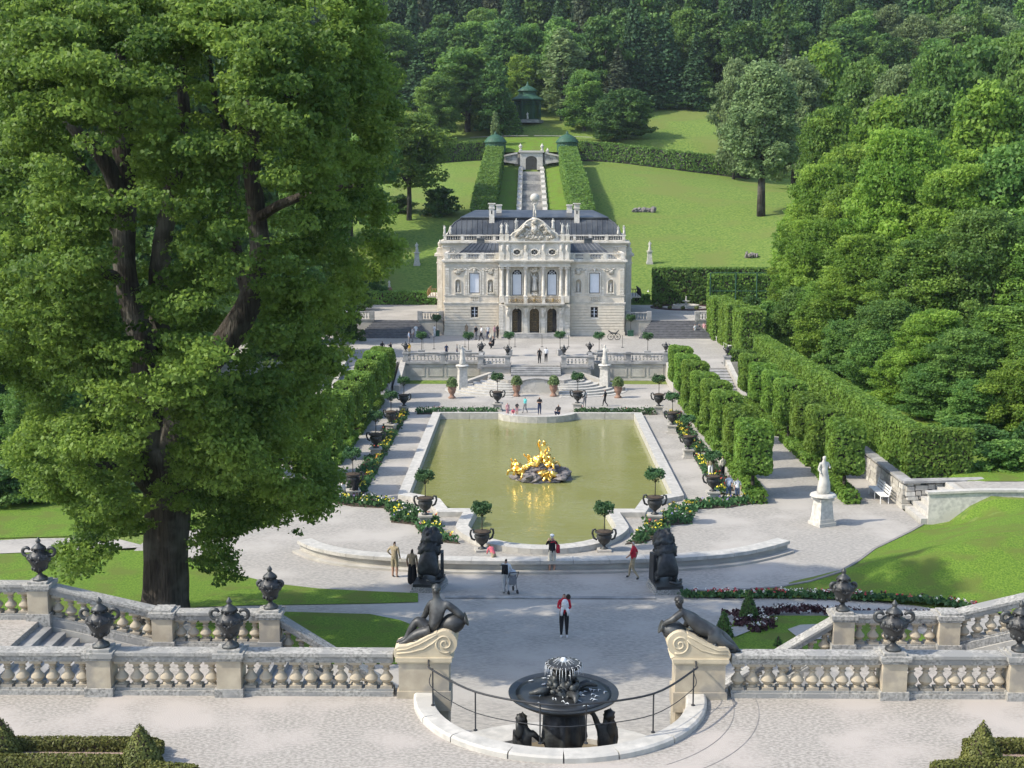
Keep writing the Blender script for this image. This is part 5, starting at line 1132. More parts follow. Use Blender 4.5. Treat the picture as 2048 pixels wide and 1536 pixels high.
# ================================================================== CASCADE AND UPPER GARDEN
cas = thing('cascade', 'long stepped stone cascade with white side walls climbing the hill behind the palace', 'cascade', (0, 240, T(0, 205)))
Ya, Yb = 196.0, 263.3; Nc = 48
def zc_(y): return T(0, y) - .7
for k in range(Nc):
    y0 = Ya + (Yb - Ya) * k / Nc; y1 = Ya + (Yb - Ya) * (k + 1) / Nc; b = MB(); b.bx(-1.75, 1.75, y0, y1 + .3, zc_(y0) - 3, zc_(y1) - (.28 if k % 9 else -.1)); b.build('cascade_step', 'step_stone' if k % 9 else 'marble_rim', cas)
for s in (-1, 1):
    for k in range(11):
        y0 = Ya + (Yb - Ya) * k / 11; y1 = Ya + (Yb - Ya) * (k + 1) / 11; xw = s * 2.15
        b = MB(); V = []
        for y in (y0, y1 - .1):
            V += [(xw - .36, y, zc_(y) - 3), (xw + .36, y, zc_(y) - 3), (xw + .36, y, zc_(y) + .75), (xw - .36, y, zc_(y) + .75)]
        b.add(V, [(0, 1, 2, 3), (7, 6, 5, 4), (0, 4, 5, 1), (1, 5, 6, 2), (2, 6, 7, 3), (3, 7, 4, 0)]); b.bx(xw - .45, xw + .45, y0 - .1, y0 + .55, zc_(y0) - 2, zc_(y0) + 1.2)
        b.build('side_wall', 'stone_white', cas)
# grass banks of the cutting beside the cascade
for s in (-1, 1):
    pts = []; V = []; Fc = []; n = 31
    for k in range(n):
        y = 181 + (263.4 - 181) * k / (n - 1); V += [(s * 2.4, y, zc_(y) + .1), (s * 4.2, y, zc_(y) + .55), (s * 6.4, y, T(s * 6.4, y) + .25)]
    for k in range(n - 1):
        a = k * 3; Fc += [(a, a + 3, a + 4, a + 1), (a + 1, a + 4, a + 5, a + 2)]
    if s < 0: Fc = [f[::-1] for f in Fc]
    b = MB(); b.add(V, Fc); structure(b.build('cascade_lawn', 'lawn', smooth='all'), 'grass bank sloping to the %s side of the cascade' % ('left' if s < 0 else 'right'))
po = thing('cascade_portal', 'white stone portal with a dark arch at the head of the cascade', 'portal', (0, 264, 20.5))
b = MB(); wh = []
zA, zB = 21.9, 25.35
b.extr([(-2.3, zA), (-1.15, zA), (-1.15, 23.9)] + [(-1.15 * math.cos(R(a)), 23.9 + .75 * math.sin(R(a))) for a in range(15, 166, 15)] + [(1.15, 23.9), (1.15, zA), (2.3, zA), (2.3, zB), (-2.3, zB)], 263.3, 264.6); b.build('arch_wall', 'stone_white', po)
b = MB(); b.bx(-1.5, 1.5, 263.75, 263.9, zA - 1, 25.2); b.build('arch_shade_panel', 'dark_pane_and_shade', po)  # dark slab paints the shade in the depth of the arch
b = MB(); b.bx(-2.6, 2.6, 263.0, 265, zB, zB + .4); b.build('portal_cornice', 'stone_white', po)
b = MB(); b.bx(-3.4, 3.4, 264.7, 268, 20, zB - .2); b.build('portal_mass', 'rubble', po)
for s in (-1, 1):
    V = []
    for x, z in ((s * 2.8, zB - .1), (s * 5.6, zB - .7)): V += [(x, 263.5, z - 2.2 if abs(x) < 3 else z - 1.2), (x, 264.3, z - 2.2 if abs(x) < 3 else z - 1.2), (x, 264.3, z), (x, 263.5, z)]
    b = MB(); b.add(V, [(0, 1, 2, 3), (7, 6, 5, 4), (0, 4, 5, 1), (1, 5, 6, 2), (2, 6, 7, 3), (3, 7, 4, 0)]); b.build('wing_wall', 'rubble', po)
    V = []
    for x, z in ((s * 2.8, zB + .1), (s * 5.7, zB - .5)): V += [(x, 263.2, z - .35), (x, 264.4, z - .35), (x, 264.4, z), (x, 263.2, z)]
    b = MB(); b.add(V, [(0, 1, 2, 3), (7, 6, 5, 4), (0, 4, 5, 1), (1, 5, 6, 2), (2, 6, 7, 3), (3, 7, 4, 0)]); b.build('wing_coping', 'stone_white', po)
ur = []
for i, (x, lab) in enumerate(((-2.2, 'small pale urn on the cascade portal, leftmost of three'), (2.2, 'small pale urn on the cascade portal, middle of three'), (3.3, 'small pale urn beside the right end of the cascade portal'))):
    b = MB(); b.lathe([(.28, 0), (.3, .2), (.12, .3), (.36, .7), (.4, .9), (.2, 1.05), (.1, 1.3), (.02, 1.4)], c=(x, 264, zB + .45 - (0 if i < 2 else .9)), n=10); tag(b.build('portal_urn', 'stone_white', smooth=True), lab, 'urn', 'urns above the cascade')
# green banks and paths above the portal
b = MB(); V = []; 
for y, z in ((265, 25.5), (276.5, 29.0)): V += [(-9.5, y, z), (9.5, y, z)]
b.add(V, [(0, 1, 3, 2)]); structure(b.build('upper_lawn', 'lawn'), 'small lawn slope above the cascade portal')
b = MB(); 
for s in (-1, 1):
    A = [(s * .6, 277.6, 29.3), (s * 5, 277.0, 29.25), (s * 13, 276.0, 28.9)]; V = [(x, y - .5, z) for x, y, z in A] + [(x, y + .5, z + .12) for x, y, z in A]; b.add(V, [(0, 1, 4, 3), (1, 2, 5, 4)])
structure(b.build('upper_path', 'gravel'), 'thin pale path crossing above the portal')
# green iron pavilion
gv = hit(1055, 244); pvx = gv.x; pvy = gv.y; pvz = gv.z - .3
pv = thing('garden_pavilion', 'green domed trellis pavilion high above the cascade, among the trees', 'pavilion', (pvx, pvy, pvz))
def pvp(b, n, m): b.xf(Matrix.Translation((pvx, pvy, pvz))); return b.build(n, m, pv)
b = MB(); b.lathe([(3.6, 0), (3.6, .7)], n=8); pvp(b, 'plinth', 'step_stone')
for k in range(8):
    a = R(22.5 + 45 * k); x, y = 3.1 * math.cos(a), 3.1 * math.sin(a); b = MB(); b.tube([(x, y, .7), (x, y, 5.0)], .16, n=6); pvp(b, 'post', 'green_iron')
    a2 = R(22.5 + 45 * (k + 1)); x2, y2 = 3.1 * math.cos(a2), 3.1 * math.sin(a2); b = MB()
    for t in (.12, .24, .76, .88): b.tube([(x + (x2 - x) * t, y + (y2 - y) * t, .7), (x + (x2 - x) * t, y + (y2 - y) * t, 5.0)], .06, n=4)
    for z in (.9, 4.0, 4.4, 4.8): b.tube([(x, y, z), (x2, y2, z)], .09, n=4)
    pvp(b, 'trellis_panel', 'green_iron')
b = MB(); b.lathe([(3.5, 4.9), (3.7, 5.1), (3.6, 5.3), (2.6, 5.9), (2.0, 6.3), (2.0, 6.9), (2.3, 7.0), (2.0, 7.4), (1.2, 7.9), (.5, 8.2), (.3, 8.5), (.05, 9.2)], n=16); b.cur = 0; pvp(b, 'dome', 'green_iron')
b = MB(); b.lathe([(2.4, .7), (2.4, 4.9)], n=12); pvp(b, 'inner_wall', 'leaf_dark')
shared('bust', ST_ROBE, pv, (0, -3.2, .75), (1.6,) * 3)
# ------------------------------------------------------------------ tall clipped hedges climbing beside the cascade, domed pavilions at their heads
def hedge_path(P, w, h, leaf, dens, matname, root, lump=.25, name='foliage'):
    """leafy hedge following ground points P (x,y,z)"""
    Ps, Ns, Tt = [], [], []
    for a, c in zip(P[:-1], P[1:]):
        a, c = np.array(a, float), np.array(c, float); d = c - a; L = np.linalg.norm(d[:2]); u = np.array([d[0] / L, d[1] / L]); nn = np.array([-u[1], u[0]])
        for side, A, nrm in ((1, L * h, np.array([nn[0], nn[1], .2])), (-1, L * h, np.array([-nn[0], -nn[1], .2])), (0, L * w, np.array([0, 0, 1.]))):
            n = int(A * dens / (leaf * leaf * .35)); t = RNG.random(n); v = RNG.random(n); off = lump * (RNG.random(n) * 1.5 - 1)
            p = a + d * t[:, None]
            wv = np.sin(t * L * 1.1 + v * 3) * .5 + np.sin(t * L * 2.7 + 1 + v * 7) * .3
            if side: p[:, 0] += nn[0] * side * (w / 2 + off + wv * lump * .4); p[:, 1] += nn[1] * side * (w / 2 + off + wv * lump * .4); p[:, 2] += v * h
            else: p[:, 0] += nn[0] * (v - .5) * w; p[:, 1] += nn[1] * (v - .5) * w; p[:, 2] += h + off + wv * lump * .4
            Ps.append(p); Ns.append(nrm + RNG.normal(size=(n, 3)) * .45); Tt.append(.5 + .25 * wv + RNG.normal(size=n) * .18)
    for e, q in ((P[0], P[1]), (P[-1], P[-2])):
        e = np.array(e, float); q = np.array(q, float); d = (e - q)[:2]; d /= np.linalg.norm(d); nn = np.array([-d[1], d[0]]); n = int(w * h * dens / (leaf * leaf * .35))
        v, uu = RNG.random(n), RNG.random(n) - .5; p = np.stack([e[0] + nn[0] * uu * w + d[0] * lump * (v * .3), e[1] + nn[1] * uu * w + d[1] * lump * (v * .3), e[2] + v * h], 1); p[:, :2] += d * (lump * (RNG.random((n, 1)) * 1.2 - .8)); Ps.append(p); Ns.append(np.array([d[0], d[1], .2]) + RNG.normal(size=(n, 3)) * .45); Tt.append(.5 + RNG.normal(size=n) * .2)
    Pp = np.concatenate(Ps); off = np.array(root.location); me = leaf_mesh(name, Pp - off, np.concatenate(Ns), leaf * (.7 + .6 * RNG.random(len(Pp))), np.concatenate(Tt), matname)
    o = link(name, me, root)
    b = MB(); 
    for a, c in zip(P[:-1], P[1:]): 
        A, B = Vector(a), Vector(c); d = (B - A).xy.normalized(); q = Vector((-d.y, d.x, 0)) * (w / 2 - .15); V = []
        for p in (A, B): V += [p - q - Vector((0, 0, .5)), p + q - Vector((0, 0, .5)), p + q + Vector((0, 0, h - .2)), p - q + Vector((0, 0, h - .2))]
        b.add(V, [(0, 1, 2, 3), (7, 6, 5, 4), (0, 4, 5, 1), (1, 5, 6, 2), (2, 6, 7, 3), (3, 7, 4, 0)])
    b.build('shade_core', 'bark', root); return o  # solid dark filling along the path, painted shade behind the leaves
for s in (-1, 1):
    P = [(s * x, y, T(s * x, y)) for x, y in ((7.7, 194), (7.6, 215), (7.5, 230), (7.45, 245), (7.4, 262))]
    r = thing('clipped_hedge', 'tall clipped hornbeam hedge climbing the hill %s of the cascade' % ('left' if s < 0 else 'right'), 'hedge', P[0], group='hedges beside the cascade')
    hedge_path(P, 3.3, 4.2, .42, 1.9, 'leaf_mid', r, .3)
    dm = thing('dome_pavilion', 'green domed corner bower at the top of the %s cascade hedge' % ('left' if s < 0 else 'right'), 'pavilion', (s * 7.35, 266, T(9, 264)))
    q = Vector(dm.location); b = MB(); b.lathe([(2.3, 3.2), (2.35, 3.4), (2.1, 3.8), (1.6, 4.4), (.9, 4.8), (.3, 5.0), (.25, 5.3), (.02, 5.7)], c=q + Vector((0, 0, 1.6)), n=16); b.build('dome', 'green_iron', dm, smooth=True)
    b = MB(); b.lathe([(2.1, -.5), (2.1, 4.9)], c=q, n=12); b.build('bower_wall', 'green_iron', dm)
P = [hit(x, y) for x, y in ((1160, 318), (1220, 322), (1290, 330), (1370, 340), (1440, 348), (1500, 356))]; P = [(p.x, p.y, p.z) for p in P]
r = thing('clipped_hedge', 'long clipped hedge crossing the hill right of the cascade head', 'hedge', P[0]); hedge_path(P, 2.2, 3.6, .42, 1.9, 'leaf_mid', r, .35)
P = [hit(x, y) for x, y in ((975, 318), (930, 320), (880, 324), (820, 330), (760, 336))]; P = [(p.x, p.y, p.z) for p in P]
r = thing('clipped_hedge', 'clipped hedge crossing the hill left of the cascade head', 'hedge', P[0]); hedge_path(P, 2.2, 3.6, .42, 1.9, 'leaf_mid', r, .35)
# rocks in the meadow
for px, py, w_, lab in ((1288, 424, 2.6, 'low grey rock pile in the middle of the right meadow'), (1503, 515, 1.2, 'grey boulder in the meadow above the trellis fence')):
    p = hit(px, py); b = MB()
    for k in range(5): b.ball((p.x + (k - 2) * w_ * .28, p.y + random.uniform(-.2, .2), p.z + .25), (w_ * .2, .5, random.uniform(.35, .7)), 9, 7, amp=.5, seed=k)
    tag(b.build('rock', 'rock'), lab, 'rock')
# garden hedges around the side terraces
def hedge(label, x0, x1, y0, y1, z, h, leaf=.26, dens=1.9, m='leaf_hedge', faces='xXyYZ', lump=.14, name='clipped_hedge', group=None):
    r = thing(name, label, 'hedge', ((x0 + x1) / 2, (y0 + y1) / 2, z), group=group); d = (x1 - x0, y1 - y0, h)
    link('foliage', box_leaves('foliage', d, leaf, dens, m, faces, lump), r); core(d, .12).build('shade_core', 'soil', r, world=False); return r  # inner dark box gives the gaps between leaves their painted shade
pB = atZ(1292, 597, ZS); 
hedge('dark tall clipped hedge behind the right side terrace', pB.x, pB.x + 17.0, 157.5, 159.5, ZS, 4.5, .34, m='leaf_mid')
hedge('low clipped hedge behind the left side terrace', -28, -10.5, 157.5, 158.6, ZS, 1.6, .34, m='leaf_mid')
hedge('low clipped hedge directly right of the palace back', 11.2, pB.x - .4, 158.0, 159, ZS, 1.2, .34, m='leaf_mid')
# trellis fence with green posts
tf = thing('trellis_fence', 'tall green iron trellis frame with four posts behind the right clipped hedge', 'fence', (atZ(1420, 600, ZS).x, 152, ZS))
xs = [atY(x, 560, 152).x for x in (1421, 1472, 1514, 1557)]; zt_ = atY(1480, 546, 152).z
for x in xs: b = MB(); b.tube([(x, 152, ZS), (x, 152, zt_)], .09, n=6); b.build('post', 'green_iron', tf)
for z in (zt_, ZS + .3, (zt_ + ZS) / 2): b = MB(); b.tube([(xs[0], 152, z), (xs[-1], 152, z)], .05, n=4); b.build('cross_bar', 'green_iron', tf)
b = MB()
for k in range(32): x = xs[0] + (xs[-1] - xs[0]) * k / 31; b.tube([(x, 152, ZS), (x, 152, zt_)], .012, n=3)
b.build('trellis_wires', 'green_iron', tf)['kind'] = 'stuff'
hedge('dark hedge grown up behind the green trellis frame', xs[0], xs[-1], 153.2, 154.4, ZS, zt_ - ZS - .3, .34, m='leaf_hedge')
# round flower bed with a small fountain on the right side terrace
pf = atZ(1372, 615, ZS); fb = thing('flower_parterre', 'round red flower bed with a small white fountain on the right side terrace', 'flower bed', (pf.x, pf.y, ZS))
b = MB(); b.lathe([(4.3, .01), (4.3, .10), (3.0, .10), (3.0, .02)], c=(pf.x, pf.y, ZS), n=32, caps=False); b.build('bed_ring', 'petal_dark', fb)
b = MB(); b.lathe([(1.6, .01), (1.6, .35), (1.35, .35), (1.35, .15), (.2, .15), (.15, .7), (.5, .8), (.1, .85), (.08, 1.3), (.02, 1.4)], c=(pf.x, pf.y, ZS), n=24); b.build('small_fountain', 'marble_rim', fb)
for k in range(14): a = 2 * math.pi * k / 14; b = MB(); b.ball((pf.x + 3.65 * math.cos(a), pf.y + 3.65 * math.sin(a), ZS + .25), .28, 8, 6, amp=.4); b.build('clipped_ball', 'leaf_box', fb)
# ================================================================== POLLARD ROWS, HEDGES, POTS, BEDS
def pollard(w, L, h, z0):
    r = thing('pollard_tree', '', 'tree'); 
    me = box_leaves('crown', (w, L, h - z0), .21, 2.1, 'leaf_hedge', 'xXyYZ', .18, rnd=.8); o = link('crown', me, r, (0, 0, z0))
    n = 900; P = RNG.random((n, 3)) * [w * .8, L * .8, .3] - [w * .4, L * .4, .1]; link('crown_base', leaf_mesh('crown_base', P, RNG.normal(size=(n, 3)) + [0, 0, -.5], .24 * np.ones(n), RNG.random(n) * .4, 'leaf_hedge'), o)
    b = MB(); b.bx(-w * .36, w * .36, -L * .36, L * .36, .35, h - z0 - .3); link('crown_shade_core', b.mesh('crown_shade_core', 'bark'), o)  # dark box in the crown, painted shade seen between the leaves
    b = MB(); b.tube([(0, 0, -.1), (.03, .02, z0 * .5), (0, 0, z0 + .8)], [.13, .10, .09], n=8); link('trunk', b.mesh('trunk', 'bark', smooth='all'), r); return r
p0 = pollard(1.85, 2.45, 4.3, 1.5); SY = [69.4 + 5.05 * i for i in range(7)]
rows = [('row right of the pool', 12.0), ('row by the long right hedge', 17.1), ('row left of the pool', -12.9), ('outer row left of the pool', -17.6)]
ordw = ['nearest', 'second nearest', 'third nearest', 'fourth nearest', 'fifth nearest', 'sixth nearest', 'seventh nearest', 'by the forecourt']
used = False
for nm, x in rows:
    for i, y in enumerate(SY + ([104.5] if abs(x) < 14 else [])):
        if x < -15 and i > 4: continue
        lab = 'box-shaped clipped tree in the %s, %s' % (nm, ordw[i]); loc = (x + random.uniform(-.08, .08), y + 1.0, 0)
        if not used: p0.location = loc; p0['label'] = lab; p0['group'] = 'clipped box trees in rows'; used = True
        else: q = dup(p0, loc, label=lab, rz=random.choice((0, math.pi)) + random.uniform(-.03, .03)); q.scale = (random.uniform(.95, 1.05), 1.0, random.uniform(.97, 1.03))
    for y0, y1 in ((68.4, 76.8), (78.2, 87.0), (88.4, 103)):
        hedge('low strip hedge under the %s, %s part' % (nm, 'near' if y0 < 70 else 'middle' if y0 < 80 else 'far'), x - .42, x + .42, y0, y1, 0, .62, .2, 1.8, 'leaf_hedge', name='strip_hedge', group='low hedges under the clipped trees')
# long high hedge on the right
hw = hedge('long high bright green hornbeam hedge running back on the right above the stone wall', 20.1, 21.3, 69.6, 117, 1.3, 2.75, .22, 2.0, 'leaf_hedge', 'xyXZ', .10)
hedge('broad clipped hedge face at the near end of the long hedge', 20.15, 23.7, 68.9, 70.0, 1.3, 2.72, .2, 2.1, 'leaf_hedge', 'xXyYZ', .10)
for (x0, x1, y0, y1, z, h, lab) in ((18.0, 19.2, 118.5, 123.5, ZF, 4.3, 'tall bright clipped hedge block behind the white benches, nearest'), (17.7, 18.7, 124.5, 131, ZF, 4.3, 'tall bright clipped hedge block behind the white benches, middle'), (17.4, 18.4, 132, 137.2, ZF, 4.3, 'tall bright clipped hedge block behind the white benches, farthest')):
    hedge(lab, x0 + 1.2, x1 + 2.2, y0, y1, z, h, .26, 1.9, 'leaf_hedge', group='clipped hedge blocks beside the forecourt')
hedge('low clipped hedge at the right end of the forecourt edge', 17.6, 20.3, 115.2, 116.3, ZF - .5, 1.5, .22, 1.9, 'leaf_mid')
# rubble wall with coping below the hedge
rwl = thing('rubble_wall', 'low wall of pale rough stones with coping below the long hedge', 'wall', (19.8, 72, 0))
random.seed(5)
def stones(root, A, B, h0, h1, th, sz=.42):
    A, B = Vector(A), Vector(B); d = B - A; L = d.xy.length; u = d / L; ang = math.atan2(d.y, d.x); z = 0; row = 0
    while z < max(h0, h1):
        rh = random.uniform(.22, .3); x = -random.random() * .3
        while x < L:
            w_ = random.uniform(.3, .75); xc = x + w_ / 2; hh = h0 + (h1 - h0) * max(0, min(1, xc / L))
            if 0 < xc < L and z + rh * .6 < hh:
                p = A + u * xc; b = MB(); b.box((p.x, p.y, p.z + z + rh / 2), (w_ - .035, th + random.uniform(-.05, .05), min(rh, hh - z) - .03), ang, .94); b.build('stone', random.choice(('stone_white', 'wall_stone', 'wall_stone')), root)
            x += w_
        z += rh
y0s, y1s = 67.6, 88
stones(rwl, (19.75, y0s, 0), (19.75, y1s, 0), 1.45, 1.35, .5)
b = MB(); b.bx(19.45, 20.1, y0s - .1, y1s, 1.45, 1.57); b.build('wall_coping', 'step_stone', rwl)
b = MB(); b.bx(19.62, 20.0, y0s + .05, 104, -.1, 1.44); b.build('wall_mortar', 'rubble', rwl)
stones(rwl, (19.85, y0s - .0, 0.0), (25.5, y0s + .2, .6), 1.45, 1.0, .5)
b = MB(); V = []
for x, z in ((19.5, 1.57), (26.5, 1.75)): V += [(x, y0s - .35, z - .12), (x, y0s + .35, z - .12), (x, y0s + .35, z), (x, y0s - .35, z)]
b.add(V, [(0, 1, 2, 3), (7, 6, 5, 4), (0, 4, 5, 1), (1, 5, 6, 2), (2, 6, 7, 3), (3, 7, 4, 0)]); b.build('wall_coping', 'step_stone', rwl)
gs = thing('garden_steps', 'short stone steps leading up from the gravel beside the rubble wall', 'stairs', (20.5, 65.5, 0))
for k in range(6): b = MB(); b.bx(19.6 + .42 * k, 19.6 + .42 * (k + 1) + (0 if k < 5 else 1.0), 64.4, 67.2, -.1, .26 * (k + 1)); b.build('step', 'marble_rim', gs)
pw1 = [Vector((22.1, 67.0)), Vector((22.1, 64.6)), Vector((40, 62)), Vector((40, 65.5))]
structure(drape('upper_gravel_path', pw1, 1.0, .10, 'gravel', zf=lambda x, y: max(1.5, T(x, y))), 'pale gravel path above the right lawn')
cw = thing('path_wall', 'white low retaining wall between the right lawn and the upper path', 'wall', (21, 63.6, 0))
b = MB(); V = []
for x, z in ((19.95, 1.55), (22.4, 1.75), (40, 2.35)): V += [(x, 64.35 - (x - 19.95) * .13, -.3), (x, 64.62 - (x - 19.95) * .13, -.3), (x, 64.62 - (x - 19.95) * .13, z), (x, 64.35 - (x - 19.95) * .13, z)]
b.add(V, [(0, 1, 2, 3), (11, 10, 9, 8)] + [(k * 4 + i, k * 4 + 4 + i, k * 4 + 4 + (i + 1) % 4, k * 4 + (i + 1) % 4) for k in range(2) for i in range(4)]); b.build('wall_face', 'stone_white', cw)
b = MB(); V = []
for x, z in ((19.85, 1.68), (22.4, 1.88), (40, 2.48)): V += [(x, 64.25 - (x - 19.95) * .13, z - .12), (x, 64.7 - (x - 19.95) * .13, z - .12), (x, 64.7 - (x - 19.95) * .13, z), (x, 64.25 - (x - 19.95) * .13, z)]
b.add(V, [(0, 1, 2, 3), (11, 10, 9, 8)] + [(k * 4 + i, k * 4 + 4 + i, k * 4 + 4 + (i + 1) % 4, k * 4 + (i + 1) % 4) for k in range(2) for i in range(4)]); b.build('wall_coping', 'marble_rim', cw)
# white benches
def bench(L):
    r = thing('garden_bench', '', 'bench')
    for k in range(4): b = MB(); b.bx(-L / 2, L / 2, -.22 + .12 * k, -.12 + .12 * k, .42, .45); b.build('seat_slat', 'bench_white', r)
    for k in range(3): b = MB(); b.box((0, .28 + .03 * k, .56 + .15 * k), (L, .025, .10)); b.build('back_slat', 'bench_white', r)
    for x in (-L / 2 + .12, 0, L / 2 - .12):
        b = MB(); b.tube([(x, -.2, 0), (x, -.2, .42)], .03, n=5); b.tube([(x, .24, 0), (x, .24, .42), (x, .36, .98)], .03, n=5); b.tube([(x, -.22, .41), (x, .26, .41)], .03, n=5); b.build('leg', 'bench_white', r)
    return r
bn = bench(2.6); pbn = atZ(1762, 1000, 0); bn.location = (18.85, pbn.y + .2, .02); bn.rotation_euler = (0, 0, R(-90)); bn['label'] = 'white slatted bench against the rubble wall behind the standing statue'
for i, (px, py, rz, lab) in enumerate(((1430, 680, -92, 'white bench below the tall hedge blocks, farther from the viewer'), (1452, 697, -88, 'white bench below the tall hedge blocks, nearer to the viewer'))):
    p = atZ(px, py, ZF); q = dup(bn, (p.x + .2, p.y, ZF), R(rz), lab); 
# ------------------------------------------------------------------ potted ball trees
def ball_tree(kind='urn', ped=True):
    r = thing('potted_tree', '', 'potted tree'); k_ = .74; z0 = .60 if ped else .0
    if kind == 'urn':
        b = MB(); 
        if ped: b.bx(-.36, .36, -.36, .36, -.1, .12); b.bx(-.28, .28, -.28, .28, .12, .52); b.bx(-.36, .36, -.36, .36, .52, z0)
        else: b.bx(-.34, .34, -.34, .34, -.5, .0)
        b.build('pedestal', 'wall_stone', r)
        pr = [(.26, 0), (.26, .06), (.12, .12), (.09, .20), (.16, .28), (.36, .46), (.48, .71), (.50, .88), (.44, .96), (.46, 1.0), (.60, 1.08), (.60, 1.12), (.5, 1.12)]
        b = MB(); b.lathe([(q * k_, z0 + z * k_) for q, z in pr], n=20, wob=lambda a, z: 1 + .035 * math.sin(a * 10)); b.rough(.012, 9); b.build('pot', 'bronze', r, smooth='all')
        for s in (-1, 1):
            b = MB(); b.tube([(s * x * k_, 0, z0 + z * k_) for x, z in ((.46, .58), (.66, .70), (.76, 1.0), (.72, 1.24), (.58, 1.28), (.50, 1.16))], [.045, .055, .05, .055, .045, .03], n=7); b.build('handle', 'bronze', r, smooth='all')
        b = MB(); b.lathe([(.40, z0 + .86), (.25, z0 + .90), (.02, z0 + .91)], n=14); b.build('soil', 'soil', r); zt = z0 + .88; H = .82; rc = .56
    else:
        b = MB(); b.bx(-.3, .3, -.3, .3, 0, .55); b.bx(-.33, .33, -.33, .33, .53, .6); b.build('planter', 'green_iron' if kind == 'green' else 'step_stone', r); zt = .55; H = 1.15; rc = .60
    b = MB(); b.tube([(0, 0, zt - .1), (.01, .01, zt + H * .5), (0, 0, zt + H + .25)], [.030, .024, .018], n=6)
    for k in range(7): a = k * .9; b.tube([(0, 0, zt + H - .15), (.26 * math.cos(a), .26 * math.sin(a), zt + H + .15)], [.016, .008], n=4)
    b.build('trunk', 'bark', r)
    rs = random.Random(9); cl = [((0, 0, zt + H + rc * .40), (rc * .8, rc * .8, rc * .45), .35)]
    for k in range(22):
        a = k * 2.4; q = rc * rs.uniform(.35, .8); zz = zt + H + rc * (.35 + .45 * (1 - (q / rc) ** 2)) + rs.uniform(-.12, .08); cl.append(((q * math.cos(a), q * math.sin(a), zz), (rc * rs.uniform(.2, .3),) * 3, .25 + .6 * rs.random()))
    link('crown', crown_mesh('crown', cl, .11, .8, 'leaf_bay', flat=.9), r); return r
bt = ball_tree('urn'); btn = ball_tree('urn', False); first = True; firstn = True
g = 'bronze pots with ball trees round the pool'
ptl = []
for side, nm in ((1, 'right'), (-1, 'left')):
    for i, (px, py) in enumerate([(1425, 1003), (1376, 916), (1344, 866), (1317, 828)]):
        p = atZ(px, py, 0); ptl.append((side * p.x if side > 0 else -p.x - .9, p.y, 'ball tree in bronze pot along the %s pool edge, %s' % (nm, ('nearest', 'second nearest', 'third nearest', 'farthest')[i])))
for px, py, lab in ((1309, 1052, 'ball tree in bronze pot at the right front corner of the pool'), (851, 1052, 'ball tree in bronze pot at the left front corner of the pool'), (1208, 1102, 'ball tree in bronze pot at the rounded pool end, right of the man in black'), (964, 1102, 'ball tree in bronze pot at the rounded pool end, left of the person in pink'), (995, 822, 'ball tree in bronze pot behind the pool, left of the children'), (1155, 822, 'ball tree in bronze pot behind the pool, right of the crouching visitor')):
    p = atZ(px, py, 0); ptl.append((p.x, p.y, lab))
for x, y, lab in ptl:
    zz = 0
    if 'rounded' in lab:
        if firstn: btn.location = (x, y, .12); btn['label'] = lab; btn['group'] = g; firstn = False
        else: dup(btn, (x, y, .12), .2, lab, g)
        continue
    if first: bt.location = (x, y, zz); bt['label'] = lab; bt['group'] = g; first = False
    else: dup(bt, (x, y, zz), random.uniform(-.3, .3), lab, g, random.uniform(.98, 1.08))
bf = ball_tree('stone'); first = True
for px, py, lab in ((843, 712, 'clipped ball tree on the forecourt behind the visitor in yellow'), (937, 713, 'clipped ball tree on the forecourt left of the crowd'), (1018, 712, 'clipped ball tree at the left post of the middle stairs'), (1120, 711, 'clipped ball tree at the right post of the middle stairs'), (1198, 713, 'clipped ball tree on the forecourt before the right palace wing'), (1295, 714, 'clipped ball tree at the right end of the forecourt balustrade')):
    p = atZ(px, py, ZF)
    if first: bf.location = p; bf['label'] = lab; bf['group'] = 'ball trees on the forecourt'; first = False
    else: dup(bf, p, random.uniform(-.5, .5), lab)
bg = ball_tree('green'); bg.location = atZ(1261, 672, ZF); bg['label'] = 'small ball tree in a green planter at the right palace corner'
dup(bg, atZ(873, 672, ZF), .2, 'small ball tree in a green planter at the left palace corner')
# terracotta vases with plants
def vase():
    r = thing('terracotta_vase', '', 'vase'); b = MB(); b.lathe([(.36, 0), (.40, .12), (.25, .25), (.20, .4), (.36, .62), (.44, .9), (.40, 1.05), (.5, 1.15), (.5, 1.22), (.36, 1.22)], n=18); b.build('pot', 'terracotta', r, smooth='all')
    n = 900; d = RNG.normal(size=(n, 3)); d[:, 2] = abs(d[:, 2]) * 1.3; d /= np.linalg.norm(d, axis=1, keepdims=True); rr = RNG.random((n, 1)) ** .5
    P = np.array([0, 0, 1.2]) + d * rr * [.62, .62, .95]; link('plant', leaf_mesh('plant', P, d + RNG.normal(size=(n, 3)) * .8, .16 + .1 * RNG.random(n), RNG.random(n), 'leaf_pale'), r); return r
vs = vase()
for i, (px, py, lab) in enumerate(((904, 797, 'terracotta vase with a leafy plant at the foot of the left fan stairs'), (1033, 793, 'terracotta vase with a bushy plant left of the arched alcove'), (1107, 793, 'terracotta vase with a bushy plant right of the arched alcove'), (1236, 796, 'terracotta vase with a leafy plant at the foot of the right fan stairs'))):
    p = atZ(px, py, 0)
    if i == 0: vs.scale = (.8, .8, .85); vs.location = p; vs['label'] = lab; vs['group'] = 'terracotta vases by the fan stairs'
    else: dup(vs, p, i, lab)
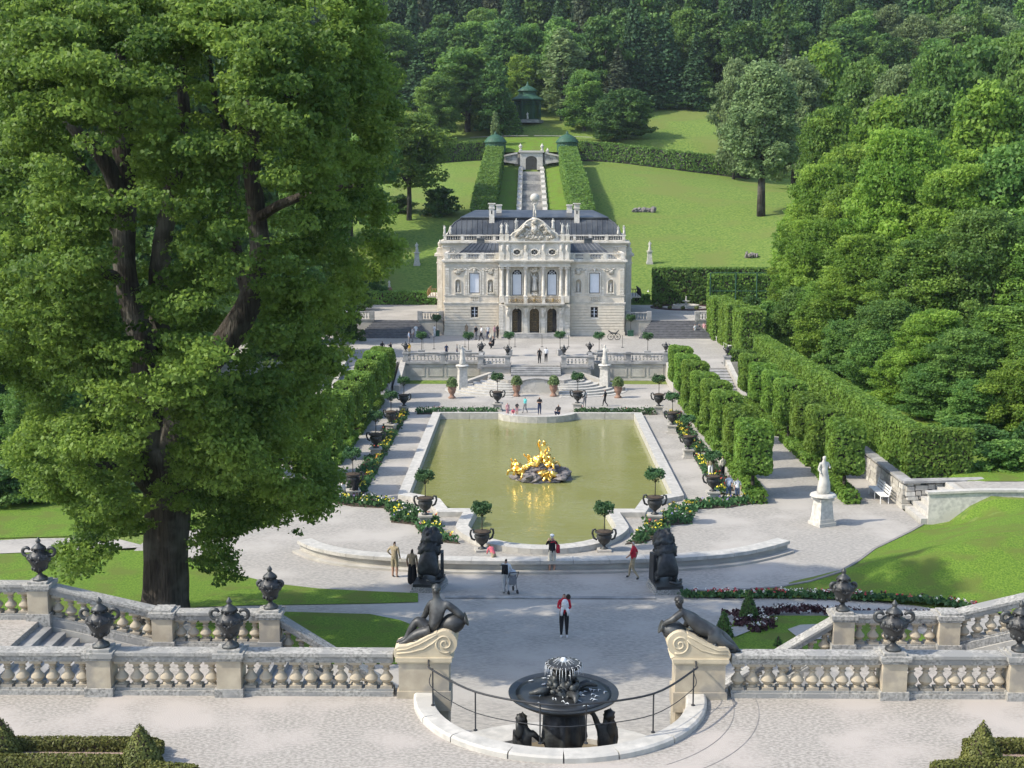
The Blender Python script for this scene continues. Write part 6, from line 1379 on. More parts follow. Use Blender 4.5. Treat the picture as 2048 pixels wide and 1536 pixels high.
# small dark urns on the far piers
for i, (x, y, z, lab) in enumerate(((-11.8, YW - .1, ZF + .95, 'small dark urn on the left end pier of the forecourt balustrade'), (11.8, YW - .1, ZF + .95, 'small dark urn on the right end pier of the forecourt balustrade'), (16.95, 112.3, ZF + .95, 'small dark urn on the pier by the right walk stairs'), (4.9, YW - .1, ZF + .95, 'small dark urn on the balustrade right of the middle stairs'), (-4.9, YW - .1, ZF + .95, 'small dark urn on the balustrade left of the middle stairs'), (2.5, 112.5, ZF + .95, 'small dark urn on the right gate pier of the middle stairs'), (-2.5, 112.5, ZF + .95, 'small dark urn on the left gate pier of the middle stairs'))):
    dup(u0, (x, y, z), 0, lab, 'small dark urns round the forecourt', .78)
# white statues on pedestals
def ped_statue(me, H, hp, loc, lab, rz=0, w_=.9, yellow='stone_white', obelisk=False):
    r = thing('garden_statue', lab, 'statue', loc, rz); 
    b = MB(); b.bx(-w_ / 2 - .1, w_ / 2 + .1, -w_ / 2 - .1, w_ / 2 + .1, -.1, .2); b.bx(-w_ / 2 - .03, w_ / 2 + .03, -w_ / 2 - .03, w_ / 2 + .03, .2, .38); b.box((0, 0, .38 + (hp - .6) / 2), (w_, w_, hp - .6), 0, .82); b.bx(-w_ / 2 + .0, w_ / 2 - .0, -w_ / 2, w_ / 2, hp - .22, hp - .1); b.box((0, 0, hp - .05), (w_ * .8, w_ * .8, .1)); b.build('pedestal', yellow, r, world=False)
    o = link('figure', me, r, (0, 0, hp)); o.scale = (H,) * 3
    b = MB(); b.lathe([(.32 * H, 0), (.30 * H, .04 * H), (.26 * H, .06 * H)], c=(0, 0, hp), n=14); b.rough(.01, 5); b.build('statue_foot', yellow, r, world=False); return r
def robe_statue(name, seed, amp=.03):
    me = statue_mesh(name, 1.75, 'stone_white', True, 'down', seed, .015); 
    for v in me.vertices:                              # folds running down the robe
        a = math.atan2(v.co.y, v.co.x); k = max(0, min(1, (1.35 - v.co.z) / .5)); r_ = 1 + .07 * k * math.sin(a * 9 + math.sin(v.co.z * 3) * 1.5) + .03 * k * math.sin(a * 17 + v.co.z * 4); v.co.x *= r_; v.co.y *= r_
    me.transform(Matrix.Scale(1 / 1.75, 4)); return me
RB = robe_statue('stone_figure', 21)
p = atZ(1644, 1050, 0); ped_statue(RB, 2.15, 1.55, p, 'white robed stone statue on a tall pedestal on the right gravel walk', .4, .82)
for (px, py, lab, rz) in ((925, 782, 'white statue on a high pedestal before the terrace wall left of the stairs', .3), (1209, 781, 'white statue group on a high pedestal before the terrace wall right of the stairs', -.3)):
    ped_statue(ST_ARM, 1.85, 2.2, atZ(px, py, 0), lab, rz, .8)
for (px, py, lab) in ((834, 530, 'pale statue on a stepped pedestal on the slope left of the palace'), (1299, 527, 'pale statue on a pedestal above the hedge right of the palace')):
    p = hit(px, py); ped_statue(ST_ROBE, 1.5, 1.7, p, lab, 0, .7)
p = atZ(779, 600, ZS); ped_statue(ST_ROBE, 1.0, 1.6, p, 'dark bust on a reddish pedestal on the left side terrace', 0, .7, 'terracotta')
# lions
def lion(label, loc, rz, turn):
    r = thing('stone_lion', label, 'lion statue', loc, rz)
    b = MB(); b.bx(-.70, .70, -1.0, 1.0, -.3, .12); b.bx(-.64, .64, -.94, .94, .12, .26); b.build('plinth', 'stone_cap', r, world=False)
    b = MB(); b.bx(-.60, .60, -.88, .88, .26, .40); b.build('bronze_base', 'bronze', r, world=False)
    z = .40                                                  # sits facing +y (away from the viewer)
    J = dict(rump=((0, -.38, z + .46), .56), belly=((0, -.14, z + .85), .52), chest=((0, .20, z + 1.2), .46), neck=((0, .32, z + 1.55), .32), head=((turn * .12, .44, z + 1.86), .24), muzzle=((turn * .40, .66, z + 1.78), .15))
    E = [('rump', 'belly'), ('belly', 'chest'), ('chest', 'neck'), ('neck', 'head'), ('head', 'muzzle')]
    for s in (-1, 1):
        J['th%d' % s] = ((.32 * s, -.30, z + .42), .27); J['kn%d' % s] = ((.42 * s, .12, z + .38), .17); J['hk%d' % s] = ((.40 * s, -.12, z + .10), .11); J['pw%d' % s] = ((.40 * s, .28, z + .07), .11); E += [('rump', 'th%d' % s), ('th%d' % s, 'kn%d' % s), ('kn%d' % s, 'hk%d' % s), ('hk%d' % s, 'pw%d' % s)]
        J['sh%d' % s] = ((.24 * s, .34, z + .95), .17); J['el%d' % s] = ((.26 * s, .42, z + .52), .12); J['wr%d' % s] = ((.26 * s, .48, z + .12), .10); J['fp%d' % s] = ((.26 * s, .64, z + .07), .11); E += [('chest', 'sh%d' % s), ('sh%d' % s, 'el%d' % s), ('el%d' % s, 'wr%d' % s), ('wr%d' % s, 'fp%d' % s)]
    link('body', skin_mesh('body', J, E, ['bronze'], sub=2, rough=.03, fr=5), r)
    b = MB(); b.ball((turn * .06, .34, z + 1.76), (.48, .42, .56), 30, 20, amp=.36, fr=4.5); b.ball((0, .18, z + 1.35), (.52, .42, .50), 26, 18, amp=.32, fr=4.5, seed=3); b.rough(.05, 8); b.build('mane', 'bronze', r, smooth='all', world=False)
    b = MB()
    for s in (-1, 1): b.ball((s * .22 + turn * .06, .38, z + 2.24), (.09, .05, .10), 8, 6)
    b.build('ears', 'bronze', r, smooth='all', world=False)
    b = MB(); b.tube([(0, -.70, z + .16), (.3, -.80, z + .08), (.58, -.55, z + .07), (.66, -.1, z + .06)], [.07, .06, .05, .08], n=7); b.build('tail', 'bronze', r, smooth='all', world=False)
    b = MB(); b.bx(-turn * .78 - .13, -turn * .78 + .13, -.1, .5, .3, 1.55) if False else b.box((turn * .56, .25, z + .62), (.16, .6, 1.25), .15, .85); b.build('shield', 'bronze', r, world=False); r.scale = (.94, .94, .94); return r
p = atZ(857, 1188, .0); lion('dark bronze lion seated on a plinth left of the gravel axis, seen from behind', (p.x, p.y + .5, T0(0, p.y)), R(-6), 1)
p = atZ(1334, 1193, .0); lion('dark bronze lion seated on a plinth right of the gravel axis, seen from behind', (p.x, p.y + .5, T0(0, p.y)), R(6), -1)
# gilded group on a rock
pc = atZ(1081, 962, -.16); gg = thing('gilded_fountain_group', 'gilded figures heaped on a rock island in the pool', 'sculpture', (pc.x, pc.y + .6, -.2)); cx, cy = pc.x, pc.y + .6; random.seed(3)
b = MB(); b.ball((0, 0, .02), (1.55, 1.2, .34), 26, 12, amp=.35, fr=2.5)
for k in range(34): a = random.random() * 6.28; rr = random.uniform(.2, 1.35); b.ball((rr * math.cos(a), rr * .8 * math.sin(a), .2 + .75 * (1 - rr / 1.5)), (random.uniform(.22, .45), random.uniform(.2, .4), random.uniform(.15, .38)), 9, 7, amp=.6, seed=k)
b.rough(.04, 5); b.build('rock', 'rock', gg, world=False)
Jm = dict(pelvis=((0, 0, .35), .20), waist=((.02, 0, .60), .16), chest=((.05, 0, .85), .2), neck=((.05, 0, 1.04), .07), head=((.07, -.04, 1.18), .11), crown=((.07, 0, 1.27), .08), s1=((.25, 0, .95), .07), e1=((.32, -.12, .74), .07), h1=((.22, -.36, .72), .06), s2=((-.2, 0, .95), .08), e2=((-.26, -.12, 1.12), .065), h2=((-.18, -.2, 1.35), .05),
          t1=((.15, -.2, .3), .15), k1=((.25, -.55, .42), .11), a1=((.3, -.6, -.05), .07), t2=((-.15, -.2, .3), .15), k2=((-.3, -.5, .30), .11), a2=((-.42, -.55, -.15), .07))
Em = [('pelvis', 'waist'), ('waist', 'chest'), ('chest', 'neck'), ('neck', 'head'), ('head', 'crown'), ('chest', 's1'), ('s1', 'e1'), ('e1', 'h1'), ('chest', 's2'), ('s2', 'e2'), ('e2', 'h2'), ('pelvis', 't1'), ('t1', 'k1'), ('k1', 'a1'), ('pelvis', 't2'), ('t2', 'k2'), ('k2', 'a2')]
sit = skin_mesh('gilded_figure', Jm, Em, ['gold'], sub=1, rough=.02)
for (x, y, z, sc, rx, rz_) in ((.12, .1, 1.05, 1.05, 0, .2), (-.42, -.2, .75, .75, .3, -.9), (.55, -.15, .75, .72, -.3, .9), (-1.25, -.15, .45, .70, .1, -.6), (-.95, -.5, .35, .55, .5, .5), (.25, -.75, .3, .62, .9, .2), (.75, -.6, .28, .55, .8, -1.2), (0.1, -.45, .8, .5, .3, 2.5), (-1.45, .1, .4, .55, .1, .8)):
    o = link('gilded_figure', sit, gg, (x, y, z)); o.scale = (sc,) * 3; o.rotation_euler = (rx, 0, rz_)
b = MB()
for (x, y, z, r_) in ((.25, -.1, 1.35, .34), (-.1, .05, 1.1, .38), (.45, -.3, 1.0, .3), (-1.2, -.1, .75, .3), (.15, -.75, .5, .28), (-.3, -.35, 1.0, .28), (.6, -.65, .45, .26), (-1.0, -.45, .6, .24)): b.ball((x, y, z), (r_, r_ * .8, r_ * .8), 14, 10, amp=1.0, fr=3.2, seed=x * 7)
b.rough(.04, 6); b.build('gilded_drapery', 'gold', gg, world=False, smooth='all'); gg.scale = (1.18, 1.05, 1.0)
# ------------------------------------------------------------------ flower beds
def bed(label, poly, cols, dens=26, h=.30, leafm='leaf_bay', zf=T0, cat='flower bed', grp=None):
    xs = [p[0] for p in poly]; ys = [p[1] for p in poly]; P = []
    A = 0; n = len(poly)
    for i in range(n): A += poly[i][0] * poly[(i + 1) % n][1] - poly[(i + 1) % n][0] * poly[i][1]
    A = abs(A) / 2; N = int(A * dens)
    while len(P) < N:
        x, y = random.uniform(min(xs), max(xs)), random.uniform(min(ys), max(ys))
        if inside(poly, x, y): P.append((x, y))
    c = (sum(xs) / n, sum(ys) / n, 0); r = thing('flower_bed', label, cat, c, group=grp); off = np.array(c)
    b = MB(); b.prism(poly, -.05, .07); b.build('bed_soil', 'soil', r)
    k = 7; Q = np.array([(x, y, zf(x, y)) for x, y in P]); Lf = np.repeat(Q, k, 0) + RNG.normal(size=(len(Q) * k, 3)) * [.09, .09, .01]; Lf[:, 2] += .04 + RNG.random(len(Lf)) * h
    nn = RNG.normal(size=Lf.shape) * [1, 1, .5]; o = link('leaves', leaf_mesh('leaves', Lf - off, nn, .15 + .08 * RNG.random(len(Lf)), RNG.random(len(Lf)), leafm), r); o['kind'] = 'stuff'
    for m_, fr in cols:
        sel = Q[RNG.random(len(Q)) < fr]
        if not len(sel): continue
        # blossoms gather in drifts
        w_ = np.array([noise.noise(Vector((q[0] * .8 + hash(m_) % 17, q[1] * .8, 0))) for q in sel]); sel = sel[w_ > -.12]
        if not len(sel): continue
        F_ = np.repeat(sel, 3, 0) + RNG.normal(size=(len(sel) * 3, 3)) * [.04, .04, .02]; F_[:, 2] += h + .08 + RNG.random(len(F_)) * .08
        o = link('blossoms', leaf_mesh('blossoms', F_ - off, RNG.normal(size=F_.shape) * [.6, .6, .6] + [0, 0, 1], .095 + .03 * RNG.random(len(F_)), RNG.random(len(F_)), m_), r); o['kind'] = 'stuff'
    return r
# the checker must not depend on hash order
for s, nm in ((1, 'right'), (-1, 'left')):
    def q(l): 
        l = [(s * x if s > 0 else -x, y) for x, y in l]; return l
    ye = [('petal_yellow', .55), ('petal_dark', .12), ('petal_red', .06)]
    bed('narrow bed of yellow tulips along the %s pool walk, farther stretch' % nm, q([(10.0, 82.5), (10.5, 82.5), (10.5, 97.6), (10.0, 97.6)]), ye)
    bed('narrow bed of yellow tulips along the %s pool walk, nearer stretch' % nm, q([(10.0, 70.6), (10.5, 70.6), (10.5, 81.2), (10.0, 81.2)]), ye)
    bed('dark planting strip behind the yellow tulips on the %s, farther stretch' % nm, q([(10.55, 82.5), (11.1, 82.5), (11.1, 97.6), (10.55, 97.6)]), [('petal_red', .12), ('petal_dark', .35)], 16, .22)
    bed('dark planting strip behind the yellow tulips on the %s, nearer stretch' % nm, q([(10.55, 71.5), (11.1, 71.5), (11.1, 81.2), (10.55, 81.2)]), [('petal_red', .12), ('petal_dark', .35)], 16, .22)
    bed('curved bed of white and yellow flowers at the %s front corner of the pool' % nm, q([(8.1, 68.2), (9.6, 69.4), (11.4, 69.4), (11.8, 68.6), (10.3, 67.6), (8.5, 67.2), (7.9, 65.9), (7.8, 64.2), (6.2, 63.6), (6.2, 65.2), (6.9, 67.0)]), [('petal_white', .14), ('petal_yellow', .22), ('petal_blue', .06), ('petal_dark', .1)], 24, .32)
    bed('bushy bed of yellow and pink flowers beside the rounded %s pool end' % nm, q([(5.3, 64.4), (6.1, 64.9), (6.5, 63.4), (5.9, 61.6), (4.9, 60.4), (4.0, 60.1), (4.8, 61.4), (5.2, 62.8)]), [('petal_yellow', .26), ('petal_white', .10), ('petal_red', .10), ('petal_dark', .1)], 24, .34)
    bed('low green bed behind the pool, %s of the rounded basin edge' % nm, q([(3.0, 97.1), (9.3, 97.1), (9.3, 98.0), (3.0, 98.0)]), [('petal_dark', .10), ('petal_red', .05)], 26, .42)
    # right flower parterre on the lower lawn
fl = pz([(1366, 1199), (1500, 1199), (1620, 1200), (1720, 1203), (1820, 1208), (1900, 1216), (1955, 1228), (1955, 1222), (1900, 1208), (1800, 1201), (1700, 1196), (1600, 1193.5), (1366, 1193)])
bed('thin red and white flower border at the foot of the right lawn', [(p.x, p.y) for p in fl], [('petal_red', .4), ('petal_white', .35), ('petal_dark', .3)], 40, .16, zf=lambda x, y: T(x, y) + .08)
lw = pz([(1448, 1292), (1470, 1240), (1560, 1236), (1640, 1236), (1720, 1243), (1790, 1256), (1850, 1275), (1870, 1320), (1440, 1320)])
structure(drape('parterre_lawn', lw, .8, .10, 'lawn'), 'dark green lawn of the flower parterre behind the right balustrade')
def ring_bed(label, L, w_, cols, dens=30, h=.14):
    pts = smooth_path([Vector((hit(x, y).x, hit(x, y).y, 0)) for x, y in L], 5); n = len(pts); lft, rgt = [], []
    for i, p in enumerate(pts):
        d = (pts[min(i + 1, n - 1)] - pts[max(i - 1, 0)]).normalized(); q_ = Vector((-d.y, d.x, 0)) * w_ / 2; lft.append((p.x + q_.x, p.y + q_.y)); rgt.append((p.x - q_.x, p.y - q_.y))
    return bed(label, lft + rgt[::-1], cols, dens, h, 'petal_dark', zf=lambda x, y: T(x, y) + .12)
ring_bed('curling border of dark and white flowers around the right parterre', [(1455, 1232), (1500, 1240), (1530, 1232), (1600, 1229), (1680, 1232), (1740, 1238), (1800, 1240), (1850, 1238), (1885, 1248)], .55, [('petal_white', .4), ('petal_dark', .5)])
ring_bed('scroll of dark flowers at the left end of the right parterre', [(1470, 1258), (1500, 1250), (1540, 1252), (1530, 1262), (1500, 1268)], .4, [('petal_white', .4), ('petal_dark', .4)])
ring_bed('scroll of dark flowers at the right end of the right parterre', [(1750, 1250), (1800, 1252), (1840, 1250), (1860, 1256)], .5, [('petal_white', .4), ('petal_dark', .4)])
for L, nm in (([(1575, 1265), (1600, 1256), (1660, 1253), (1700, 1262), (1660, 1285), (1600, 1285)], 'middle'), ([(1455, 1262), (1490, 1256), (1500, 1268), (1470, 1280), (1450, 1275)], 'left')):
    structure(drape('parterre_gravel', pz(L), .6, .13, 'gravel'), 'pale gravel oval in the flower parterre')
def cone(label, loc, r_, h, leaf=.09, m='leaf_box', grp=None):
    r = thing('topiary_cone', label, 'topiary', loc, group=grp); A = math.pi * r_ * math.hypot(r_, h); n = int(A * 2.2 / (leaf * leaf * .35)); t = 1 - np.sqrt(RNG.random(n)); a = RNG.random(n) * 6.283
    rr = r_ * (1 - t) * (1 + .05 * np.sin(a * 3 + t * 9)) + RNG.normal(size=n) * .02; bul = .10 * r_ * np.sin(t * 3.14); P = np.stack([(rr + bul) * np.cos(a), (rr + bul) * np.sin(a), t * h], 1); nn = np.stack([np.cos(a), np.sin(a), np.full(n, r_ / h)], 1) + RNG.normal(size=(n, 3)) * .4
    link('foliage', leaf_mesh('foliage', P, nn, leaf * (.7 + .6 * RNG.random(n)), .5 + .25 * np.sin(P[:, 2] * 7 + a * 2) + RNG.normal(size=n) * .2, m), r)
    b = MB(); b.lathe([(r_ * .92, 0), (r_ * .5, h * .5), (.01, h * .97)], n=14); b.build('shade_core', 'soil', r, world=False); return r  # solid dark cone under the leaves, shade put in as colour
for px, py, wp, hp, lab in ((1497, 1243, 40, 62, 'dark green yew cone in the right parterre, taller and farther'), (1447, 1278, 36, 60, 'dark green yew cone beside the reclining bronze woman'), (1556, 1297, 18, 26, 'small yew cone half hidden behind the front balustrade')):
    p = hit(px, py); s_ = F / p.y; cone(lab, p, wp / s_ / 2 * 1.1, hp / s_ / .93, .08, 'leaf_dark', 'yew cones in the parterre')
# box hedges and cones on the camera terrace
cone('clipped box cone at the corner of the left foreground hedge', atZ(283, 1532, ZT) , .42, .92, .055, grp='box cones in the foreground hedges')
cone('clipped box cone cut by the left picture edge', atZ(4, 1512, ZT), .40, .85, .055, grp='box cones in the foreground hedges')
cone('clipped box cone standing in the right foreground hedge', atZ(1962, 1530, ZT), .42, .95, .055, grp='box cones in the foreground hedges')
def low_hedge(label, A, B, w_, h, leaf=.06):
    A, B = Vector(A), Vector(B); d = B - A; L = d.length; r = thing('box_hedge', label, 'hedge', ((A.x + B.x) / 2, (A.y + B.y) / 2, ZT), math.atan2(d.y, d.x), group='low box hedges in the foreground')
    link('foliage', box_leaves('foliage', (L, w_, h), leaf, 1.7, 'leaf_box', 'xXyYZ', .04, rnd=.5), r); core((L, w_, h), .04).build('shade_core', 'soil', r, world=False)  # dark box core stands for the shade inside the box hedge
a_, b_ = atZ(-60, 1500, ZT), atZ(318, 1506, ZT)
low_hedge('low box hedge running to the left foreground cone, farther row', (a_.x, a_.y), (b_.x, a_.y), .28, .26)
a2, b2 = atZ(-60, 1538, ZT), atZ(250, 1540, ZT)
low_hedge('low box hedge at the bottom left edge, nearer row', (a2.x, a2.y), (b2.x, a2.y), .28, .28)
low_hedge('low box hedge running right from the left foreground cone at the bottom edge', (atZ(300, 1548, ZT).x, a2.y - .25), (atZ(395, 1556, ZT).x, a2.y - .42), .28, .26)
low_hedge('low box hedge linking the two left rows beside the cone', (atZ(312, 1510, ZT).x, a_.y), (atZ(312, 1510, ZT).x + .02, a2.y - .2), .26, .26)
a3, b3 = atZ(1925, 1506, ZT), atZ(2110, 1506, ZT)
low_hedge('low box hedge running right from the right foreground cone, farther row', (a3.x, a3.y), (b3.x, b3.y), .28, .28)
low_hedge('low box hedge at the bottom right edge, nearer row', (atZ(1862, 1552, ZT).x, atZ(1862, 1552, ZT).y), (atZ(2110, 1536, ZT).x, atZ(2110, 1540, ZT).y), .28, .27)
b = MB(); b.prism([(a_.x, a2.y), (b_.x, a2.y), (b_.x, a_.y), (a_.x, a_.y)], ZT - .02, ZT + .03); structure(b.build('hedge_bed_soil', 'soil_pink'))
b = MB(); b.prism([(a3.x, a3.y - 1.2), (b3.x, a3.y - 1.2), (b3.x, a3.y), (a3.x, a3.y)], ZT - .02, ZT + .03); structure(b.build('hedge_bed_soil', 'soil_pink'))
# ================================================================== TREES
def limb(P, r, n=8): b = MB(); b.tube(smooth_path([Vector(p) for p in P], 4), list(np.interp(np.linspace(0, 1, (len(P) - 1) * 4 + 1), np.linspace(0, 1, len(r)), r)), n=n); return b
def tree_variant(name, H, W, leaf, dens, m, nclump=26, kind='round', trunk=.25, base=.12, seed=0, limbs=7):
    """a tree of height H, crown width W: trunk with limbs, crown of overlapping leafy clumps. Returns list of (name, mesh)"""
    rs = random.Random(seed); cl = []
    if kind == 'conifer':
        n = 15
        for k in range(n):
            t = k / (n - 1); z = H * (base + (1 - base) * t); r_ = W / 2 * (1 - t) ** .95 * (1 + rs.uniform(-.15, .15)) + .15
            m_ = max(3, int(7 * (1 - t)) + 2); ph = rs.random() * 6.28
            for j in range(m_):
                a = ph + 6.283 * j / m_ + rs.uniform(-.3, .3); q = r_ * rs.uniform(.5, .72); cl.append(((q * math.cos(a), q * math.sin(a), z - r_ * .22), (r_ * .55, r_ * .55, H * .045 + r_ * .12), rs.random()))
    else:
        for k in range(nclump):
            t = (k + .5) / nclump; z = base + (1 - base) * t
            if kind == 'column': prof = (math.sin(math.pi * min(1, max(0, (z - base) / (1 - base)) ** .7)) ** .5) * .85
            else: prof = math.sin(math.pi * (((z - base) / (1 - base)) ** 1.05 * .80 + .16)) ** .65
            a = k * 2.39996 + rs.uniform(-.4, .4); rr = W / 2 * prof * rs.uniform(.45, .95) * (1 + .28 * math.sin(2 * a + seed + 5 * t) * math.cos(3 * a - 7 * t)); cr = W * rs.uniform(.07, .15) * (30 / nclump) ** .25 * 1.15 * (1.0 if kind != 'column' else .9)
            cl.append(((rr * math.cos(a), rr * math.sin(a), H * z - cr * .4), (cr * rs.uniform(.9, 1.3), cr * rs.uniform(.9, 1.3), cr * (rs.uniform(.42, .7) if kind != 'column' else rs.uniform(.9, 1.4))), rs.random()))
        for k in range(nclump // 3):
            z = base + (1 - base) * rs.uniform(.25, .8); a = rs.random() * 6.28; rr = W * .18 * rs.random(); cl.append(((rr * math.cos(a), rr * math.sin(a), H * z), (W * .22,) * 3, rs.random() * .4))
    cm = crown_mesh('crown', cl, leaf, dens, m, upb=.45 if kind != 'conifer' else .6)
    b = MB(); b.tube([(0, 0, -1.0), (.1, 0, H * .2), (0, .1, H * .55), (0, 0, H * .9)], [trunk * 1.25, trunk, trunk * .6, trunk * .15], n=8)
    if kind != 'conifer':
        for k in range(limbs):
            a = k * 2.4; z = H * rs.uniform(base * .6 + .08, .45); q = W * rs.uniform(.25, .4); b.tube([(0, 0, z), (q * .5 * math.cos(a), q * .5 * math.sin(a), z + H * .12), (q * math.cos(a), q * math.sin(a), z + H * .30)], [trunk * .5, trunk * .32, trunk * .1], n=5)
    tm = b.mesh('trunk', 'bark', smooth='all'); return (cm, tm, H)
VAR = {}
def var(key, *a, **k): VAR[key] = tree_variant(key, *a, **k)
var('near_a', 16, 11, .30, 1.0, 'leaf_lime', 130, seed=1, trunk=.35)
var('near_b', 15, 11, .30, 1.0, 'leaf_mid', 125, seed=2, trunk=.35)
var('near_c', 15, 10, .30, 1.0, 'leaf_hedge', 120, seed=3, trunk=.3)
var('airy', 16, 11, .42, .7, 'leaf_hedge', 60, seed=31, trunk=.3, base=.36, limbs=10)
var('low_a', 11, 10, .32, .95, 'leaf_mid', 80, seed=33, trunk=.3, base=.0)
var('low_b', 11, 10, .32, .95, 'leaf_lime', 80, seed=34, trunk=.3, base=.0)
var('mid_a', 16, 11, .48, .95, 'leaf_mid', 100, seed=4, trunk=.35)
var('mid_b', 18, 11, .48, .95, 'leaf_pale', 100, seed=5, trunk=.35)
var('mid_c', 15, 10, .48, .95, 'leaf_lime', 100, seed=6, trunk=.3)
var('mid_d', 15, 11, .48, .95, 'leaf_dark', 100, seed=7, trunk=.3)
var('column', 24, 11, .42, 1.0, 'leaf_pale', 110, kind='column', seed=8, trunk=.5, base=.30, limbs=18)
var('slim', 18, 6, .55, 1.1, 'leaf_pale', 40, kind='column', seed=18, trunk=.3, base=.06)
var('far_a', 20, 12, .75, 1.0, 'leaf_mid', 50, seed=9, trunk=.4)
var('far_b', 20, 11, .75, 1.0, 'leaf_dark', 50, seed=10, trunk=.4)
var('spruce_a', 28, 9, .85, .95, 'leaf_spruce', kind='conifer', base=.06, seed=11, trunk=.35)
var('spruce_b', 26, 8, .85, .95, 'leaf_spruce', kind='conifer', base=.10, seed=12, trunk=.35)
var('larch', 24, 7.5, .8, .75, 'leaf_brown', kind='conifer', base=.12, seed=13, trunk=.3)
var('spruce_c', 24, 8, .85, .95, 'leaf_dark', kind='conifer', base=.05, seed=14, trunk=.3)
var('bush', 4.5, 5.5, .38, 1.2, 'leaf_mid', 18, seed=15, trunk=.15, base=.0, limbs=3)
var('bush_dark', 4.5, 5.5, .38, 1.2, 'leaf_dark', 18, seed=16, trunk=.15, base=.0, limbs=3)
var('yewcone', 12, 6.0, .6, 1.2, 'leaf_mid', kind='conifer', base=.0, seed=17, trunk=.2)
KN = dict(low_a='hazel_tree', low_b='lime_tree', airy='ash_tree', near_a='lime_tree', near_b='maple_tree', near_c='beech_tree', mid_a='maple_tree', mid_b='willow_tree', mid_c='lime_tree', mid_d='maple_tree', column='poplar_tree', slim='poplar_tree', far_a='beech_tree', far_b='beech_tree', spruce_a='spruce_tree', spruce_b='spruce_tree', larch='larch_tree', spruce_c='fir_tree', bush='shrub', bush_dark='shrub', yewcone='yew_tree')
def plant(key, x, y, z, H=None, wf=1.0, label='', group=None, rz=None):
    cm, tm, h0 = VAR[key]; k = (H or h0) / h0; nm = KN[key]
    r = thing(nm, label, 'shrub' if nm == 'shrub' else 'tree', (x, y, z), random.random() * 6.28 if rz is None else rz, group)
    r.scale = (k * wf, k * wf, k); link('crown', cm, r); link('trunk', tm, r); return r
def at(key, px, base, top, wpx=None, label='', group=None, y=None, sink=0):
    """tree whose foot shows at (px, base) and whose tip reaches row top; y fixes the distance when the foot is hidden"""
    if y is None: p = hit(px, base)
    else:
        p = atY(px, base, y); p.z = T(p.x, y)
    tp = atY(px, top, p.y); H = tp.z - p.z; cm, tm, h0 = VAR[key]
    wf = 1.0
    if wpx: W0_ = {'low_a': 10, 'low_b': 10, 'airy': 11, 'near_a': 11, 'near_b': 11, 'near_c': 10, 'mid_a': 11, 'mid_b': 11, 'mid_c': 10, 'mid_d': 11, 'column': 11, 'slim': 6, 'far_a': 12, 'far_b': 11, 'spruce_a': 9, 'spruce_b': 8, 'larch': 7.5, 'spruce_c': 8, 'bush': 5.5, 'bush_dark': 5.5, 'yewcone': 6}[key]; wf = (wpx / (F / p.y)) / (W0_ * H / h0) * .97
    return plant(key, p.x, p.y, p.z - sink, H, wf, label, group)
# single trees one can point to
at('column', 1522, 432, 128, 165, 'big grey-green columnar tree with bare lower limbs on the right meadow')
at('mid_b', 1468, 330, 118, 90, 'pale feathery tree standing behind the big columnar tree', y=262)
at('airy', 818, 440, 225, 175, 'single round tree with a slim trunk on the left meadow')
at('bush_dark', 880, 430, 372, 80, 'dark shrub on the meadow left of the palace roof')
at('bush_dark', 800, 424, 388, 60, 'dark shrub beneath the single tree on the left meadow')
at('mid_a', 1168, 290, 140, 90, 'leafy green tree right of the hill pavilion', y=286)
at('slim', 1125, 285, 60, 110, 'tall pale tree just right of the pavilion', y=296)
at('mid_d', 1250, 300, 178, 120, 'dark rounded tree at the left edge of the hill clearing', y=278)
at('mid_d', 1215, 300, 200, 80, 'dark rounded tree left of the hill clearing, lower one', y=275)
at('yewcone', 1018, 256, 188, 50, 'conical evergreen just left of the pavilion', y=284)
at('slim', 990, 262, 225, 26, 'thin young tree by the left domed bower', y=270)
at('far_a', 935, 300, 95, 160, 'tall bright tree above the left crossing hedge', y=285)
at('mid_a', 880, 305, 150, 100, 'rounded green tree behind the left crossing hedge', y=276)
at('far_b', 985, 290, 120, 90, 'dark broad tree between the bright tree and the pavilion', y=280)
at('mid_c', 1045, 205, 112, 90, 'light green tree rising directly behind the pavilion', y=306)
at('far_a', 1120, 210, 55, 100, 'light green tree behind the pavilion, on its right', y=308)
at('larch', 1235, 210, 92, 80, 'brownish larch at the forest edge over the clearing', y=305)
at('larch', 1570, 220, 75, 70, 'brownish larch behind the columnar tree', y=300)
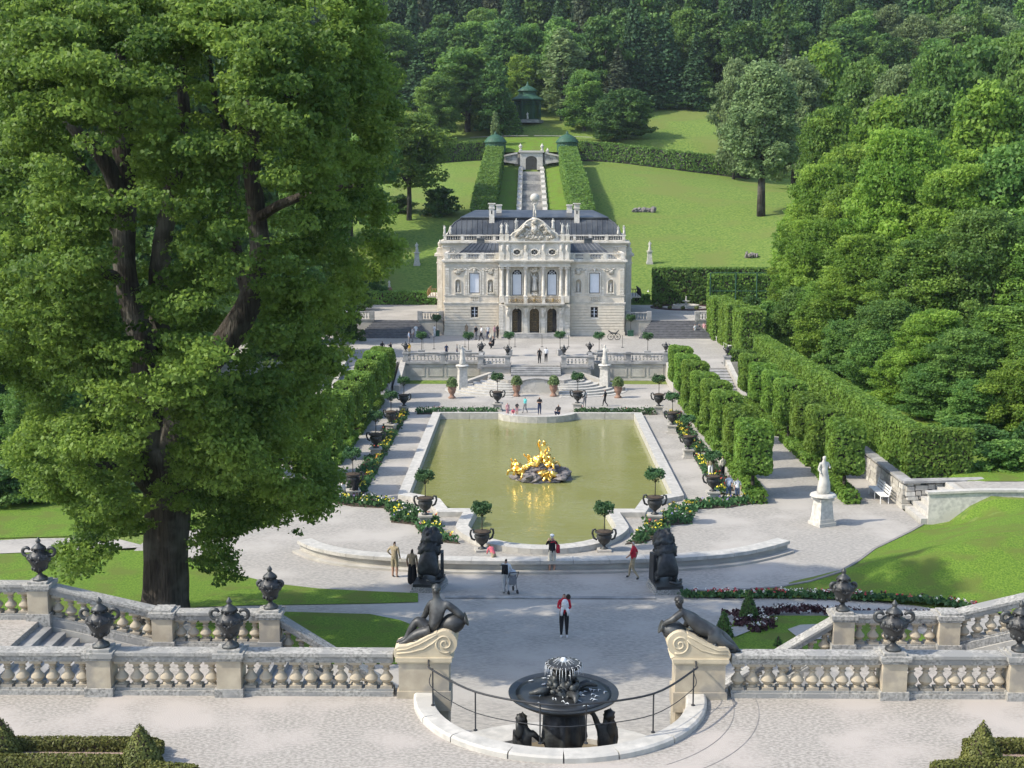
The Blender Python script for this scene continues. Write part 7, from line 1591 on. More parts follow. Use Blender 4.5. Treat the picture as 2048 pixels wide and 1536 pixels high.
# wood on the right: big deciduous trees
RW = [('mid_b', 1590, 215, 118, 130, 240), ('mid_c', 1640, 260, 90, 150, 250), ('mid_a', 1730, 260, 120, 150, 225), ('mid_b', 1800, 280, 130, 140, 215), ('mid_a', 1870, 280, 90, 150, 205), ('far_a', 1960, 250, 70, 160, 215), ('mid_a', 2050, 250, 60, 160, 200),
      ('near_c', 1650, 560, 215, 150, 168), ('mid_c', 1760, 560, 200, 190, 160), ('near_a', 1690, 620, 290, 190, 150), ('mid_a', 1850, 560, 180, 190, 158), ('mid_c', 1960, 560, 170, 190, 150), ('mid_a', 2050, 560, 190, 190, 150),
      ('near_a', 1640, 640, 330, 170, 140), ('near_a', 1790, 700, 260, 230, 128), ('near_a', 1900, 700, 330, 210, 120), ('mid_a', 2010, 700, 290, 220, 120),
      ('near_a', 1625, 700, 440, 150, 128), ('near_a', 1720, 720, 470, 190, 116), ('near_c', 1640, 720, 560, 130, 120), ('near_c', 1830, 800, 480, 220, 106), ('near_b', 1950, 800, 420, 230, 104), ('near_c', 2050, 800, 470, 200, 102),
      ('near_b', 1770, 820, 600, 170, 101), ('near_a', 1860, 850, 620, 170, 92), ('near_c', 2020, 870, 610, 210, 88), ('near_b', 1925, 860, 660, 180, 86), ('low_a', 1590, 700, 575, 110, 122), ('low_b', 1635, 740, 600, 120, 114), ('low_a', 1690, 780, 640, 130, 106), ('low_a', 1745, 800, 660, 130, 99), ('low_b', 1800, 840, 700, 140, 93), ('low_a', 1865, 880, 730, 150, 86), ('low_a', 1950, 900, 760, 150, 80), ('low_b', 2035, 900, 720, 160, 79), ('near_a', 1700, 640, 370, 190, 134), ('near_a', 1600, 620, 400, 120, 145), ('low_b', 1580, 640, 500, 90, 146), ('near_c', 2090, 900, 640, 200, 84)]
posw = ['by the meadow edge', 'above the columnar tree', 'high on the slope', 'midway up the slope', 'deep in the wood', 'at the right edge']
SEEN = {}
for i, (k, px, ba, top, wpx, y) in enumerate(sorted(RW, key=lambda r: -r[5])):
    col_ = {'low_a': 'low-crowned green', 'low_b': 'low-crowned yellow-green', 'near_a': 'bright lime-green', 'near_b': 'deep green', 'near_c': 'fresh green', 'mid_a': 'mid green', 'mid_b': 'pale silvery', 'mid_c': 'bright green', 'mid_d': 'dark green', 'far_a': 'mid green'}[k]
    row_ = 'top' if top < 150 else 'upper' if top < 260 else 'middle' if top < 450 else 'lower' if top < 600 else 'front'
    pos_ = 'beside the meadow' if px < 1660 else 'past the long hedge end' if px < 1780 and top > 400 else 'right of the columnar tree' if px < 1780 else 'towards the right picture edge' if px > 1930 else 'in the heart of the right wood'
    lb = '%s tree in the %s tier, %s' % (col_, row_, pos_); n_ = SEEN[lb] = SEEN.get(lb, 0) + 1; lb += ('', ', the nearer', ', the nearest')[n_ - 1]
    at(k, px, ba, top, wpx, lb, 'leafy trees of the right wood', y=y, sink=0)
for i, (px, py, t, w_, y) in enumerate(((1500, 700, 590, 60, 139), (1540, 720, 600, 90, 132), (1600, 730, 610, 110, 124), (1680, 800, 690, 100, 113), (1760, 850, 740, 110, 103), (1860, 900, 800, 120, 88), (1960, 960, 850, 120, 75), (2010, 980, 880, 120, 70), (2060, 980, 840, 120, 72), (1910, 930, 830, 120, 78), (1985, 900, 780, 120, 82))):
    at('bush' if i % 2 else 'bush_dark', px, py, t, w_, ('leafy undergrowth bush behind the long hedge', 'dark bush behind the long hedge')[1 - i % 2] if i < 6 else 'bush in the undergrowth at the right end of the hedge', 'bushes behind the long hedge', y=y)
# trees on the left beyond the maple
LW = [('mid_a', 700, 500, 60, 200, 190), ('mid_d', 560, 560, 80, 220, 170), ('mid_d', 400, 600, 60, 260, 160), ('mid_a', 250, 600, 40, 260, 150), ('mid_d', 90, 620, 30, 260, 140), ('mid_a', -40, 640, 60, 240, 130),
      ('near_b', 620, 700, 330, 160, 130), ('mid_d', 300, 820, 330, 260, 110), ('near_b', 130, 860, 420, 260, 100), ('mid_d', 20, 900, 480, 260, 92), ('near_b', 560, 800, 480, 220, 118), ('mid_d', -20, 1000, 640, 240, 80), ('near_b', 100, 1030, 740, 190, 76), ('mid_d', 210, 1020, 760, 190, 80)]
for i, (k, px, ba, top, wpx, y) in enumerate(LW):
    at(k, px, ba, top, wpx, 'dark leafy tree behind the great maple, glimpsed through its crown' if i < 11 else 'dark shaded tree at the left edge under the maple crown', 'trees behind the great maple', y=y)
for i, (px, py, t, w_, y) in enumerate(((10, 1065, 930, 150, 68), (90, 1062, 950, 130, 69), (170, 1060, 960, 120, 70), (240, 1060, 960, 110, 71), (705, 700, 620, 50, 132), (720, 640, 570, 60, 150), (745, 590, 545, 50, 160))):
    at('bush_dark', px, py, t, w_, 'dark shrub in the shade behind the left path' if i < 4 else 'dark shrub beside the left side terrace', 'shrubs on the left', y=y)
# forest on the hill behind
random.seed(20); cnt = 0; cells = []
y = 316.0
while y < 470:
    x = -150 - random.random() * 6
    while x < 150:
        xx, yy = x + random.uniform(-2, 2), y + random.uniform(-2.5, 2.5)
        z = T(xx, yy); u = (F * 1.0) * (xx - CAM.x) / yy + 1055
        clear = (1285 < u < 1445 and yy < 322)
        if -160 < u < 2200 and not (0 < u < 700) and not clear and not (abs(xx) < 7 and yy < 322): cells.append((xx, yy, z, u))
        elif 0 <= u <= 700 and random.random() < .4: cells.append((xx, yy, z, u))
        x += 8.2 + (y - 316) * .025
    y += 8.5 + (y - 316) * .03
for xx, yy, z, u in cells:
    q = noise.noise(Vector((xx * .02, yy * .02, 5))) + random.uniform(-.25, .25) + (yy - 340) * .004
    if u < 1160 or q > .05: k = random.choice(('spruce_a', 'spruce_b', 'spruce_a', 'spruce_c')) if q > -.1 else random.choice(('far_a', 'far_b'))
    else: k = random.choice(('far_a', 'far_b', 'far_b', 'spruce_a', 'spruce_c'))
    if yy > 338 and random.random() < .62: k = random.choice(('spruce_a', 'spruce_b', 'spruce_c'))
    if u > 1700 and yy < 350: k = random.choice(('far_a', 'far_b', 'mid_b', 'spruce_c'))
    if random.random() < .03: k = 'larch'
    H = random.uniform(24, 35) if 'spruce' in k or k == 'larch' else random.uniform(15, 21)
    lab = {'spruce_a': 'dark spruce in the forest covering the hill', 'spruce_b': 'dark spruce in the forest covering the hill', 'spruce_c': 'green fir in the forest covering the hill', 'larch': 'brownish larch among the forest conifers', 'far_a': 'green beech in the forest covering the hill', 'far_b': 'dark beech in the forest covering the hill', 'mid_b': 'pale willow at the lower forest edge'}[k]
    plant(k, xx, yy, z - .5, H, (random.uniform(.72, .95) if 'spruce' in k or k == 'larch' else random.uniform(.9, 1.2)), lab, 'forest trees on the hill'); cnt += 1
# lower forest edge right of the axis, behind the crossing hedge
for i, (k, px, ba, top, w_, yy) in enumerate((('spruce_a', 1330, 222, 20, 80, 316), ('spruce_b', 1390, 222, 60, 70, 314), ('spruce_c', 1410, 225, 130, 60, 312), ('spruce_a', 1290, 224, 30, 80, 314), ('bush_dark', 1350, 226, 195, 60, 313), ('far_b', 1200, 215, 30, 110, 310), ('bush', 1000, 250, 215, 40, 290), ('spruce_a', 845, 260, 60, 90, 315), ('spruce_b', 905, 250, 40, 80, 318))):
    at(k, px, ba, top, w_, ('tall forest-edge conifer over the clearing', 'slender forest-edge conifer over the clearing', 'short bright fir at the back of the clearing', 'tall conifer over the left part of the clearing', 'low dark shrub at the back edge of the clearing', 'broad dark tree between larch and pavilion trees', 'small bush beside the conical evergreen', 'tall dark conifer behind the left crossing hedge', 'slender dark conifer behind the bright tree')[i], y=yy)

# ------------------------------------------------------------------ the great maple on the left
MY = 49.0
mp = thing('great_maple', 'huge old maple with several tall limbs filling the left of the view', 'tree', (0, 0, 0)); bp_ = hit(330, 1238); MY = bp_.y; mp.location = bp_
def W_(px, py, dy=0): return atY(px, py, MY + dy)
fluted = lambda: None
b = MB(); P = [W_(330, 1275), W_(328, 1235), W_(330, 1180), W_(331, 1120), W_(333, 1040), (W_(335, 960)), W_(335, 890)]
b.tube(smooth_path(P, 4), list(np.interp(np.linspace(0, 1, 25), [0, .12, .3, .5, .7, 1], [1.55, 1.12, .88, .80, .80, .95])), n=28)
out = []
for p in b.v:
    q = Vector(p); c = Vector((W_(332, 1100).x, MY)); d = q.xy - c; a = math.atan2(d.y, d.x); f = 1 + .09 * math.sin(a * 5 + 1) + .05 * math.sin(a * 11 + q.z) + .06 * noise.noise(q * 1.2); out.append((c.x + d.x * f, c.y + d.y * f, q.z))
b.v = out; b.build('trunk', 'bark', mp, smooth='all')
LIMBS = [([(318, 930, 0), (300, 820, -.3), (285, 700, -.2), (262, 600, 0), (248, 520, 0), (252, 400, .2), (248, 280, .2), (240, 130, .3), (236, -60, .5)], [.85, .72, .6, .55, .52, .48, .42, .34, .25]),
         ([(335, 910, .6), (322, 760, 1.2), (318, 600, 1.0), (322, 510, .6), (336, 420, .5), (352, 330, .4), (368, 230, .4), (362, 120, .5), (372, -40, .7)], [.8, .6, .5, .46, .42, .36, .30, .24, .18]),
         ([(350, 900, -.2), (376, 780, -.5), (420, 720, -.8), (468, 660, -.8), (505, 590, -.6), (520, 500, -.5), (512, 420, -.4), (503, 320, -.4), (508, 200, -.2), (500, 60, 0), (505, -60, 0)], [.9, .75, .66, .6, .55, .46, .42, .38, .32, .26, .2]),
         ([(468, 400, .8), (470, 320, .8), (484, 230, .6), (486, 150, .6)], [.30, .26, .22, .16]), ([(500, 590, -.4), (470, 500, .4), (462, 400, .8), (476, 300, .8)], [.38, .34, .32, .26]),
         ([(250, 430, 0), (215, 330, -.6), (160, 270, -1.0), (128, 236, -1.2)], [.42, .34, .28, .15]), ([(255, 500, 0), (210, 420, .8), (165, 330, 1.2), (150, 300, 1.3)], [.3, .24, .16, .1]),
         ([(476, 330, .8), (450, 250, .8), (430, 200, .9), (420, 120, 1)], [.2, .18, .15, .1]), ([(290, 900, -.5), (230, 820, -2), (150, 760, -3.5), (80, 700, -4)], [.42, .32, .22, .1]), ([(300, 980, -.6), (250, 940, -2), (180, 930, -3), (110, 950, -3.5)], [.3, .22, .15, .08]),
         ([(370, 960, -.6), (440, 930, -2), (520, 920, -3), (600, 930, -3.2)], [.34, .25, .16, .08]), ([(510, 440, -.4), (580, 400, -1.5), (660, 380, -2), (730, 370, -2.2)], [.28, .2, .14, .07]), ([(505, 250, -.2), (580, 190, .5), (660, 150, 1), (730, 120, 1)], [.24, .18, .12, .06]), ([(385, 770, 0), (500, 760, 2), (600, 720, 3), (660, 700, 3.4)], [.3, .22, .15, .08]),
         ([(250, 330, .2), (170, 200, 1), (90, 120, 1.6), (20, 60, 2)], [.26, .2, .14, .07]), ([(245, 560, 0), (150, 520, -2), (70, 470, -3), (0, 420, -3.5)], [.3, .22, .15, .07])]
for L, rr in LIMBS:
    P = [W_(x, y, d) for x, y, d in L]; n = (len(P) - 1) * 5 + 1; b = MB(); b.tube(smooth_path(P, 5), list(np.interp(np.linspace(0, 1, n), np.linspace(0, 1, len(rr)), [q_ * .82 for q_ in rr])), n=12); b.rough(.05, 1.6); b.build('limb', 'bark', mp, smooth='all')
OUTL = [(-120, -120), (745, -120), (760, 20), (772, 90), (800, 150), (802, 240), (776, 320), (772, 390), (806, 470), (798, 520), (782, 570), (755, 560), (742, 600), (715, 630), (700, 655), (726, 690), (700, 712), (690, 740), (680, 790), (672, 850), (640, 900), (690, 950), (684, 1010), (650, 1035), (600, 1080), (560, 1055), (500, 1062), (455, 1085), (488, 1165), (430, 1176), (385, 1115), (372, 1040), (345, 1020), (310, 1010), (296, 1060), (240, 1085), (200, 1140), (150, 1175), (100, 1150), (45, 1150), (60, 1120), (110, 1085), (165, 1060), (130, 1010), (60, 1000), (40, 940), (-20, 930), (20, 880), (60, 830), (40, 780), (-10, 760), (-120, 740)]
def edge_dist(x, y):
    d = 1e9; n = len(OUTL)
    for i in range(n):
        a, c = OUTL[i], OUTL[(i + 1) % n]; ax, ay = a; dx, dy = c[0] - ax, c[1] - ay; t = max(0, min(1, ((x - ax) * dx + (y - ay) * dy) / (dx * dx + dy * dy))); d = min(d, math.hypot(x - ax - dx * t, y - ay - dy * t))
    return d
WIN = [(250, 500, 50, 170), (330, 450, 40, 150), (510, 420, 52, 140), (470, 640, 70, 90), (360, 210, 30, 90), (440, 230, 40, 70), (320, 880, 45, 90), (200, 300, 80, 60), (300, 690, 45, 70), (505, 260, 30, 80), (330, 1150, 70, 110)]
random.seed(42); cl = []; tries = 0; pts2 = []
while len(cl) < 2800 and tries < 90000:
    tries += 1; x, y = random.uniform(-110, 810), random.uniform(-110, 1180)
    if not inside(OUTL, x, y): continue
    ed = edge_dist(x, y); rpx = random.uniform(11, 36)
    if ed < rpx * .35: continue
    rpx = min(rpx, ed * 1.25 + 4)
    depth = min(8.5, 1.0 + (ed / 52.0) ** .8 * 2.2); sgn = random.choice((-1, -1, -1, 1)); dy = sgn * depth * random.uniform(.45, 1.0); dy = (dy * .62 if dy > 0 else dy * 1.08) - min(2.6, ed / 45)
    inw = any(((x - wx) / wr) ** 2 + ((y - wy) / hr) ** 2 < 1 for wx, wy, wr, hr in WIN)
    if inw and dy < .6 and random.random() < .93: continue
    p = W_(x, y, dy); r_ = rpx / (F / MY); nz_ = noise.noise(Vector((x * .006, y * .006, dy * .2))); tn = .5 + .7 * nz_ + random.uniform(-.22, .22)
    # density thins out in gaps of the crown
    if noise.noise(Vector((x * .013 + 9, y * .013, 3))) < -.28 and dy < 0: continue
    cl.append(((p.x, p.y, p.z), (r_ * 1.12, r_ * 1.12, r_ * .50), max(.02, min(.98, tn))))
Pm, Nm, Sm, Tm = clump_leaves(cl, .15, .56, flat=.9, upb=.55)
me = leaf_mesh('crown', Pm - np.array(mp.location), Nm, Sm, Tm, 'leaf_maple'); link('crown', me, mp)

structure(drape('wood_floor', [Vector(p) for p in ((21.6, 66.8), (30, 66.5), (60, 68), (60, 137), (22, 137))], 2.0, .12, 'lawn'), 'shaded grassy floor under the right wood')
# ================================================================== PEOPLE
SKIN = plain('skin', (.42, .26, .19), .7); HAIRD = plain('hair_dark', (.03, .022, .018)); HAIRG = plain('hair_grey', (.5, .48, .45)); HAIRB = plain('hair_brown', (.10, .06, .035)); SHOE = plain('shoes', (.05, .05, .05)); SHOEW = plain('shoes_white', (.6, .6, .6))
CL = {}
def cloth(n):
    c = dict(black=(.02, .021, .025), white=(.72, .73, .74), red=(.52, .03, .05), pink=(.68, .16, .20), beige=(.36, .30, .20), khaki=(.30, .26, .17), navy=(.03, .045, .10), blue=(.05, .10, .32), teal=(.12, .48, .48), grey=(.22, .22, .23), lightgrey=(.48, .49, .50), paleblue=(.50, .56, .68), yellow=(.50, .32, .04), rose=(.62, .34, .36), denim=(.10, .14, .22), green=(.08, .16, .08), tan=(.34, .27, .18), cream=(.62, .58, .48), darkgreen=(.03, .06, .05))[n]
    return plain('cloth_' + n, c)
def person_mesh(pose, skirt=False, shorts=False, longhair=False, seed=0):
    """facing +y, 1.72 m tall; slots: skin, top, legs, shoes, hair"""
    rs = random.Random(seed); j = lambda a: rs.uniform(-a, a)
    J = dict(pelvis=((0, 0, .95), .15), waist=((0, .0, 1.12), .14), chest=((0, .01, 1.32), .17), neck=((0, .0, 1.475), .052), head=((0, .015, 1.585), .085), crown=((0, .0, 1.655), .078), nose=((0, .085, 1.575), .022))
    for s, t in ((1, 'L'), (-1, 'R')):
        J['sh' + t] = ((.165 * s, 0, 1.40), .062)
        J['el' + t] = ((.225 * s + j(.02), -.02, 1.14), .046); J['wr' + t] = ((.22 * s, .08 + j(.05), .92), .034); J['ha' + t] = ((.21 * s, .10, .84), .038)
        J['hip' + t] = ((.085 * s, 0, .88), .11); J['kn' + t] = ((.095 * s, .01, .49), .078); J['an' + t] = ((.10 * s, -.02, .08), .042); J['to' + t] = ((.115 * s, .12, .035), .04)
    if pose == 'walk':
        J['knL'] = ((.09, .16, .50), .066); J['anL'] = ((.09, .20, .09), .042); J['toL'] = ((.10, .34, .05), .04); J['knR'] = ((-.09, -.02, .48), .066); J['anR'] = ((-.09, -.28, .12), .042); J['toR'] = ((-.10, -.17, .035), .04)
        J['elL'] = ((.22, -.12, 1.16), .046); J['wrL'] = ((.21, -.06, .94), .034); J['haL'] = ((.21, -.02, .87), .038); J['elR'] = ((-.22, .06, 1.15), .046); J['wrR'] = ((-.19, .22, 1.0), .034); J['haR'] = ((-.18, .28, .96), .038)
    elif pose == 'photo':
        for s, t in ((1, 'L'), (-1, 'R')): J['el' + t] = ((.24 * s, .14, 1.22), .046); J['wr' + t] = ((.12 * s, .30, 1.40), .034); J['ha' + t] = ((.07 * s, .33, 1.46), .038)
    elif pose == 'akimbo': J['elR'] = ((-.33, -.06, 1.18), .046); J['wrR'] = ((-.2, .02, 1.02), .034); J['haR'] = ((-.15, .06, 1.0), .038)
    elif pose == 'carry':
        for s, t in ((1, 'L'), (-1, 'R')): J['el' + t] = ((.23 * s, .08, 1.14), .046); J['wr' + t] = ((.05 * s, .25, 1.16), .034); J['ha' + t] = ((-.04 * s, .27, 1.17), .038)
    elif pose == 'push':
        for s, t in ((1, 'L'), (-1, 'R')): J['el' + t] = ((.22 * s, .10, 1.15), .046); J['wr' + t] = ((.18 * s, .32, 1.06), .034); J['ha' + t] = ((.17 * s, .39, 1.05), .038)
    elif pose == 'lean':                                # bent forward, resting on the arms on a low wall
        for k in ('waist', 'chest', 'neck', 'head', 'crown', 'nose', 'shL', 'shR'):
            (x, y, z), r_ = J[k]; d = z - .95; J[k] = ((x, y + d * .75, .95 + d * .62), r_)
        for s, t in ((1, 'L'), (-1, 'R')): J['el' + t] = ((.2 * s, .38, .92), .046); J['wr' + t] = ((.12 * s, .52, .84), .034); J['ha' + t] = ((.1 * s, .58, .83), .038)
    elif pose in ('sit', 'crouch'):
        dz = -.50 if pose == 'sit' else -.62
        for k in list(J):
            if k[:2] in ('hi', 'kn', 'an', 'to'): continue
            (x, y, z), r_ = J[k]; J[k] = ((x, y, z + dz), r_)
        for s, t in ((1, 'L'), (-1, 'R')):
            hz = .88 + dz; J['hip' + t] = ((.1 * s, .03, hz), .1); J['kn' + t] = ((.14 * s, .42, .50 if pose == 'sit' else .48), .07); J['an' + t] = ((.13 * s, .40 if pose == 'sit' else .14, .09), .045); J['to' + t] = ((.14 * s, .54 if pose == 'sit' else .28, .04), .04)
            J['el' + t] = ((.22 * s, .16, 1.14 + dz), .046); J['wr' + t] = ((.12 * s, .36, 1.08 + dz), .034); J['ha' + t] = ((.06 * s, .42, 1.07 + dz), .038)
    E = [('pelvis', 'waist'), ('waist', 'chest'), ('chest', 'neck'), ('neck', 'head'), ('head', 'crown'), ('head', 'nose')]
    for t in 'LR': E += [('chest', 'sh' + t), ('sh' + t, 'el' + t), ('el' + t, 'wr' + t), ('wr' + t, 'ha' + t), ('pelvis', 'hip' + t), ('hip' + t, 'kn' + t), ('kn' + t, 'an' + t), ('an' + t, 'to' + t)]
    if skirt:
        for t, s in (('L', 1), ('R', -1)): J['kn' + t] = ((.085 * s, 0, .55), .13); J['an' + t] = ((.09 * s, 0, .20), .15)
    hz = J['crown'][0]
    def fm(e, c):
        a, b_ = e; k = b_[:2]
        if a == 'head' or b_ in ('head',): 
            return 4 if (c.z > hz[2] - .045 or (c.y < hz[1] - .005 and c.z > hz[2] - .13) or (longhair and c.y < hz[1] + .01)) else 0
        if b_ == 'neck': return 1 if c.z < J['neck'][0][2] - .02 else (4 if longhair and c.y < 0 else 0)
        if k in ('sh',): return 1
        if k == 'el': return 1
        if k == 'wr': return 0 if not (seed % 3 == 0) else 1
        if k == 'ha': return 0
        if k == 'hi' or b_ == 'waist' and c.z < J['pelvis'][0][2] + .03: return 2
        if b_ in ('waist', 'chest'): return 1
        if k == 'kn': return 2
        if k == 'an': return 0 if (shorts and not skirt) else 2
        if k == 'to': return 3
        return 1
    return skin_mesh('person', J, E, [SKIN, cloth('grey'), cloth('grey'), SHOE, HAIRD], fm, sub=1)
PM = {}
def person(px, py, hpx, rz, top, leg, label, pose='stand', hair='dark', z=None, group='visitors in the garden', skirt=False, shorts=False, longhair=False, white_shoes=False, extra=None):
    p = atZ(px, py, z) if z is not None else hit(px, py)
    k0 = (pose, skirt, shorts, longhair, len(PM) % 3 if (pose, skirt, shorts, longhair, 'n') not in PM else 0)
    key = (pose, skirt, shorts, longhair)
    if key not in PM: PM[key] = person_mesh(pose, skirt, shorts, longhair, seed=len(PM))
    H = {'sit': 1.22, 'crouch': 1.1, 'lean': 1.45}.get(pose, 1.73)
    t = atY(px, py - hpx, p.y); k = (t.z - p.z) / H
    r = thing('person', label, 'person', p, R(rz), group); r.scale = (k, k, k)
    o = link('body', PM[key], r)
    for i, m in enumerate((SKIN, cloth(top), cloth(leg), SHOEW if white_shoes else SHOE, {'dark': HAIRD, 'grey': HAIRG, 'brown': HAIRB}[hair])):
        o.material_slots[i].link = 'OBJECT'; o.material_slots[i].material = m
    if extra:
        for (n, b, m) in extra(): link(n, b.mesh(n, m, smooth='all'), r)
    return r
def x_child():
    b = MB(); b.ball((-.02, .26, 1.32), (.13, .12, .2), 12, 8); b.tube([(-.08, .28, 1.22), (-.14, .3, 1.02), (-.13, .28, .92)], [.06, .05, .04], n=7); b.tube([(.06, .28, 1.22), (.1, .32, 1.02), (.1, .3, .92)], [.06, .05, .04], n=7)
    h = MB(); h.ball((-.14, .2, 1.58), (.085, .09, .10), 12, 8); return [('child_in_arms', b, cloth('white')), ('child_head', h, HAIRD)]
def x_bag():
    b = MB(); b.box((.25, -.05, 1.08), (.14, .22, .34), .1, .9); b.tube([(.22, -.02, 1.2), (.1, -.13, 1.42), (-.08, -.12, 1.38)], .02, n=5); return [('shoulder_bag', b, cloth('red'))]
def x_pack():
    b = MB(); b.box((0, -.22, 1.22), (.28, .18, .42), 0, .85); return [('backpack', b, cloth('black'))]
def x_cap():
    b = MB(); b.ball((0, .01, 1.665), (.10, .11, .07), 12, 8); b.box((0, .12, 1.655), (.13, .1, .015)); return [('cap', b, cloth('white'))]
def x_sunhat():
    b = MB(); b.lathe([(.17, 1.63), (.10, 1.65), (.09, 1.73), (.04, 1.75)], n=14); return [('sun_hat', b, cloth('cream'))]
person(1128, 1275, 93, 180, 'red', 'black', 'woman in a red top carrying a small child, walking towards the fountain', 'carry', skirt=False, longhair=True, white_shoes=True, extra=x_child)
person(1104, 1145, 77, 5, 'black', 'cream', 'man in black shirt and pale shorts with a red shoulder bag, facing the pool', 'photo', 'grey', shorts=True, extra=lambda: x_bag() + x_cap())
person(1266, 1158, 78, 70, 'red', 'beige', 'man in a red shirt and beige trousers walking past the right lion', 'walk', 'grey')
person(790, 1155, 76, -20, 'beige', 'khaki', 'visitor in beige shirt and shorts standing left of the lion', 'akimbo', shorts=True)
person(825, 1172, 78, -10, 'tan', 'black', 'visitor in a tan top and long black skirt half behind the left lion', 'stand', skirt=True, longhair=True)
p_ = atZ(988, 1118, .57)
person(988, 1138, 48, 40, 'pink', 'beige', 'person in a pink top leaning over the low curved wall', 'lean', 'brown')
person(1012, 1188, 74, -12, 'white', 'lightgrey', 'man in white pushing a stroller past the pool', 'push', extra=x_pack)
person(711, 1003, 60, 10, 'black', 'black', 'man in black shorts and shirt on the left pool walk', 'akimbo', shorts=True)
person(686, 998, 40, 60, 'white', 'white', 'visitor in white bending by the left hedge', 'crouch')
person(1457, 1002, 55, 170, 'paleblue', 'denim', 'visitor in a pale blue shirt on the right walk, left of a couple', 'walk', 'dark')
person(1474, 1003, 50, 185, 'white', 'denim', 'visitor in a white shirt and short jeans on the right walk, right of a couple', 'stand', shorts=True)
person(1445, 957, 47, 30, 'cream', 'black', 'woman in a cream top and dark trousers by the right clipped trees', 'stand', longhair=True)
person(1421, 958, 50, 0, 'khaki', 'white', 'visitor in khaki behind the nearest right ball tree', 'stand')
person(1079, 829, 37, 178, 'black', 'navy', 'person in black standing on the rounded edge behind the pool', 'carry')
person(1117, 833, 26, 150, 'black', 'navy', 'person in dark clothes crouching behind the pool', 'crouch')
person(1050, 826, 34, 140, 'teal', 'grey', 'woman in a turquoise top behind the pool', 'walk', longhair=True)
person(1034, 829, 25, 180, 'black', 'rose', 'small child in dark top behind the pool beside the woman in turquoise', 'stand', shorts=True)
person(1015, 834, 30, 200, 'rose', 'rose', 'small child in a pink outfit at the pool rim', 'stand', 'brown')
person(1026, 835, 20, 200, 'pink', 'white', 'toddler in pink sitting on the pool rim', 'sit')
person(1169, 814, 36, 10, 'lightgrey', 'grey', 'visitor in grey before the right fan stairs', 'stand')
person(1210, 813, 36, 80, 'black', 'black', 'visitor in black climbing at the foot of the right fan stairs', 'walk')
person(1079, 727, 32, 5, 'black', 'black', 'person in black at the top of the middle stairs', 'stand', z=ZF)
person(1092, 724, 31, 5, 'white', 'black', 'person in a white top and dark skirt at the top of the middle stairs', 'stand', z=ZF, longhair=True)
FC = [(765, 712, 31, 'black', 'navy', 'visitor in black at the left end of the forecourt, first of two', 'stand'), (782, 714, 31, 'black', 'grey', 'visitor in black with arms raised at the left end of the forecourt', 'photo'), (819, 712, 28, 'yellow', 'khaki', 'visitor in a mustard yellow top behind the forecourt balustrade', 'stand'), (893, 714, 27, 'navy', 'navy', 'visitor leaning on the forecourt balustrade, left of a pair', 'stand'), (914, 714, 27, 'grey', 'navy', 'visitor leaning on the forecourt balustrade, right of a pair', 'stand'), (960, 713, 28, 'black', 'black', 'stout visitor in black behind the balustrade near the statue', 'akimbo'),
      (952, 680, 30, 'black', 'grey', 'visitor in black at the left of the crowd by the palace', 'stand'), (963, 682, 31, 'white', 'black', 'visitor in white with black trousers in the crowd by the palace', 'walk'), (976, 680, 31, 'lightgrey', 'navy', 'visitor in light grey in the middle of the crowd by the palace', 'stand'), (989, 680, 31, 'rose', 'grey', 'visitor in pale pink in the crowd by the palace', 'stand'), (995, 677, 29, 'black', 'black', 'visitor in black at the right of the crowd by the palace', 'stand'), (981, 692, 30, 'cream', 'grey', 'visitor in cream in front of the crowd', 'walk'), (987, 697, 26, 'black', 'black', 'visitor crouching with a dark bag before the crowd', 'crouch'),
      (933, 672, 26, 'tan', 'tan', 'visitor in tan standing alone before the left palace wing', 'stand'), (1014, 669, 24, 'rose', 'lightgrey', 'visitor in pale pink by the left entrance column', 'stand'), (1025, 668, 26, 'white', 'lightgrey', 'visitor in white at the left palace door', 'stand'), (1037, 668, 28, 'blue', 'navy', 'visitor in blue entering the left palace door', 'walk'), (1116, 669, 28, 'black', 'black', 'visitor in black with raised arms by the right palace door', 'photo'),
      (825, 684, 30, 'lightgrey', 'grey', 'visitor in grey in the cluster below the left wide stairs', 'stand'), (832, 678, 30, 'white', 'lightgrey', 'visitor in white in the cluster below the left wide stairs', 'stand'), (818, 690, 28, 'paleblue', 'grey', 'visitor in pale blue in the cluster below the left wide stairs', 'stand'), (869, 674, 25, 'white', 'white', 'visitor in white beside the left green planter', 'stand'),
      (1390, 674, 27, 'white', 'lightgrey', 'visitor in white left of the group below the right wide stairs', 'stand'), (1398, 672, 25, 'black', 'black', 'visitor in black in the group below the right wide stairs', 'stand'), (1408, 672, 29, 'rose', 'cream', 'visitor in pink in the group below the right wide stairs', 'stand'), (1416, 671, 24, 'black', 'black', 'visitor in dark clothes at the right of the group below the stairs', 'sit'), (1082 + 214, 600, 22, 'white', 'darkgreen', 'visitor in white on the right side terrace by the palace', 'stand')]
for i, (px, py, h, a, c, lab, po_) in enumerate(FC): person(px, py, h, (i * 67) % 360, a, c, lab, po_, ('dark', 'brown', 'grey')[i % 3], z=ZF if py > 640 else ZS)
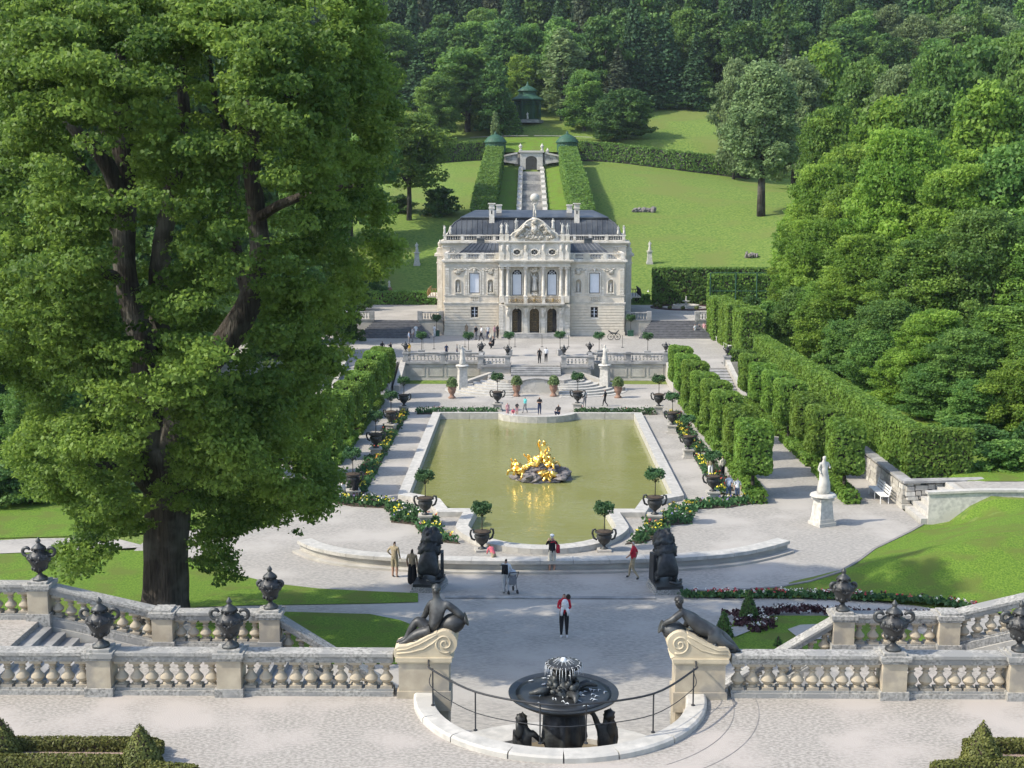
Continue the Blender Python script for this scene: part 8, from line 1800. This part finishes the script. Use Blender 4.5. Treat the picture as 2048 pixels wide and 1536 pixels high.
# stroller pushed by the man in white
p = hit(1022, 1186); st = thing('stroller', 'grey and black folding stroller beside the man in white', 'stroller', p, R(20))
for sx in (-.2, .2):
    for sy in (-.25, .3): b = MB(); b.lathe([(.02, -.02), (.10, -.02), (.10, .02), (.02, .02)], n=14); b.xf(Matrix.Translation((sx, sy, .10)) @ Matrix.Rotation(R(90), 4, 'Y')); b.build('wheel', 'rail_iron', st, world=False)
    b = MB(); b.tube([(sx, .3, .12), (sx, -.1, .6), (sx, -.42, 1.02)], .016, n=5); b.tube([(sx, -.25, .12), (sx, .0, .5)], .014, n=5); b.build('frame_tube', 'rail_iron', st, world=False)
b = MB(); b.box((0, .02, .45), (.36, .4, .08)); b.box((0, -.18, .68), (.36, .08, .45), 0, .9); b.build('seat', cloth('grey'), st, world=False)
b = MB(); b.ball((0, -.08, .92), (.2, .26, .14), 12, 8); b.build('hood', cloth('lightgrey'), st, world=False)
b = MB(); b.tube([(-.2, -.42, 1.02), (.2, -.42, 1.02)], .02, n=6); b.build('push_bar', 'rail_iron', st, world=False)
# bicycle-like dark stand by the right wing and thin rope posts on the forecourt
p = atZ(1228, 680, ZF); cn = thing('signal_cannon', 'small dark wheeled apparatus on the gravel before the right palace wing', 'cannon', p)
for s in (-1, 1):
    b = MB(); b.tube([(s * .35 + .32 * math.cos(R(a)), 0, .34 + .32 * math.sin(R(a))) for a in range(0, 361, 24)], .03, n=5, cap=False)
    for a in range(0, 180, 45): b.tube([(s * .35 - .3 * math.cos(R(a)), 0, .34 - .3 * math.sin(R(a))), (s * .35 + .3 * math.cos(R(a)), 0, .34 + .3 * math.sin(R(a)))], .014, n=4)
    b.build('wheel', 'rail_iron', cn, world=False)
b = MB(); b.tube([(-.6, 0, 1.0), (-.3, 0, .75), (.2, 0, .7), (.5, 0, 1.05)], [.05, .08, .09, .05], n=8); b.tube([(-.35, 0, .34), (0, 0, .75), (.35, 0, .34)], .03, n=5); b.build('body', 'bronze', cn, world=False)
for i, (px, py) in enumerate(((846, 700), (930, 694), (1030, 694), (1084, 694), (1137, 694), (1245, 695), (868, 698))):
    p = atZ(px, py, ZF); b = MB(); b.lathe([(.14, 0), (.14, .04), (.02, .06), (.02, 1.15), (.04, 1.18), (.01, 1.22)], c=p, n=8)
    tag(b.build('rope_post', 'rail_iron'), ('slim iron rope post by the left planter', 'slim iron rope post left of the crowd', 'slim iron rope post left of the entrance steps', 'slim iron rope post before the middle door', 'slim iron rope post right of the entrance steps', 'slim iron rope post at the right palace corner', 'slim iron rope post beside the grey-clad cluster')[i], 'rope post', 'slim rope posts on the forecourt')
# ================================================================== AIR
hm = bpy.data.materials.new('haze_air'); hm.use_nodes = True; t_ = hm.node_tree; t_.nodes.remove(t_.nodes['Principled BSDF'])
pv_ = t_.nodes.new('ShaderNodeVolumePrincipled'); pv_.inputs['Color'].default_value = (.80, .90, 1.0, 1); pv_.inputs['Density'].default_value = .00010; pv_.inputs['Anisotropy'].default_value = .3
t_.links.new(pv_.outputs[0], t_.nodes['Material Output'].inputs['Volume'])
b = MB(); b.box((0, 330, 118), (720, 780, 250)); hz = b.build('haze', hm); hz['kind'] = 'stuff'; hz['label'] = 'faint summer haze in the air'
SC.cycles.volume_bounces = 0; SC.cycles.volume_step_rate = 10
